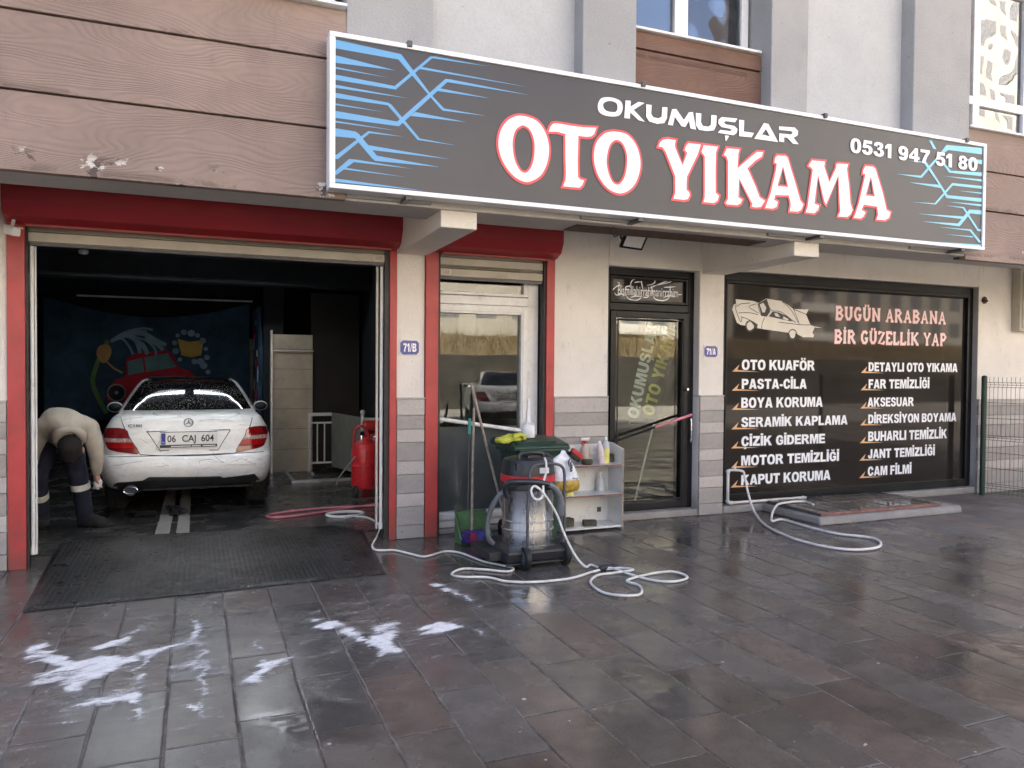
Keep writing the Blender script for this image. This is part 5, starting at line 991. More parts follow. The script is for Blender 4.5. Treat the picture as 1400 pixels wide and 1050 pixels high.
rear = lambda lift: (lambda x, z: rear_y(x, z, lift))
obj('trunk_gap', MB().ribbon([(a, min(b, 1.03)) for a, b in cr2(GAP, 5, False)], .008, rear(.003)), 'ink', CAR)
obj('bumper_gap', MB().ribbon([(CX + .86 * (-1 + k / 10), .622) for k in range(21)], .006, rear(.004)), 'ink', CAR)
# plate recess: darker slanting edges, chrome bar above, the plate
obj('plate_recess', MB().ribbon([REC[0], REC[3], REC[2], REC[1]], .010, rear(.004)), 'grey_metal', CAR)
q = MB(); x0, x1 = TRIM[0][0], TRIM[1][0]
q.xprism([(0, .874), (-.012, .878), (-.014, .890), (0, .896)], x0, x1); q.v = [(x, y + rear_y(x, .88, .0), z) for x, y, z in q.v]
obj('chrome_bar', q, 'chrome', CAR, bevel=.002)
px0, px1, pz0, pz1 = -.352, .208, .735, .868; py = rear_y(CX, .8) - .022
PLT_ = obj('licence_plate', MB().box(px0, px1, py, py + .02, pz0, pz1), 'plate', CAR, bevel=.003)
obj('plate_band', MB().box(px0 + .006, px0 + .048, py - .0015, py - .0005, pz0 + .006, pz1 - .006), 'blue_plate', PLT_)
obj('plate_frame', MB().box(px0 - .008, px1 + .008, py + .004, py + .021, pz0 - .03, pz0 - .001).box(px0 - .008, px1 + .008, py + .004, py + .021, pz1 + .001, pz1 + .008), 'black_plastic', PLT_)
for s, a, b in (('06', .066, .150), ('CAJ', .212, .350), ('604', .405, .535)):
    obj('lettering', text_mb(s, px0 + a, px0 + b, pz0 + .030, pz1 - .030, py - .002, .016), 'ink', PLT_)
obj('lettering', text_mb('TR', px0 + .014, px0 + .040, pz0 + .016, pz0 + .036, py - .0022, .01), 'lettering', PLT_)
q = MB()
for k, (a, b) in enumerate(((.10, .30), (.31, .40), (.42, .55))): q.ribbon([(px0 + a, pz0 - .017), (px0 + b, pz0 - .017)], .010, py + .0025)
obj('dealer_strip', q, 'lettering', PLT_)
ex, ez = CX, .972; ey = rear_y(ex, ez) - .006
q = MB().tube([(ex + .044 * math.cos(t), ey, ez + .044 * math.sin(t)) for t in np.linspace(0, 2 * math.pi, 33)[:-1]], .0055, 8, True)
for t in (90, 210, 330): a = RAD(t); q.tube([(ex, ey, ez), (ex + .042 * math.cos(a), ey, ez + .042 * math.sin(a))], [.007, .002], 6)
obj('emblem', q, 'chrome', CAR, smooth=True)
q = text_mb('C180', -.672, -.535, .930, .960, 0, .02); obj('badge', onto(q, rear(.006)), 'grey_metal', CAR)
# diffuser, exhaust, scratches of soap
obj('diffuser', surf_patch(DIF, .012, .05), 'black_plastic', CAR)
q = MB()
for k in range(7): q.ribbon([(-.45 + k * .13, .27), (-.45 + k * .13, .37)], .006, rear(.016))
obj('diffuser_fin', q, 'grey_metal', CAR)
q = MB().tube([(EXH[0][0] + .066 * math.cos(t), CYR + .05, .262 + .036 * math.sin(t)) for t in np.linspace(0, 2 * math.pi, 29)[:-1]], .007, 8, True)
e_ = obj('exhaust_tip', q, 'chrome', CAR, smooth=True)
obj('exhaust_bore', MB().lathe([(.06, 0), (.06, .2)], (EXH[0][0], CYR + .06, .262), 20, 'y'), 'ink', e_)
e_.children[0].scale = (1, 1, 1)
q = MB()
for i, p in enumerate(SCR): q.ribbon(cr2(p, 4, False), [.002 + .003 * random.random() for _ in cr2(p, 4, False)], rear(.0035 + .0002 * i))
obj('soap_streak', q, 'grey_hose', CAR)
q = MB()
for i in range(9):
    z = random.uniform(.38, .60); x = CX + random.uniform(-.7, .75) ** 1; L = random.uniform(.02, .09)
    q.ribbon(cr2([(x, z), (x + L * .5, z + random.uniform(-.012, .012)), (x + L, z + random.uniform(-.02, .02))], 3, False), random.uniform(.0012, .003), rear(.003 + .00005 * i))
obj('soap_streak', q, 'grey_metal', CAR)
obj('underbody', MB().box(CX - .7, CX + .7, CYR + .45, CYR + 4.2, .19, .30), 'ink', CAR)
def wheel(x, y):
    s_ = 1 if x > CX else -1; c = (x, y, FZ + .318)
    prof = [(.205, -.105), (.285, -.108), (.312, -.085), (.318, -.05), (.318, .05), (.312, .085), (.285, .108), (.205, .105)]
    W_ = obj('wheel', MB().lathe([(.06, -.09), (.06, .09)], c, 16, 'x'), 'black_metal', CAR)
    ty = MB().lathe(prof, c, 40, 'x', False)
    for k in range(44):
        a = 2 * math.pi * k / 44
        for xo in (-.06, .0, .06): ty.obox((c[0] + xo, c[1] + .318 * math.cos(a), c[2] + .318 * math.sin(a)), (.045, .026, .012), Matrix.Rotation(a - math.pi / 2, 3, 'X'))
    obj('tyre', ty, 'tyre', W_, smooth=True)
    rm = MB().lathe([(.205, -.1), (.19, -.06), (.19, .06), (.205, .1)], c, 32, 'x', False)
    for k in range(5): a = 2 * math.pi * k / 5; rm.obox((c[0] + s_ * .085, c[1] + .11 * math.cos(a), c[2] + .11 * math.sin(a)), (.03, .19, .05), Matrix.Rotation(a, 3, 'X'))
    obj('rim', rm, 'alu', W_, smooth=True)
for x in (CX - .765, CX + .765):
    for y in (CYR + .98, CYR + 3.74): wheel(x, y)
# snow-white foam in the tread of the rear tyres
def copy_tree(o, parent=None, **kw):
    c = o.copy(); COL.objects.link(c); c.parent = parent
    for ch in list(o.children): copy_tree(ch, c)
    return c

# ================================================================ THE PERSON
def skin(name, J, E, m, parent=None, base=None, sub=2, root=None, vox=.012, wrinkle=0.0):
    """limbs as tapered capsules, fused into one continuous surface by a voxel remesh and relaxed"""
    b = base or Vector((0, 0, 0)); q = MB()
    def lobes(v):
        p, r = Vector(v[0]), v[1]
        if not isinstance(r, tuple): return [(p, r)]
        d = r[0] - r[1]
        return [(p + Vector((k * d, 0, 0)), r[1]) for k in (-1, 0, 1)] if d > .004 else [(p, min(r))]
    for a, c in E:
        A, C = lobes(J[a]), lobes(J[c]); n = max(len(A), len(C))
        for k in range(n):
            (p0, r0), (p1, r1) = A[min(k, len(A) - 1)] if len(A) > 1 else A[0], C[min(k, len(C) - 1)] if len(C) > 1 else C[0]
            q.sphere(p0, r0, 8); q.sphere(p1, r1, 8); q.tube([p0.lerp(p1, u) for u in (0, .25, .5, .75, 1)], [r0 + (r1 - r0) * u for u in (0, .25, .5, .75, 1)], 14)
    me = bpy.data.meshes.new(name); me.from_pydata([tuple(Vector(v) - b) for v in q.v], [], q.f)
    o = bpy.data.objects.new(name + '_tmp', me); COL.objects.link(o)
    r_ = o.modifiers.new('r', 'REMESH'); r_.mode = 'VOXEL'; r_.voxel_size = vox
    s_ = o.modifiers.new('s', 'SMOOTH'); s_.factor = .5; s_.iterations = sub
    dg = bpy.context.evaluated_depsgraph_get(); dg.update(); nm = bpy.data.meshes.new_from_object(o.evaluated_get(dg)); nm.name = name
    bpy.data.objects.remove(o); bpy.data.meshes.remove(me)
    if wrinkle:
        for v in nm.vertices:
            w_ = v.co; v.co = w_ + v.normal * wrinkle * (noise.noise(Vector((w_.x * 8, w_.y * 8, w_.z * 12))) + .45 * noise.noise(w_ * 17))
    nm.materials.clear(); nm.materials.append(M[m]); nm.polygons.foreach_set('use_smooth', [True] * len(nm.polygons))
    q = bpy.data.objects.new(name, nm); COL.objects.link(q); BASE[q.name] = b
    if parent: q.parent = parent
    else: q.location = b
    return q
def hand(J, E, wrist, prefix, d, side, curl):
    w_ = Vector(wrist); d = Vector(d).normalized(); s_ = Vector(side).normalized(); u = Vector(curl).normalized()
    palm = w_ + d * .05; J[prefix + 'palm'] = (palm, (.034, .018)); E.append((prefix + 'wrist', prefix + 'palm'))
    for i, (off, L) in enumerate(((-.030, .070), (-.010, .080), (.010, .075), (.028, .060))):
        a = palm + s_ * off + d * .035; b = a + d * L * .45 + u * .006; c = b + d * L * .28 + u * L * .3; e = c + d * L * .08 + u * L * .26
        for k, (p, r) in enumerate(((a, .0095), (b, .009), (c, .0082), (e, .007))): J[f'{prefix}f{i}{k}'] = (p, r)
        E.append((prefix + 'palm', f'{prefix}f{i}0'))
        for k in range(3): E.append((f'{prefix}f{i}{k}', f'{prefix}f{i}{k + 1}'))
    a = palm - s_ * .034 - d * .012; b = a - s_ * .022 + d * .028 + u * .01; c = b + d * .026 + u * .012
    for k, (p, r) in enumerate(((a, .012), (b, .010), (c, .008))): J[f'{prefix}t{k}'] = (p, r)
    E += [(prefix + 'palm', f'{prefix}t0'), (f'{prefix}t0', f'{prefix}t1'), (f'{prefix}t1', f'{prefix}t2')]
FP = -.03
PJ = {'pelvis': ((-1.30, 2.04, .90), .105), 'belly': ((-1.255, 1.86, 1.0), .115), 'chest': ((-1.19, 1.66, 1.00), .13), 'neck0': ((-1.13, 1.48, .93), .065), 'neck': ((-1.115, 1.42, .885), .055), 'head': ((-1.105, 1.375, .825), (.082, .095)), 'jaw': ((-1.10, 1.375, .745), (.066, .075)), 'chin': ((-1.10, 1.36, .70), (.045, .04)),
      'lsh': ((-1.385, 1.66, .98), .062), 'lel': ((-1.475, 1.66, .72), .046), 'lwrist': ((-1.47, 1.60, .50), .027), 'rsh': ((-.985, 1.63, .98), .062), 'rel': ((-.915, 1.64, .715), .046), 'rwrist': ((-.918, 1.70, .505), .027),
      'lhip': ((-1.40, 2.02, .83), .085), 'lkn': ((-1.46, 1.92, .48), .062), 'lan': ((-1.47, 2.12, FP + .09), .04), 'ltoe': ((-1.44, 1.95, FP + .03), .04), 'rhip': ((-1.20, 1.99, .83), .085), 'rkn': ((-1.09, 1.80, .46), .062), 'ran': ((-1.04, 1.88, FP + .09), .04), 'rtoe': ((-.90, 1.80, FP + .03), .04)}
PE = [('pelvis', 'belly'), ('belly', 'chest'), ('chest', 'neck0'), ('neck0', 'neck'), ('neck', 'head'), ('head', 'jaw'), ('jaw', 'chin'), ('chest', 'lsh'), ('lsh', 'lel'), ('lel', 'lwrist'), ('chest', 'rsh'), ('rsh', 'rel'), ('rel', 'rwrist'), ('pelvis', 'lhip'), ('lhip', 'lkn'), ('lkn', 'lan'), ('lan', 'ltoe'), ('pelvis', 'rhip'), ('rhip', 'rkn'), ('rkn', 'ran'), ('ran', 'rtoe')]
hand(PJ, PE, PJ['rwrist'][0], 'r', (.0, .12, -1), (0, 1, .1), (1, .15, .1)); hand(PJ, PE, PJ['lwrist'][0], 'l', (.1, -.1, -1), (0, 1, 0), (1, 0, .1))
pb = Vector((-1.25, 1.9, FP))
P_ = tag(skin('person', PJ, PE, 'skin', None, pb, sub=3, vox=.007), 'person in beige hoodie and navy trousers bending down beside the car with a cloth', 'person')
HJ = {'waist': ((-1.32, 2.12, .84), (.160, .135)), 'belly': ((-1.265, 1.89, 1.005), (.190, .165)), 'chest': ((-1.19, 1.63, 1.005), (.19, .145)), 'collar': ((-1.135, 1.47, .95), (.105, .095)),
      'lsh': ((-1.395, 1.66, .975), .100), 'lel': ((-1.475, 1.66, .73), .074), 'lcf': ((-1.472, 1.61, .535), .052), 'rsh': ((-.985, 1.63, .975), .100), 'rel0': ((-.938, 1.635, .84), .086), 'rel': ((-.918, 1.64, .71), .076), 'rcf0': ((-.915, 1.67, .60), .060), 'rcf': ((-.918, 1.695, .535), .052)}
HE = [('waist', 'belly'), ('belly', 'chest'), ('chest', 'collar'), ('chest', 'lsh'), ('lsh', 'lel'), ('lel', 'lcf'), ('chest', 'rsh'), ('rsh', 'rel0'), ('rel0', 'rel'), ('rel', 'rcf0'), ('rcf0', 'rcf')]
hd = skin('hoodie', HJ, HE, 'hoodie', P_, pb, sub=8, wrinkle=.007)
q = MB(); hc = Vector((-1.122, 1.425, .885)); hdv = Vector((.08, -.28, -.26)).normalized(); ha = hdv.cross(Vector((0, 0, 1))).normalized(); hb = ha.cross(hdv)
q.tube([hc - hdv * (.012 * math.cos(t)) + ha * (.112 * math.cos(t)) + hb * (.125 * math.sin(t)) for t in np.linspace(0, 2 * math.pi, 29)[:-1]], [.036 + .010 * math.sin(3 * t) for t in np.linspace(0, 2 * math.pi, 29)[:-1]], 10, True)
obj('hood', q, 'hoodie', hd, smooth=True, auto=False)
TJ = {'pelvis': ((-1.30, 2.06, .93), (.135, .115)), 'lhip': ((-1.41, 2.03, .79), .112), 'lth': ((-1.435, 1.98, .64), .105), 'lkn': ((-1.46, 1.92, .48), .088), 'lcal': ((-1.468, 2.02, .28), .080), 'lan': ((-1.47, 2.11, FP + .075), .076), 'rhip': ((-1.195, 2.0, .79), .112), 'rth': ((-1.14, 1.89, .63), .108), 'rkn': ((-1.09, 1.80, .46), .090), 'rcal': ((-1.065, 1.84, .27), .082), 'ran': ((-1.043, 1.887, FP + .07), .080)}
tr_ = skin('trousers', TJ, [('pelvis', 'lhip'), ('lhip', 'lth'), ('lth', 'lkn'), ('lkn', 'lcal'), ('lcal', 'lan'), ('pelvis', 'rhip'), ('rhip', 'rth'), ('rth', 'rkn'), ('rkn', 'rcal'), ('rcal', 'ran')], 'trousers', P_, pb, sub=5, wrinkle=.009)
def band(a, b, r): a, b = Vector(a), Vector(b); return obj('reflective_band', MB().tube([a, (a + b) / 2, b], r, 20), 'reflect', tr_, smooth=True)
band((-1.081, 1.813, .405), (-1.074, 1.826, .345), .0905); band((-1.468, 2.005, .295), (-1.470, 2.04, .24), .087)
for a, t in (((-1.05, 1.90, FP + .05), (-.885, 1.785, FP + .03)), ((-1.47, 2.14, FP + .05), (-1.43, 1.93, FP + .03))):
    m_ = (Vector(a) + Vector(t)) / 2
    skin('shoe', {'h': (a, (.075, .075)), 'm': (tuple(m_), (.078, .066)), 't': (t, (.066, .050))}, [('h', 'm'), ('m', 't')], 'shoe', P_, pb, sub=3)
# hair: a cap of short dark strands over the crown, enlarged as a stand-in for the neck's shadow (the head hangs, crown towards the street)
bm = bmesh.new(); bmesh.ops.create_icosphere(bm, subdivisions=4, radius=1)
for v in bm.verts:
    n_ = noise.noise(v.co * 6) * .035 + noise.noise(v.co * 16) * .03
    v.co = Vector((v.co.x * .102 * (1 + n_), v.co.y * .105 * (1 + n_), v.co.z * .118 * (1 + n_)))
q = MB(); q.v = [(v.co.x - 1.106, v.co.y + 1.352 + (v.co.z > 0) * v.co.z * .4, v.co.z * 1.15 + .800) for v in bm.verts]; q.f = [tuple(v.index for v in f.verts) for f in bm.faces]; q.mi = [0] * len(q.f); bm.free()
obj('hair', q, 'hair', P_, smooth=True, auto=False)
for sx in (-1, 1): obj('ear', MB().sphere((-1.105 + sx * .104, 1.40, .775), .032, 8, (.4, .7, 1)), 'skin', P_, smooth=True)
cl = MB().sphere((-.912, 1.715, .40), .055, 10, (.7, .8, 1.0))
cl.v = [tuple(Vector(p) + Vector((1, 1, 1)) * .02 * noise.noise(Vector(p) * 30)) for p in cl.v]
tag(obj('cleaning_cloth', cl, 'white_plastic', None, True, auto=False, loc=(0, 0, 0)), 'white wiping cloth in the bending person’s hand', 'cloth')

# ================================================================ IN THE GARAGE
BN = thing('wash_banner', 'navy cloth banner with a cartoon of a red car being hosed, hung behind the car', 'banner', (-.7, 7.4, .66))
m = MB(); NX, NZ = 60, 30; (bx0, bz1), (bx1, bz1b), (_, bz0), _2 = BAND
def bwave(x, z): return .035 * math.sin(x * 5 + z * 2.2) + .02 * math.sin(x * 11 - z * 3) + .012 * math.sin((x + .7) ** 2 * 5 + z * 4)
for j in range(NZ + 1):
    for i in range(NX + 1):
        u = i / NX; x = bx0 + (bx1 - bx0) * u; sag = .28 * (1 - (2 * u - 1) ** 2) ** 1.2 * (j / NZ) ** 3
        z = bz0 + (bz1 - .03 - bz0) * j / NZ - sag; m.v.append((x, 7.45 + bwave(x, z), z))
m.f = [(j * (NX + 1) + i, j * (NX + 1) + i + 1, (j + 1) * (NX + 1) + i + 1, (j + 1) * (NX + 1) + i) for j in range(NZ) for i in range(NX)]; m.mi = [0] * len(m.f)
obj('cloth', m, 'banner', BN, smooth=True, auto=False)
def mix_mat(n, c): M[n] = plain(n, c, .8, var=.12); return n
mix_mat('print green', (.15, .28, .12)); mix_mat('print water', (.24, .38, .56)); mix_mat('print red', (.42, .02, .045)); mix_mat('print skin', (.60, .36, .18)); mix_mat('print teal', (.13, .28, .33)); mix_mat('print sponge', (.58, .42, .13)); mix_mat('print grey', (.30, .31, .33))
BL = lambda k: (lambda x, z: 7.45 + bwave(x, z) - .008 - .002 * k)
def prt(name, poly, mt, k):
    m = MB(); m.poly(poly, 0); bm = bmesh.new(); vs_ = [bm.verts.new(p) for p in m.v]
    for f in m.f:
        try: bm.faces.new([vs_[i] for i in f])
        except ValueError: pass
    for ax, lo, hi in (((1, 0, 0), min(p[0] for p in poly), max(p[0] for p in poly)), ((0, 0, 1), min(p[1] for p in poly), max(p[1] for p in poly))):
        q = lo + .06
        while q < hi: bmesh.ops.bisect_plane(bm, geom=list(bm.verts) + list(bm.edges) + list(bm.faces), plane_co=(q, 0, q), plane_no=ax); q += .06
    bm.verts.index_update(); o = MB(); fn = BL(k); o.v = [(v.co.x, fn(v.co.x, v.co.z), v.co.z) for v in bm.verts]; o.f = [tuple(v.index for v in f.verts) for f in bm.faces]; o.mi = [0] * len(o.f); bm.free()
    return obj(name, o, mt, BN)
prt('printed_car', BANC, 'print red', 1)
for p in BANW: prt('printed_window', p, 'print teal', 2)
circ = lambda c, r: [(c[0] + r * math.cos(a), c[1] + r * math.sin(a)) for a in np.linspace(0, 2 * math.pi, 25)[:-1]]
rw = abs(BANK[1][0] - BANK[0][0])
prt('printed_wheel', circ(BANK[0], rw * 1.05), 'print grey', 2); prt('printed_wheel', circ(BANK[0], rw * .9), 'ink', 3); prt('printed_wheel', circ(BANK[0], rw * .22), 'print grey', 4)
for i, p in enumerate(BANA): q = cr2(p, 8, False); obj('printed_hose', MB().ribbon(q, [.07 if i == 0 else .03] * len(q), BL(2)), 'print green' if i == 0 else 'print skin', BN)
for i, p in enumerate(BANS): q = cr2(p, 8, False); n = len(q); obj('printed_water', MB().ribbon(q, [.05 + .03 * math.sin(3.14 * k / n) if i % 2 else .035 for k in range(n)], BL(3 + i * .3)), 'print water', BN)
prt('printed_hand', cr2(BANH, 3), 'print skin', 4)
prt('printed_sponge', BANP, 'print sponge', 3)
for i, c in enumerate(BANB): prt('printed_bubble', circ(c, .035 + .03 * ((i * 7) % 5) / 5), 'print water', 4 + .2 * i)
tag(obj('banner_rod', MB().tube([(-1.8, 7.36, 2.725), (.93, 7.36, 2.735)], .016, 8), 'white_metal', None, True), 'thin white rod above the navy banner under the garage ceiling', 'rod')
q = MB(); n = 30
for j in range(12):
    for i in range(n + 1): yv = 5.72 + (7.3 - 5.72) * i / n; z = .75 + (2.55 - .75) * j / 11; q.v.append((.945 + .03 * math.sin(i * 1.1 + j * .3), yv, z))
q.f = [(j * (n + 1) + i, j * (n + 1) + i + 1, (j + 1) * (n + 1) + i + 1, (j + 1) * (n + 1) + i) for j in range(11) for i in range(n)]; q.mi = [0] * len(q.f)
B2 = thing('side_banner', 'folded dark blue banner with printed shapes hanging edge on beside the beige tiles', 'banner', (.95, 6.5, .75)); obj('cloth', q, 'banner', B2, smooth=True, auto=False)
for i in range(9): obj('printed_patch', MB().obox((.905, 5.8 + random.uniform(0, .9), .95 + .17 * i), (.01, random.uniform(.1, .3), random.uniform(.08, .2)), Matrix.Rotation(random.uniform(-.6, .6), 3, 'X')), ['print water', 'print red', 'print grey'][i % 3], B2)
PT = thing('tiled_partition', 'beige marble tiled partition with a trim strip behind the railing', 'partition', (1.4, 5.45, -.06))
q = MB(); zz = [-.06, .30, .62, .93, 1.24, 1.55, 1.86, 2.09]
for a, b in zip(zz[:-1], zz[1:]): q.box(1.095, 1.70, 5.40, 5.52, a + .004, b - .002)
obj('tiles', q, 'beige', PT, bevel=.004); obj('grout', MB().box(1.10, 1.695, 5.404, 5.515, -.06, 2.08), 'shop_in', PT)
q = MB(); q.box(1.065, 1.093, 5.37, 5.52, -.06, 2.15); q.box(1.095, 1.712, 5.375, 5.398, 1.825, 1.85); obj('trim', q, 'alu', PT)
PT2 = thing('tiled_wall_strip', 'narrow strip of beige tiles between the two banners', 'partition', (.9, 7.85, 0))
q = MB()
for a, b in zip(zz[:-1], zz[1:]): q.box(.90, 1.35, 7.86, 7.98, a + .004, b - .002)
obj('tiles', q, 'beige', PT2)
RL = thing('stair_railing', 'white metal railing with grey glass side panel at the back of the garage', 'railing', (1.9, 5.0, -.06))
q = MB(); q.box(1.62, 1.66, 5.28, 5.32, -.06, .87); q.box(1.66, 1.98, 5.285, 5.315, .82, .87); q.box(1.66, 1.98, 5.29, 5.31, .70, .725); q.box(1.66, 1.98, 5.29, 5.31, .07, .10)
for x in (1.76, 1.87): q.box(x - .01, x + .01, 5.29, 5.31, .10, .70)
obj('frame', q, 'white_metal', RL, bevel=.003)
q = MB(); q.add([(1.98, 5.30, .02), (2.24, 4.2, .02), (2.24, 4.2, .86), (1.98, 5.30, .87), (2.0, 5.305, .02), (2.26, 4.205, .02), (2.26, 4.205, .86), (2.0, 5.305, .87)], [(0, 1, 2, 3), (7, 6, 5, 4), (0, 4, 5, 1), (1, 5, 6, 2), (2, 6, 7, 3), (3, 7, 4, 0)])
obj('glass_panel', q, plain('grey railing glass', (.20, .215, .20), .12, var=.1), RL)
q = MB().tube([(2.25, 4.2, -.06), (2.25, 4.2, .92)], .028, 10); q.sphere((2.25, 4.2, .93), .04, 8); q.tube([(2.25, 4.2, .82), (2.55, 4.15, .81)], .04, 10); q.tube([(2.25, 4.2, .62), (2.42, 4.15, .62), (2.42, 4.15, .45)], .018, 8)
obj('newel', q, 'white_metal', RL, smooth=True)
q = MB(); q.box(1.25, 1.30, 4.2, 5.4, -.06, -.02); q.box(1.30, 2.2, 4.2, 4.25, -.06, -.02); q.box(1.62, 1.66, 4.9, 5.2, -.06, -.03)
tag(obj('floor_channel', q, 'alu', None, loc=(1.5, 4.8, -.06)), 'metal edge strips of the stair opening on the garage floor', 'channel')
TK = thing('foam_tank', 'red pressure foam tank on small black wheels by the right garage post', 'tank', (1.99, 2.75, -.05))
tc = (1.995, 2.80)
obj('tank', MB().lathe([(.10, .09), (.155, .11), (.168, .15), (.168, .38), (.172, .385), (.172, .40), (.168, .405), (.168, .42), (.172, .425), (.172, .44), (.168, .445), (.168, .58), (.15, .65), (.10, .70), (.05, .715), (.05, .74), (.03, .75)], (*tc, -.05), 32), 'red_plastic', TK, smooth=True)
q = MB().tube(cr([(1.845, 2.78, .12), (1.84, 2.76, .58), (1.86, 2.74, .80), (1.92, 2.72, .85), (2.0, 2.72, .80), (2.03, 2.72, .70)], 6), .014, 8); q.tube([(1.84, 2.66, .06), (2.2, 2.66, .06)], .014, 8); obj('handle', q, 'red_plastic', TK, smooth=True)
q = MB().tube([(1.95, 2.78, .66), (1.95, 2.78, .76), (2.02, 2.78, .78)], .018, 8); q.lathe([(.03, 0), (.03, .02)], (1.95, 2.74, .75), 14, 'y'); q.tube([(2.06, 2.76, .68), (2.13, 2.76, .71), (2.13, 2.76, .78)], .015, 8); obj('valve', q, 'chrome', TK, smooth=True)
for x in (1.85, 2.09): obj('wheel', MB().lathe([(.05, -.02), (.075, -.02), (.08, 0), (.075, .02), (.05, .02)], (x, 2.64, .03), 22, 'x'), 'black_rubber', TK, smooth=True)
tk2 = thing('red_machine', 'second red machine half hidden behind the foam tank', 'machine', (2.25, 3.5, -.06))
obj('body', MB().lathe([(.18, 0), (.2, .05), (.2, .62), (.16, .74), (.08, .78)], (2.3, 3.55, -.06), 28), 'red_plastic', tk2, smooth=True); obj('motor', MB().obox((2.28, 3.45, .80), (.34, .2, .12)), 'red_plastic', tk2, bevel=.02)
tag(obj('air_lance', MB().tube(cr([(1.98, 2.7, .58), (1.85, 2.72, .45), (1.70, 2.9, .20), (1.66, 2.95, .08)], 6), .010, 8), 'alu', None, True), 'thin metal lance leaning from the red foam tank to the floor', 'lance')
q = MB(); 
def onfloor(P, r, dz=.0): return [(x, y, fz(y) + .006 + r + dz) for x, y in P]
q.tube(cr(onfloor([(2.3, 1.9), (1.9, 2.0), (1.4, 2.05), (.95, 1.95), (.72, 1.75), (.78, 1.55), (1.1, 1.62), (1.5, 1.85), (2.0, 2.1), (2.4, 2.2)], .012), 8), .012, 8); tag(obj('air_hose', q, 'pink_hose', None, True), 'pink hose looping over the wet garage floor beside the car', 'hose')
pts = [(1.36 + .20 * math.cos(t) * (1 + .04 * math.sin(3.3 * t)) + .14, 1.42 + .15 * math.sin(t), fz(1.4) + .016 + .004 * (t / 6.28)) for t in np.linspace(0, 6.28 * 4, 90)]
tag(obj('hose_coil', MB().tube(pts, .009, 6), 'hose_w', None, True), 'pale coiled hose on the floor inside the right garage post', 'hose')
GU = thing('drain_gutter', 'pale concrete drain gutter running under the car', 'drain', (-.2, 1.8, -.03))
q = MB()
for a, b in ((-.36, -.235), (-.175, -.06)):
    q.add([(a, .98, fz(.98) + .008), (b, .98, fz(.98) + .008), (b, 2.0, -.052), (a, 2.0, -.052), (a, 4.5, -.052), (b, 4.5, -.052), (a, .98, fz(.98) + .02), (b, .98, fz(.98) + .02), (b, 2.0, -.04), (a, 2.0, -.04), (a, 4.5, -.04), (b, 4.5, -.04)], [(6, 7, 8, 9), (9, 8, 11, 10), (0, 1, 7, 6), (1, 2, 8, 7), (0, 6, 9, 3), (2, 5, 11, 8), (3, 9, 10, 4)])
obj('edge_slab', q, 'concrete', GU)
q = MB(); 
for i in range(60):
    x, y = -.2 + random.gauss(0, .05), 2.28 + random.gauss(0, .12); q.sphere((x, y, -.045 + random.uniform(0, .06)), random.uniform(.012, .035), 4, (1, 1.2, .7))
obj('sludge', q, 'black_rubber', GU)
tag(obj('smoke_detector', MB().lathe([(.035, 0), (.05, -.012), (.045, -.045), (.01, -.055)], (-1.12, 2.48, 2.838), 20), 'white_plastic', None, True), 'small white detector on the garage ceiling beam', 'detector')
M['tube_light'] = NT('lit tube').set(col=(1, 1, 1, 1), emit=(.90, .96, 1, 1), estr=17.0)
for k, (x0, x1, ly, lz) in enumerate(((-1.6, -.16, 4.55, 3.27), (-.02, 1.3, 4.55, 3.27), (-1.1, .0, 1.05, 3.27), (.3, 1.4, 1.05, 3.27))):  # front pair is added out of view to brighten the car's tail
    T_ = thing('tube_lamp', ('lit ceiling tube lamp deep in the garage, left one of its pair', 'lit ceiling tube lamp deep in the garage, right one of its pair', 'added unseen tube lamp just inside the garage opening, left one of its pair', 'added unseen tube lamp just inside the garage opening, right one of its pair')[k], 'lamp', ((x0 + x1) / 2, ly, lz), 'ceiling tube lamps')
    obj('fitting', MB().box(x0, x1, ly - .02, ly + .02, 3.245, 3.279), 'grey_metal', T_); obj('tube', MB().tube([(x0 + .02, ly, 3.215), (x1 - .02, ly, 3.215)], .009 if k < 2 else .02, 10), 'tube_light', T_)
    if k < 2: obj('light_shield', MB().box(x0, x1, ly + .045, ly + .05, 3.17, 3.244), 'grey_metal', T_)  # unseen plate added to keep tube light off the rear beam
    if k > 1: obj('light_shield', MB().box(x0, x1, ly - .085, ly - .08, 3.10, 3.244).box(x0, x1, ly + .08, ly + .085, 3.10, 3.244), 'white_metal', T_)  # unseen side plates added to keep tube light off the front beam
sf = MB(); st = []
# rubber mat at the threshold
q = MB(); cs = [(-1.035, -1.235), (1.355, -1.15), (1.50, .45), (1.30, .78), (-.98, 1.05), (-1.13, .85)]; ins = [(x * .97 + .005, y * .965 - .005) for x, y in cs]; n = len(cs)
q.v = [(x, y, fz(y) + .006) for x, y in cs] + [(x, y, fz(y) + .020) for x, y in ins]; q.f = [(i, (i + 1) % n, n + (i + 1) % n, n + i) for i in range(n)]; q.mi = [0] * n
cen = len(q.v); grid = [(x, y) for y in (.7,) for x in ()]
q.f.append(tuple(range(n, 2 * n))); q.mi.append(0)
tag(obj('rubber_mat', q, 'mat', None, loc=(0, 0, 0)), 'large black studded rubber mat lying across the garage threshold', 'mat')
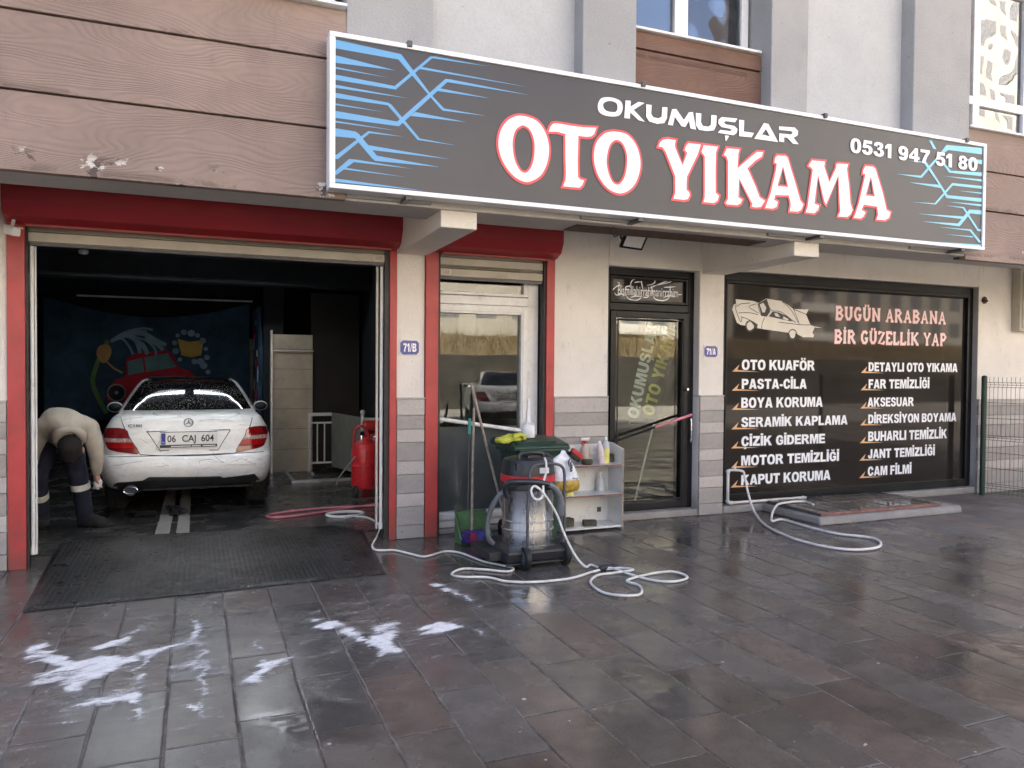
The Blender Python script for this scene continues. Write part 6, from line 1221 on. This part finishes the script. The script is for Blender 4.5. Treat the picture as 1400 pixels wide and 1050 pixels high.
# ================================================================ OUTSIDE THE SHOP
# wet and dry vacuum on its cart
V = thing('vacuum_cleaner', 'steel drum wet vacuum with black and red head on a wheeled cart', 'vacuum', (2.55, -1.12, 0))
vc = (2.555, -1.12)
obj('drum', MB().lathe([(.205, .135), (.212, .15), (.212, .268), (.219, .273), (.219, .279), (.212, .284), (.212, .338), (.219, .343), (.219, .349), (.212, .354), (.214, .60), (.222, .612)], (*vc, 0), 48), 'steel', V, smooth=True)
obj('collar', MB().lathe([(.222, .605), (.234, .61), (.236, .64), (.228, .665)], (*vc, 0), 48), 'black_plastic', V, smooth=True)
obj('red_band', MB().lathe([(.226, .666), (.231, .670), (.229, .718), (.224, .722)], (*vc, 0), 48), 'red_plastic', V, smooth=True)
hd_ = obj('motor_head', MB().lathe([(.224, .723), (.222, .76), (.212, .82), (.198, .848), (.15, .862), (.09, .872), (.085, .885), (.0, .89)], (*vc, 0), 48, cap=False), 'black_plastic', V, smooth=True)
q = MB().tube(cr([(2.44, -1.2, .86), (2.46, -1.2, .895), (2.55, -1.21, .905), (2.64, -1.2, .895), (2.66, -1.2, .86)], 5), .017, 8); q.tube(cr([(2.66, -1.05, .86), (2.74, -1.07, .87), (2.77, -1.1, .82), (2.775, -1.12, .74)], 5), .022, 8)
q.obox((2.56, -1.2, .868), (.12, .09, .03)); q.obox((2.40, -1.26, .80), (.03, .05, .05)); q.obox((2.44, -1.22, .85), (.05, .05, .02)); obj('carry_handle', q, 'black_plastic', hd_, smooth=True)
q = MB()
for k in range(46):
    a = 2 * math.pi * k / 46; r0, r1 = .2235, .2145; q.add([(vc[0] + r * math.cos(a + d), vc[1] + r * math.sin(a + d), z) for r, z in ((r0, .735), (r1, .815)) for d in (-.012, .012)], [(0, 1, 3, 2)])
obj('vent_slots', q, 'ink', hd_)
lb = obj('white_label', MB().obox((2.60, -1.349, .772), (.078, .012, .044), Matrix.Rotation(RAD(-4), 3, 'Z')), 'white_plastic', hd_)
obj('latch', MB().obox((2.345, -1.17, .60), (.03, .05, .10)), 'black_plastic', V, bevel=.006); obj('latch', MB().obox((2.77, -1.17, .60), (.03, .05, .10)), 'black_plastic', V, bevel=.006)
q = MB(); q.xprism([(-1.42, .055), (-1.44, .15), (-1.38, .165), (-.86, .165), (-.84, .055)], 2.25, 2.80); ct = obj('cart', q, 'black_plastic', V, bevel=.02)
q = MB().tube([(2.25, -1.40, .045), (2.80, -1.40, .045)], .012, 8); q.obox((2.20, -1.1, .10), (.12, .45, .07)); obj('axle_tray', q, 'black_plastic', ct, bevel=.01)
for x, y in ((2.405, -1.43), (2.775, -1.38)):
    w_ = obj('wheel', MB().lathe([(.055, -.022), (.083, -.024), (.092, -.014), (.092, .014), (.083, .024), (.055, .022)], (x, y, .092), 30, 'x'), 'black_rubber', V, smooth=True)
    obj('hub', MB().lathe([(.052, -.024), (.045, -.028), (.015, -.03)], (x, y, .092), 20, 'x'), 'grey_metal', w_, smooth=True)
for x, y in ((2.27, -.88), (2.76, -.86)): obj('wheel', MB().lathe([(.02, -.012), (.036, -.012), (.036, .012), (.02, .012)], (x, y, .037), 18, 'x'), 'black_rubber', V, smooth=True)
hp = [(2.435, -1.40, .14), (2.435, -1.40, .45), (2.46, -1.37, .62), (2.465, -1.36, .72), (2.485, -1.355, .795), (2.55, -1.35, .822), (2.66, -1.345, .825), (2.75, -1.34, .805), (2.785, -1.34, .74), (2.785, -1.34, .55), (2.79, -1.34, .30), (2.77, -1.34, .13)]
obj('push_handle', MB().tube(cr(hp, 6), .0125, 10), 'grey_metal', V, smooth=True)
def corr(pts, r, mt, name, parent, amp=.08, pitch=.012):
    c = cr(pts, 40); P = [c[0]]; 
    for p in c[1:]:
        if (p - P[-1]).length >= pitch / 2: P.append(p)
    return obj(name, MB().tube(P, [r * (1 + amp * (k % 2)) for k in range(len(P))], 12), mt, parent, smooth=True, auto=False)
corr([(2.30, -1.27, .62), (2.245, -1.22, .55), (2.205, -1.17, .44), (2.195, -1.14, .32), (2.215, -1.12, .20), (2.29, -1.11, .135), (2.36, -1.1, .14)], .021, 'grey_hose', 'suction_hose', V)
obj('hose_cuff', MB().tube(cr([(2.31, -1.28, .56), (2.285, -1.29, .63), (2.30, -1.32, .685), (2.38, -1.36, .695), (2.5, -1.385, .690), (2.60, -1.385, .672), (2.66, -1.38, .645)], 6), .023, 12), 'black_plastic', V, smooth=True)
obj('nozzle', MB().tube(cr([(2.62, -1.385, .662), (2.68, -1.375, .63), (2.735, -1.36, .555), (2.75, -1.35, .46), (2.75, -1.34, .40)], 6), [.026] * 8 + [.029] * 8 + [.032] * 9, 12), 'grey_hose', V, smooth=True)

# cords
z_ = lambda P, k=.012: [(x, y, fz(y) + k) for x, y in P]
c1 = z_(CORD1); tag(obj('extension_cord', MB().tube(cr(c1, 6), .0095, 8), 'cord', None, True), 'white extension cord snaking from the garage post across the wet paving', 'cord')
c2 = [(2.605, -1.34, .87), (2.605, -1.37, .84), (2.60, -1.385, .77), (2.575, -1.39, .68), (2.56, -1.415, .59), (2.52, -1.43, .555), (2.475, -1.425, .57), (2.455, -1.415, .63), (2.49, -1.41, .66), (2.55, -1.42, .615), (2.62, -1.43, .52), (2.68, -1.44, .41), (2.735, -1.46, .26), (2.80, -1.53, .10), (2.85, -1.60, .03)]
c2 += [(x, y, .012 + .010 * (i % 5 == 3)) for i, (x, y) in enumerate(CORD2[1:])]
obj('power_cord', MB().tube(cr(c2, 6), .0095, 8), 'cord', V, True)
ca, cb = Vector((*CORD1[-1], .022)), Vector((*CORD2[2], .022)); dm = (cb - ca).normalized()
q = MB().tube([ca - dm * .03, ca - dm * .02, ca + dm * .05, ca + dm * .06, ca + dm * .12, ca + dm * .16], [.012, .022, .024, .02, .022, .012], 10); tag(obj('plug_connector', q, 'black_rubber', None, True), 'black plug and socket joining the two white cords on the ground', 'plug')

# wheeled bin
BI = thing('wheeled_bin', 'dark green wheeled rubbish bin behind the vacuum cleaner', 'bin', (2.8, -.5, 0))
q = MB(); a, b = [(2.69, -.74), (3.02, -.74), (3.02, -.32), (2.69, -.32)], [(2.63, -.80), (3.06, -.80), (3.06, -.26), (2.63, -.26)]
q.add([(x, y, .03) for x, y in a] + [(x, y, .87) for x, y in b], [(3, 2, 1, 0), (4, 5, 6, 7), (0, 1, 5, 4), (1, 2, 6, 5), (2, 3, 7, 6), (3, 0, 4, 7)]); obj('body', q, 'green_plastic', BI, bevel=.03)
q = MB(); q.xprism([(-.835, .872), (-.84, .905), (-.80, .925), (-.55, .965), (-.30, .955), (-.235, .925), (-.235, .885)], 2.555, 3.09); q.xprism([(-.80, .927), (-.78, .945), (-.55, .985), (-.34, .97), (-.32, .955)], 2.60, 2.98)
obj('lid', q, 'green_plastic', BI, bevel=.012); obj('rim', MB().box(2.60, 3.075, -.82, -.24, .835, .868), 'green_plastic', BI, bevel=.012)
obj('grip', MB().tube([(2.60, -.86, .87), (2.66, -.875, .875), (2.95, -.875, .875), (3.05, -.86, .87)], .014, 8), 'green_plastic', BI, smooth=True)
for x in (2.66, 2.94): obj('wheel', MB().lathe([(.06, -.025), (.09, -.025), (.095, 0), (.09, .025), (.06, .025)], (x, -.33, .095), 20, 'x'), 'black_rubber', BI, smooth=True)
q = MB().sphere((2.585, -.68, .972), .10, 12, (1.2, .55, .36)); q.sphere((2.50, -.70, .965), .07, 10, (1.1, .8, .5))
for k in range(5): q.tube(cr([(2.58 + .01 * k, -.735 + .025 * k, .99), (2.65 + .01 * k, -.74 + .03 * k, 1.005 - .006 * k), (2.70 + .004 * k, -.72 + .02 * k, .975)], 4), [.022 - .0015 * k] * 9, 7)
q.v = [tuple(Vector(p) + Vector((1, 1, 1)) * .014 * noise.noise(Vector(p) * 26)) for p in q.v]
tag(obj('rubber_glove', q, 'glove', None, True, auto=False), 'crumpled yellow rubber glove lying on the green bin lid', 'glove')
JG = thing('white_bottle', 'white bottle with long neck standing on the green bin lid', 'bottle', (2.775, -.62, .975))
obj('bottle', MB().lathe([(.058, .972), (.064, .980), (.064, 1.065), (.055, 1.090), (.030, 1.105), (.022, 1.115), (.020, 1.18)], (2.775, -.62, 0), 24), 'white_plastic', JG, smooth=True)
obj('spout', MB().lathe([(.022, 1.18), (.022, 1.21), (.016, 1.22), (.015, 1.31), (.008, 1.325)], (2.775, -.62, 0), 16), 'white_plastic', JG, smooth=True)

# bag hanging between bin and shelf
BG = thing('plastic_bag', 'white and yellow plastic bag with a wing emblem hung beside the vacuum handle', 'bag', (2.9, -1.2, .55))
q = MB(); o_ = cr2(BAGO, 3); bx, bz = 2.865, .68; K = 14; n = len(o_)
for k in range(K + 1):
    t_ = -1 + 2 * k / K; s_ = math.sqrt(max(0, 1 - t_ * t_)) ** .7
    for a, b in o_:
        cr_z = (b - .55) / .36; q.v.append((bx + (a - bx) * max(.02, s_), -1.19 + .075 * t_ * (1.0 - .75 * max(0, cr_z) ** 2) + .008 * noise.noise(Vector((a * 22, b * 22, t_))), bz + (b - bz) * max(.02, s_)))
q.f = [(k * n + i, k * n + (i + 1) % n, (k + 1) * n + (i + 1) % n, (k + 1) * n + i) for k in range(K) for i in range(n)] + [tuple(range(n))[::-1], tuple(K * n + i for i in range(n))]; q.mi = [0] * len(q.f)
t = NT('printed plastic bag'); xx, yy_, zz_ = t.xyz(); lim = t.rng(t.mth('ADD', zz_, t.mth('MULTIPLY', t.noise(9, 3), .03)), .125, .13)
cw = t.mix(t.rng(t.noise(26, 5), .35, .65), (.62, .65, .68, 1), (.78, .80, .82, 1)); cy_ = t.mix(t.rng(t.noise(18, 5), .35, .65), (.36, .23, .035, 1), (.58, .40, .07, 1))
M['bag'] = t.set(col=t.mix(lim, cy_, cw), rough=.35, norm=t.bump(t.noise(22, 5, .6, None, 1.0), .6, .02))
bg_ = obj('bag', q, 'bag', BG, smooth=True, auto=False)
q = MB()
def bagy(x, z): return -1.19 - .079 * (1 - .75 * max(0, (z - .55) / .36) ** 2) * max(.25, 1 - ((x - 2.875) / .17) ** 2) ** .5 - .008
for i, p in enumerate(WING): c = cr2(p, 5, False); q.ribbon(c, [.004 + .014 * math.sin(3.14 * k / (len(c) - 1)) for k in range(len(c))], lambda x, z: bagy(x, z) - .0003 * i)
obj('wing_emblem', q, 'ink', bg_)
q = text_mb('Wings', 2.895, 2.955, .672, .692, 0, .02); obj('lettering', onto(q, bagy), 'ink', bg_)

# white shelf with cleaning things
SH = thing('shelf_unit', 'battered open white shelf unit beside the black door', 'shelf', (3.61, -.18, 0))
x0, x1, y0, y1 = 3.285, 3.945, -.335, -.04
for a, b in ((x0, x0 + .018), (x1 - .018, x1)):
    q = MB(); q.add([(xx_, y, z) for xx_ in (a, b) for y, z in ((y0, 0), (y1, 0), (y1, .845), (y1 - .06, .845), (y0, .80))], [(4, 3, 2, 1, 0), (5, 6, 7, 8, 9), (0, 1, 6, 5), (1, 2, 7, 6), (2, 3, 8, 7), (3, 4, 9, 8), (4, 0, 5, 9)]); s_ = obj('side_panel', q, 'white_metal', SH)
    obj('raw_edge', MB().box(a + .001, b - .001, y0 - .003, y0 - .0005, .0, .80), 'wood_stick', s_)
obj('back_panel', MB().box(x0 + .018, x1 - .018, y1 - .012, y1, .02, .83), 'white_metal', SH)
for z in (.022, .338, .632):
    s_ = obj('shelf_board', MB().box(x0 + .0185, x1 - .0185, y0 + .004, y1 - .0125, z, z + .018), 'white_metal', SH)
    if z > .1: obj('raw_edge', MB().box(x0 + .0185, x1 - .0185, y0 + .001, y0 + .0035, z + .001, z + .017), 'brick', s_)
obj('socket_plate', MB().box(3.80, 3.845, y1 - .022, y1 - .0125, .13, .18), 'grey_metal', SH, bevel=.004)
def bottle(name, label, x, y, z, prof, mt, capm, capprof, tilt=0.0, group='cleaning bottles on the shelf unit'):
    T_ = thing(name, label, 'bottle', (x, y, z), group)
    a = obj('bottle', MB().lathe(prof, (x, y, z), 20), mt, T_, smooth=True); b = obj('cap', MB().lathe(capprof, (x, y, z), 16), capm, T_, smooth=True)
    T_.rotation_euler = (0, tilt, 0); return T_
ZT = .6505
M['liq_yellow'] = plain('yellow liquid', (.72, .70, .22), .3, var=.05); M['liq_pink'] = plain('cloudy pink bottle', (.66, .56, .57), .3, var=.08); M['liq_tan'] = plain('cloudy tan bottle', (.52, .45, .38), .3, var=.1); M['clear_pl'] = plain('cloudy clear plastic', (.55, .57, .58), .25, var=.1); M['sponge'] = plain('dark wet sponge', (.075, .070, .050), .9, var=.4, vs_=20, bump=.8, bs=120)
T_ = bottle('cleaning_bottle', 'squeeze bottle half full of yellow liquid, second from right on top shelf', 3.80, -.22, ZT, [(.036, 0), (.040, .01), (.040, .15)], 'liq_yellow', 'white_plastic', [(.016, .235), (.014, .255), (.005, .275)])
obj('upper_bottle', MB().lathe([(.040, .1505), (.040, .175), (.034, .21), (.016, .23), (.016, .235)], (3.80, -.22, ZT), 20), 'clear_pl', T_, smooth=True)
bottle('cleaning_bottle', 'leaning pinkish white bottle between spray bottle and yellow liquid', 3.735, -.26, ZT + .003, [(.030, 0), (.038, .01), (.036, .13), (.028, .18), (.014, .195)], 'liq_pink', 'white_plastic', [(.016, .195), (.016, .22), (.01, .23)], -.14)
SB = thing('spray_bottle', 'spray bottle with red and white trigger head', 'bottle', (3.60, -.16, ZT), 'cleaning bottles on the shelf unit')
obj('bottle', MB().lathe([(.045, 0), (.05, .012), (.05, .13), (.042, .165), (.018, .19), (.016, .20)], (3.60, -.16, ZT), 22), 'liq_tan', SB, smooth=True)
obj('collar', MB().lathe([(.02, .198), (.021, .225)], (3.60, -.16, ZT), 16), 'red_plastic', SB, smooth=True)
hq = MB().obox((3.595, -.16, ZT + .243), (.085, .024, .030)); hq.obox((3.635, -.16, ZT + .25), (.03, .02, .018)); obj('trigger_head', hq, 'white_plastic', SB, bevel=.006)
obj('trigger', MB().tube([(3.572, -.16, ZT + .235), (3.562, -.16, ZT + .205), (3.570, -.16, ZT + .18)], .007, 6), 'red_plastic', SB, smooth=True)
q = MB().obox((3.485, -.2, ZT + .105), (.135, .05, .045), Matrix.Rotation(RAD(38), 3, 'Y')); BR = thing('red_brush', 'red scrubbing brush propped slanting on the top shelf', 'brush', (3.48, -.2, ZT)); obj('back', q, 'red_plastic', BR, bevel=.008)
q = MB().obox((3.465, -.2, ZT + .075), (.12, .045, .04), Matrix.Rotation(RAD(38), 3, 'Y')); obj('bristles', q, 'black_rubber', BR)
tag(obj('brush_handle', MB().tube([(3.31, -.12, ZT + .19), (3.40, -.13, ZT + .13), (3.50, -.14, ZT + .05)], [.016, .018, .02], 8), 'black_plastic', None, True), 'black brush handle sticking up at the left of the top shelf', 'brush')
TN = thing('metal_tin', 'round dark tin dish under the spray bottle on the top shelf', 'tin', (3.575, -.28, ZT)); obj('dish', MB().lathe([(.045, 0), (.052, .01), (.054, .05), (.05, .052), (.046, .02), (.01, .018)], (3.565, -.275, ZT), 22), 'sponge', TN, smooth=True); obj('contents', MB().lathe([(.045, .03), (.03, .05), (.01, .055)], (3.565, -.275, ZT), 12), 'shop_in', TN)
SPG = 'dark sponges on the shelf unit'
def sponge(x, y, z, sx_, sy_, sz_, rz, label):
    q = MB().obox((x, y, z + sz_ / 2), (sx_, sy_, sz_), Matrix.Rotation(rz, 3, 'Z')); tag(obj('sponge', q, 'sponge', None, bevel=.008, loc=(x, y, z)), label, 'sponge', SPG)
sponge(3.875, -.16, ZT, .085, .07, .085, .2, 'dark sponge block on the top shelf beside the yellow liquid bottle')
sponge(3.375, -.22, .0405, .12, .09, .085, .1, 'upright mossy sponge at the left of the bottom shelf')
sponge(3.61, -.25, .0405, .135, .085, .055, -.3, 'flat sponge lying in the middle of the bottom shelf')
bottle('clear_bottle', 'clear plastic bottle on the middle shelf', 3.80, -.12, .3565, [(.040, 0), (.043, .01), (.043, .10), (.038, .125), (.016, .16), (.015, .175)], 'clear_pl', 'white_plastic', [(.017, .175), (.017, .195)])
tag(obj('yellow_cup', MB().lathe([(.038, .0), (.042, .004), (.040, .085), (.032, .10), (.01, .102)], (3.375, -.27, .3565), 20), 'liq_yellow', None, True), 'pale yellow pot at the left of the middle shelf under the bag', 'pot')

# dustpan, broom and sticks in front of the white door
DP = thing('dustpan', 'green long handled dustpan standing on the paving', 'dustpan', (2.33, -.45, 0))
q = MB(); o4 = [(2.185, -.50), (2.475, -.52), (2.475, -.33), (2.185, -.31)]
q.add([(x, y, .006) for x, y in o4] + [(x, y, z) for (x, y), z in zip(o4, (.055, .055, .285, .285))] + [(2.19, -.30, .29), (2.47, -.32, .29)], [(0, 1, 2, 3), (3, 2, 6, 7), (0, 3, 7, 4), (1, 5, 6, 2)])
t_ = .012; q.add([(2.185 + t_, -.50, .012), (2.475 - t_, -.52, .012), (2.475 - t_, -.345, .012), (2.185 + t_, -.325, .012), (2.475 - t_, -.345, .283), (2.185 + t_, -.325, .283), (2.185 + t_, -.5, .053), (2.475 - t_, -.52, .053)], [(3, 2, 1, 0), (5, 4, 2, 3), (6, 5, 3, 0), (2, 4, 7, 1)])
obj('pan', q, 'pan_green', DP); q = MB().tube([(2.185, -.50, .06), (2.185, -.31, .285), (2.475, -.33, .285), (2.475, -.52, .06)], .009, 8); obj('rim', q, 'pan_green', DP, smooth=True)
obj('handle', MB().tube([(2.31, -.32, .25), (2.335, -.26, .70), (2.355, -.22, 1.12)], .0115, 8), 'black_plastic', DP, smooth=True)
M['teal'] = plain('teal grip', (.05, .30, .24), .45); obj('grip', MB().tube([(2.348, -.237, .98), (2.357, -.217, 1.125)], .0155, 10), 'teal', DP, smooth=True)
BO = thing('broom', 'broom with blue and red bristles and wooden stick standing in the dustpan', 'broom', (2.31, -.45, .03))
q = MB(); cols = {0: 'purple', 1: 'brush red', 2: 'brush blue'}
M['purple'] = plain('purple bristles', (.05, .02, .16), .8, var=.4, vs_=60, bump=.8, bs=160); M['brush red'] = plain('red bristles', (.30, .03, .06), .8, var=.4, vs_=60, bump=.8, bs=160); M['brush blue'] = plain('blue bristles', (.07, .09, .34), .8, var=.4, vs_=60, bump=.8, bs=160)
for k, (a, b) in enumerate(((2.205, 2.275), (2.276, 2.335), (2.336, 2.42))):
    q = MB()
    for i in range(160):
        x = random.uniform(a, b); y = -.455 + random.uniform(-.03, .03); z0 = .105 + random.uniform(-.01, .01); q.tube([(x, y, z0), (x + random.uniform(-.02, .02), y - .03 + random.uniform(-.03, .02), .02 + random.uniform(0, .02))], [.004, .002], 4)
    obj('bristles', q, list(('purple', 'brush red', 'brush blue'))[k], BO)
obj('head', MB().obox((2.31, -.45, .115), (.2, .05, .03)), 'purple', BO, bevel=.01)
obj('stick', MB().tube([(2.305, -.44, .12), (2.345, -.34, .68), (2.385, -.25, 1.22)], .0125, 8), 'wood_stick', BO, smooth=True)
tag(obj('mop_stick', MB().tube([(2.66, -.50, .02), (2.545, -.25, .75), (2.445, -.01, 1.43)], .013, 8), 'wood_stick', None, True), 'bare wooden stick leaning against the bar of the white door', 'stick')
q = MB().tube(cr([(2.38, -.33, .03), (2.46, -.42, .02), (2.52, -.5, .03), (2.6, -.52, .05)], 5), .03, 6); q.v = [tuple(Vector(p) + Vector((1, 1, .5)) * .02 * noise.noise(Vector(p) * 25)) for p in q.v]
tag(obj('wet_rag', q, 'shop_in', None, True), 'grey wet rag on the ground between dustpan and vacuum', 'rag')

# beach flag seen through the black door
BF = thing('beach_flag', 'dark promotional flag with white and yellow lettering leaning inside the black door', 'flag', (4.7, .42, .055))
(fx0, fz0), (fx1, _), (fx2, fz2), (fx3, _) = FLAG
obj('cloth', MB().add([(fx0, .42, fz0), (fx1, .42, fz0), (fx2, .42, fz2), (fx3, .42, fz2), (fx0, .432, fz0), (fx1, .432, fz0), (fx2, .432, fz2), (fx3, .432, fz2)], [(0, 1, 2, 3), (7, 6, 5, 4), (0, 4, 5, 1), (1, 5, 6, 2), (2, 6, 7, 3), (3, 7, 4, 0)]), 'black_panel', BF)
obj('pole', MB().tube([(fx1 - .28, .45, .055), (fx1 - .02, .45, fz0), (fx2 + .02, .45, fz2)], .012, 8), 'alu', BF, smooth=True)
for (p, q_), s, mt, hh in ((FLT[0], 'OKUMUŞLAR', 'lettering', .145), (FLT[1], 'OTO YIKAMA', 'yellow', .155)):
    a, b = Vector(p), Vector(q_); L = (b - a).length; d = (b - a).normalized(); nrm = Vector((-d.y, d.x))
    m_ = MB()
    for wd_ in sans_words(s, 0, L, 0, hh, 0, 0, .09): m_.add(wd_.v, wd_.f)
    m_.v = [((a + d * x + nrm * (z - hh * .3)).x, (.413), (a + d * x + nrm * (z - hh * .3)).y) for x, y, z in m_.v]; obj('lettering', m_, mt, BF)

# soap foam on the paving
bx0, bx1, by0, by1, st_ = -1.3, 2.0, -3.4, -1.25, .0125
gx, gy = np.arange(bx0, bx1, st_), np.arange(by0, by1, st_); X_, Y_ = np.meshgrid(gx, gy); dens = np.zeros_like(X_)
XW, YW = X_.copy(), Y_.copy(); THIN = np.ones_like(X_)
for j in range(X_.shape[0]):
    for i in range(X_.shape[1]):
        a, b = X_[j, i], Y_[j, i]; u, v = a * .9 + b * .44, -a * .44 + b * .9
        THIN[j, i] = min(1.0, max(.42, .90 + .85 * noise.noise(Vector((u * 3.2, v * 11, 7))) + .35 * noise.noise(Vector((u * 9, v * 34, 2)))))
        XW[j, i] += .038 * noise.noise(Vector((u * 5, v * 9, 1))) + .026 * noise.noise(Vector((u * 14, v * 30, 5)))
        YW[j, i] += .034 * noise.noise(Vector((u * 5, v * 9, 9))) + .022 * noise.noise(Vector((u * 14, v * 30, 3)))
fil = []
for _ in range(190):
    cx, cy = (random.gauss(-.2, .42), random.gauss(-2.55, .36)) if random.random() < .62 else (random.gauss(1.15, .3), random.gauss(-2.35, .28))
    an = RAD(26 + random.gauss(0, 16)); L = random.uniform(.05, .42); wd = random.uniform(.004, .014); dx, dy = math.cos(an), math.sin(an)
    fil.append([(cx - dx * L, cy - dy * L), (cx + dy * wd, cy - dx * wd), (cx + dx * L, cy + dy * L), (cx - dy * wd, cy + dx * wd)])
for p in FOAM + fil:
    P = np.array(p); n = len(P); d2 = np.full(X_.shape, 9.0); ins = np.zeros(X_.shape, bool)
    for i in range(n):
        a, b = P[i], P[(i + 1) % n]; e = b - a; t_ = np.clip(((XW - a[0]) * e[0] + (YW - a[1]) * e[1]) / max(1e-9, e @ e), 0, 1)
        d2 = np.minimum(d2, (XW - a[0] - t_ * e[0]) ** 2 + (YW - a[1] - t_ * e[1]) ** 2)
        c = ((a[1] > YW) != (b[1] > YW)) & (XW < (b[0] - a[0]) * (YW - a[1]) / (b[1] - a[1] + 1e-12) + a[0]); ins ^= c
    sdv = np.where(ins, np.sqrt(d2), -np.sqrt(d2)); dens = np.maximum(dens, (np.clip((sdv + .20) / .22, 0, 1) ** 2.0 * .50 + np.clip((sdv + .01) / .05, 0, 1) * .52) * (1.0 if p in FOAM else .62))
dens *= THIN; keep = dens > .03; idx = -np.ones(X_.shape, int); q = MB(); att = []
fm = keep[:-1, :-1] | keep[1:, :-1] | keep[:-1, 1:] | keep[1:, 1:]
for j, i in zip(*np.nonzero(fm)):
    f = []
    for jj, ii in ((j, i), (j, i + 1), (j + 1, i + 1), (j + 1, i)):
        if idx[jj, ii] < 0:
            idx[jj, ii] = len(q.v); d_ = float(dens[jj, ii]); att.append(d_)
            q.v.append((float(X_[jj, ii]), float(Y_[jj, ii]), .0042 + .006 * min(1, d_) * (1 + noise.noise(Vector((X_[jj, ii] * 18, Y_[jj, ii] * 18, 0))))))
        f.append(int(idx[jj, ii]))
    q.f.append(tuple(f)); q.mi.append(0)
fo = obj('foam', q, 'foam', None, smooth=False); fo.data.attributes.new('dens', 'FLOAT', 'POINT').data.foreach_set('value', att)
fo.data.polygons.foreach_set('use_smooth', [True] * len(fo.data.polygons)); stuff(fo)
fo['label'] = 'white soap foam streaks on the wet paving'; fo['category'] = 'foam'

# ================================================================ ACROSS THE STREET (seen in the glass and the wet ground)
M['road_pale'] = plain('pale dry concrete road', (.34, .32, .28), .85, var=.15, vs_=.6)
q = MB(); yy = [(-20.9, 1.9), (-23, 2.3), (-27, 3.1), (-33, 3.4), (-42, 3.6), (-60, 3.6)]; xs2 = list(range(-60, 81, 5))
for y, z in yy:
    for x in xs2: q.v.append((x, y, z + .5 * noise.noise(Vector((x * .13, y * .13, 0)))))
n = len(xs2); q.f = [(j * n + i, j * n + i + 1, (j + 1) * n + i + 1, (j + 1) * n + i) for j in range(len(yy) - 1) for i in range(n - 1)]; q.mi = [0] * len(q.f)
struct(obj('hill', q, 'bank', None, True))
tag(obj('retaining_wall', MB().box(-60, 80, -21.1, -20.7, 0, 2.1), 'dark_bank', None, loc=(10, -20.9, 0)), 'long dark retaining wall across the street below the dry grass', 'wall')
q = MB()
for i in range(11000):
    x, y = random.uniform(-22, 42), random.uniform(-26, -21.2); z = 1.8 + (-21 - y) * .24; h_ = random.uniform(.5, 1.3); a = random.uniform(0, 3.14); dx, dy = .022 * math.cos(a), .022 * math.sin(a); lx, ly = random.gauss(0, .25), random.gauss(0, .2); h_ *= .45 + .55 * noise.noise(Vector((x * .5, y * .5, 0))) ** 2 * 3
    q.add([(x - dx, y - dy, z), (x + dx, y + dy, z), (x + lx, y + ly, z + h_)], [(0, 1, 2)])
g_ = stuff(obj('dry_grass', q, 'grass')); g_['label'] = 'tall dry grass on the bank across the street'; g_['category'] = 'grass'
M['soffit_dark'] = plain('far window glass', (.20, .205, .21), .3, var=.3)
def block(x0, x1, y0, fl, label):
    H = 3.0 * fl; T_ = thing('far_apartment_building', label, 'building', ((x0 + x1) / 2, y0, 4.5), 'apartment blocks across the street')
    obj('wall', MB().box(x0, x1, y0 - 12, y0, 2.6, 4.5 + H), 'far', T_)
    for f in range(fl):
        q = MB(); x = x0 + 1.0
        while x < x1 - 2: q.box(x, x + 1.7, y0, y0 + .04, 5.5 + 3 * f, 7.1 + 3 * f); x += 3.1
        obj('window_band', q, 'soffit_dark', T_)
        obj('balcony', MB().box(x0 + 3, x0 + 8, y0, y0 + 1.1, 4.6 + 3 * f, 5.5 + 3 * f), 'white_wall', T_)
    obj('roof', MB().box(x0 - .4, x1 + .4, y0 - 12.4, y0 + .4, 4.5 + H, 4.8 + H), 'brick', T_)
block(-24, -6, -46, 5, 'five storey cream apartment block across the street, leftmost of the four'); block(4, 26, -50, 6, 'six storey cream apartment block across the street, second from the left')
block(31, 47, -52, 8, 'eight storey cream apartment block across the street, third from the left'); block(54, 100, -55, 15, 'tall fifteen storey cream apartment block across the street, rightmost of the four')
q = MB(); q.box(-70, 80, -20.6, -10.5, .004, .012); struct(obj('road', q, 'road_pale', None, loc=(0, -15, 0)))  # pale strip added to bounce sunlight onto the shaded facade
for (x, y, rz, lab) in ((-3.4, -11.6, RAD(24), 'white sedan parked across the street, left in the door reflection'), (7.6, -11.4, RAD(-165), 'white sedan parked across the street, right in the door reflection')):
    c = copy_tree(CAR); c.location = (x, y, 0.0); c.rotation_euler = (0, 0, rz); c['label'] = lab; c['group'] = 'white cars parked across the street'
bpy.context.view_layer.update()
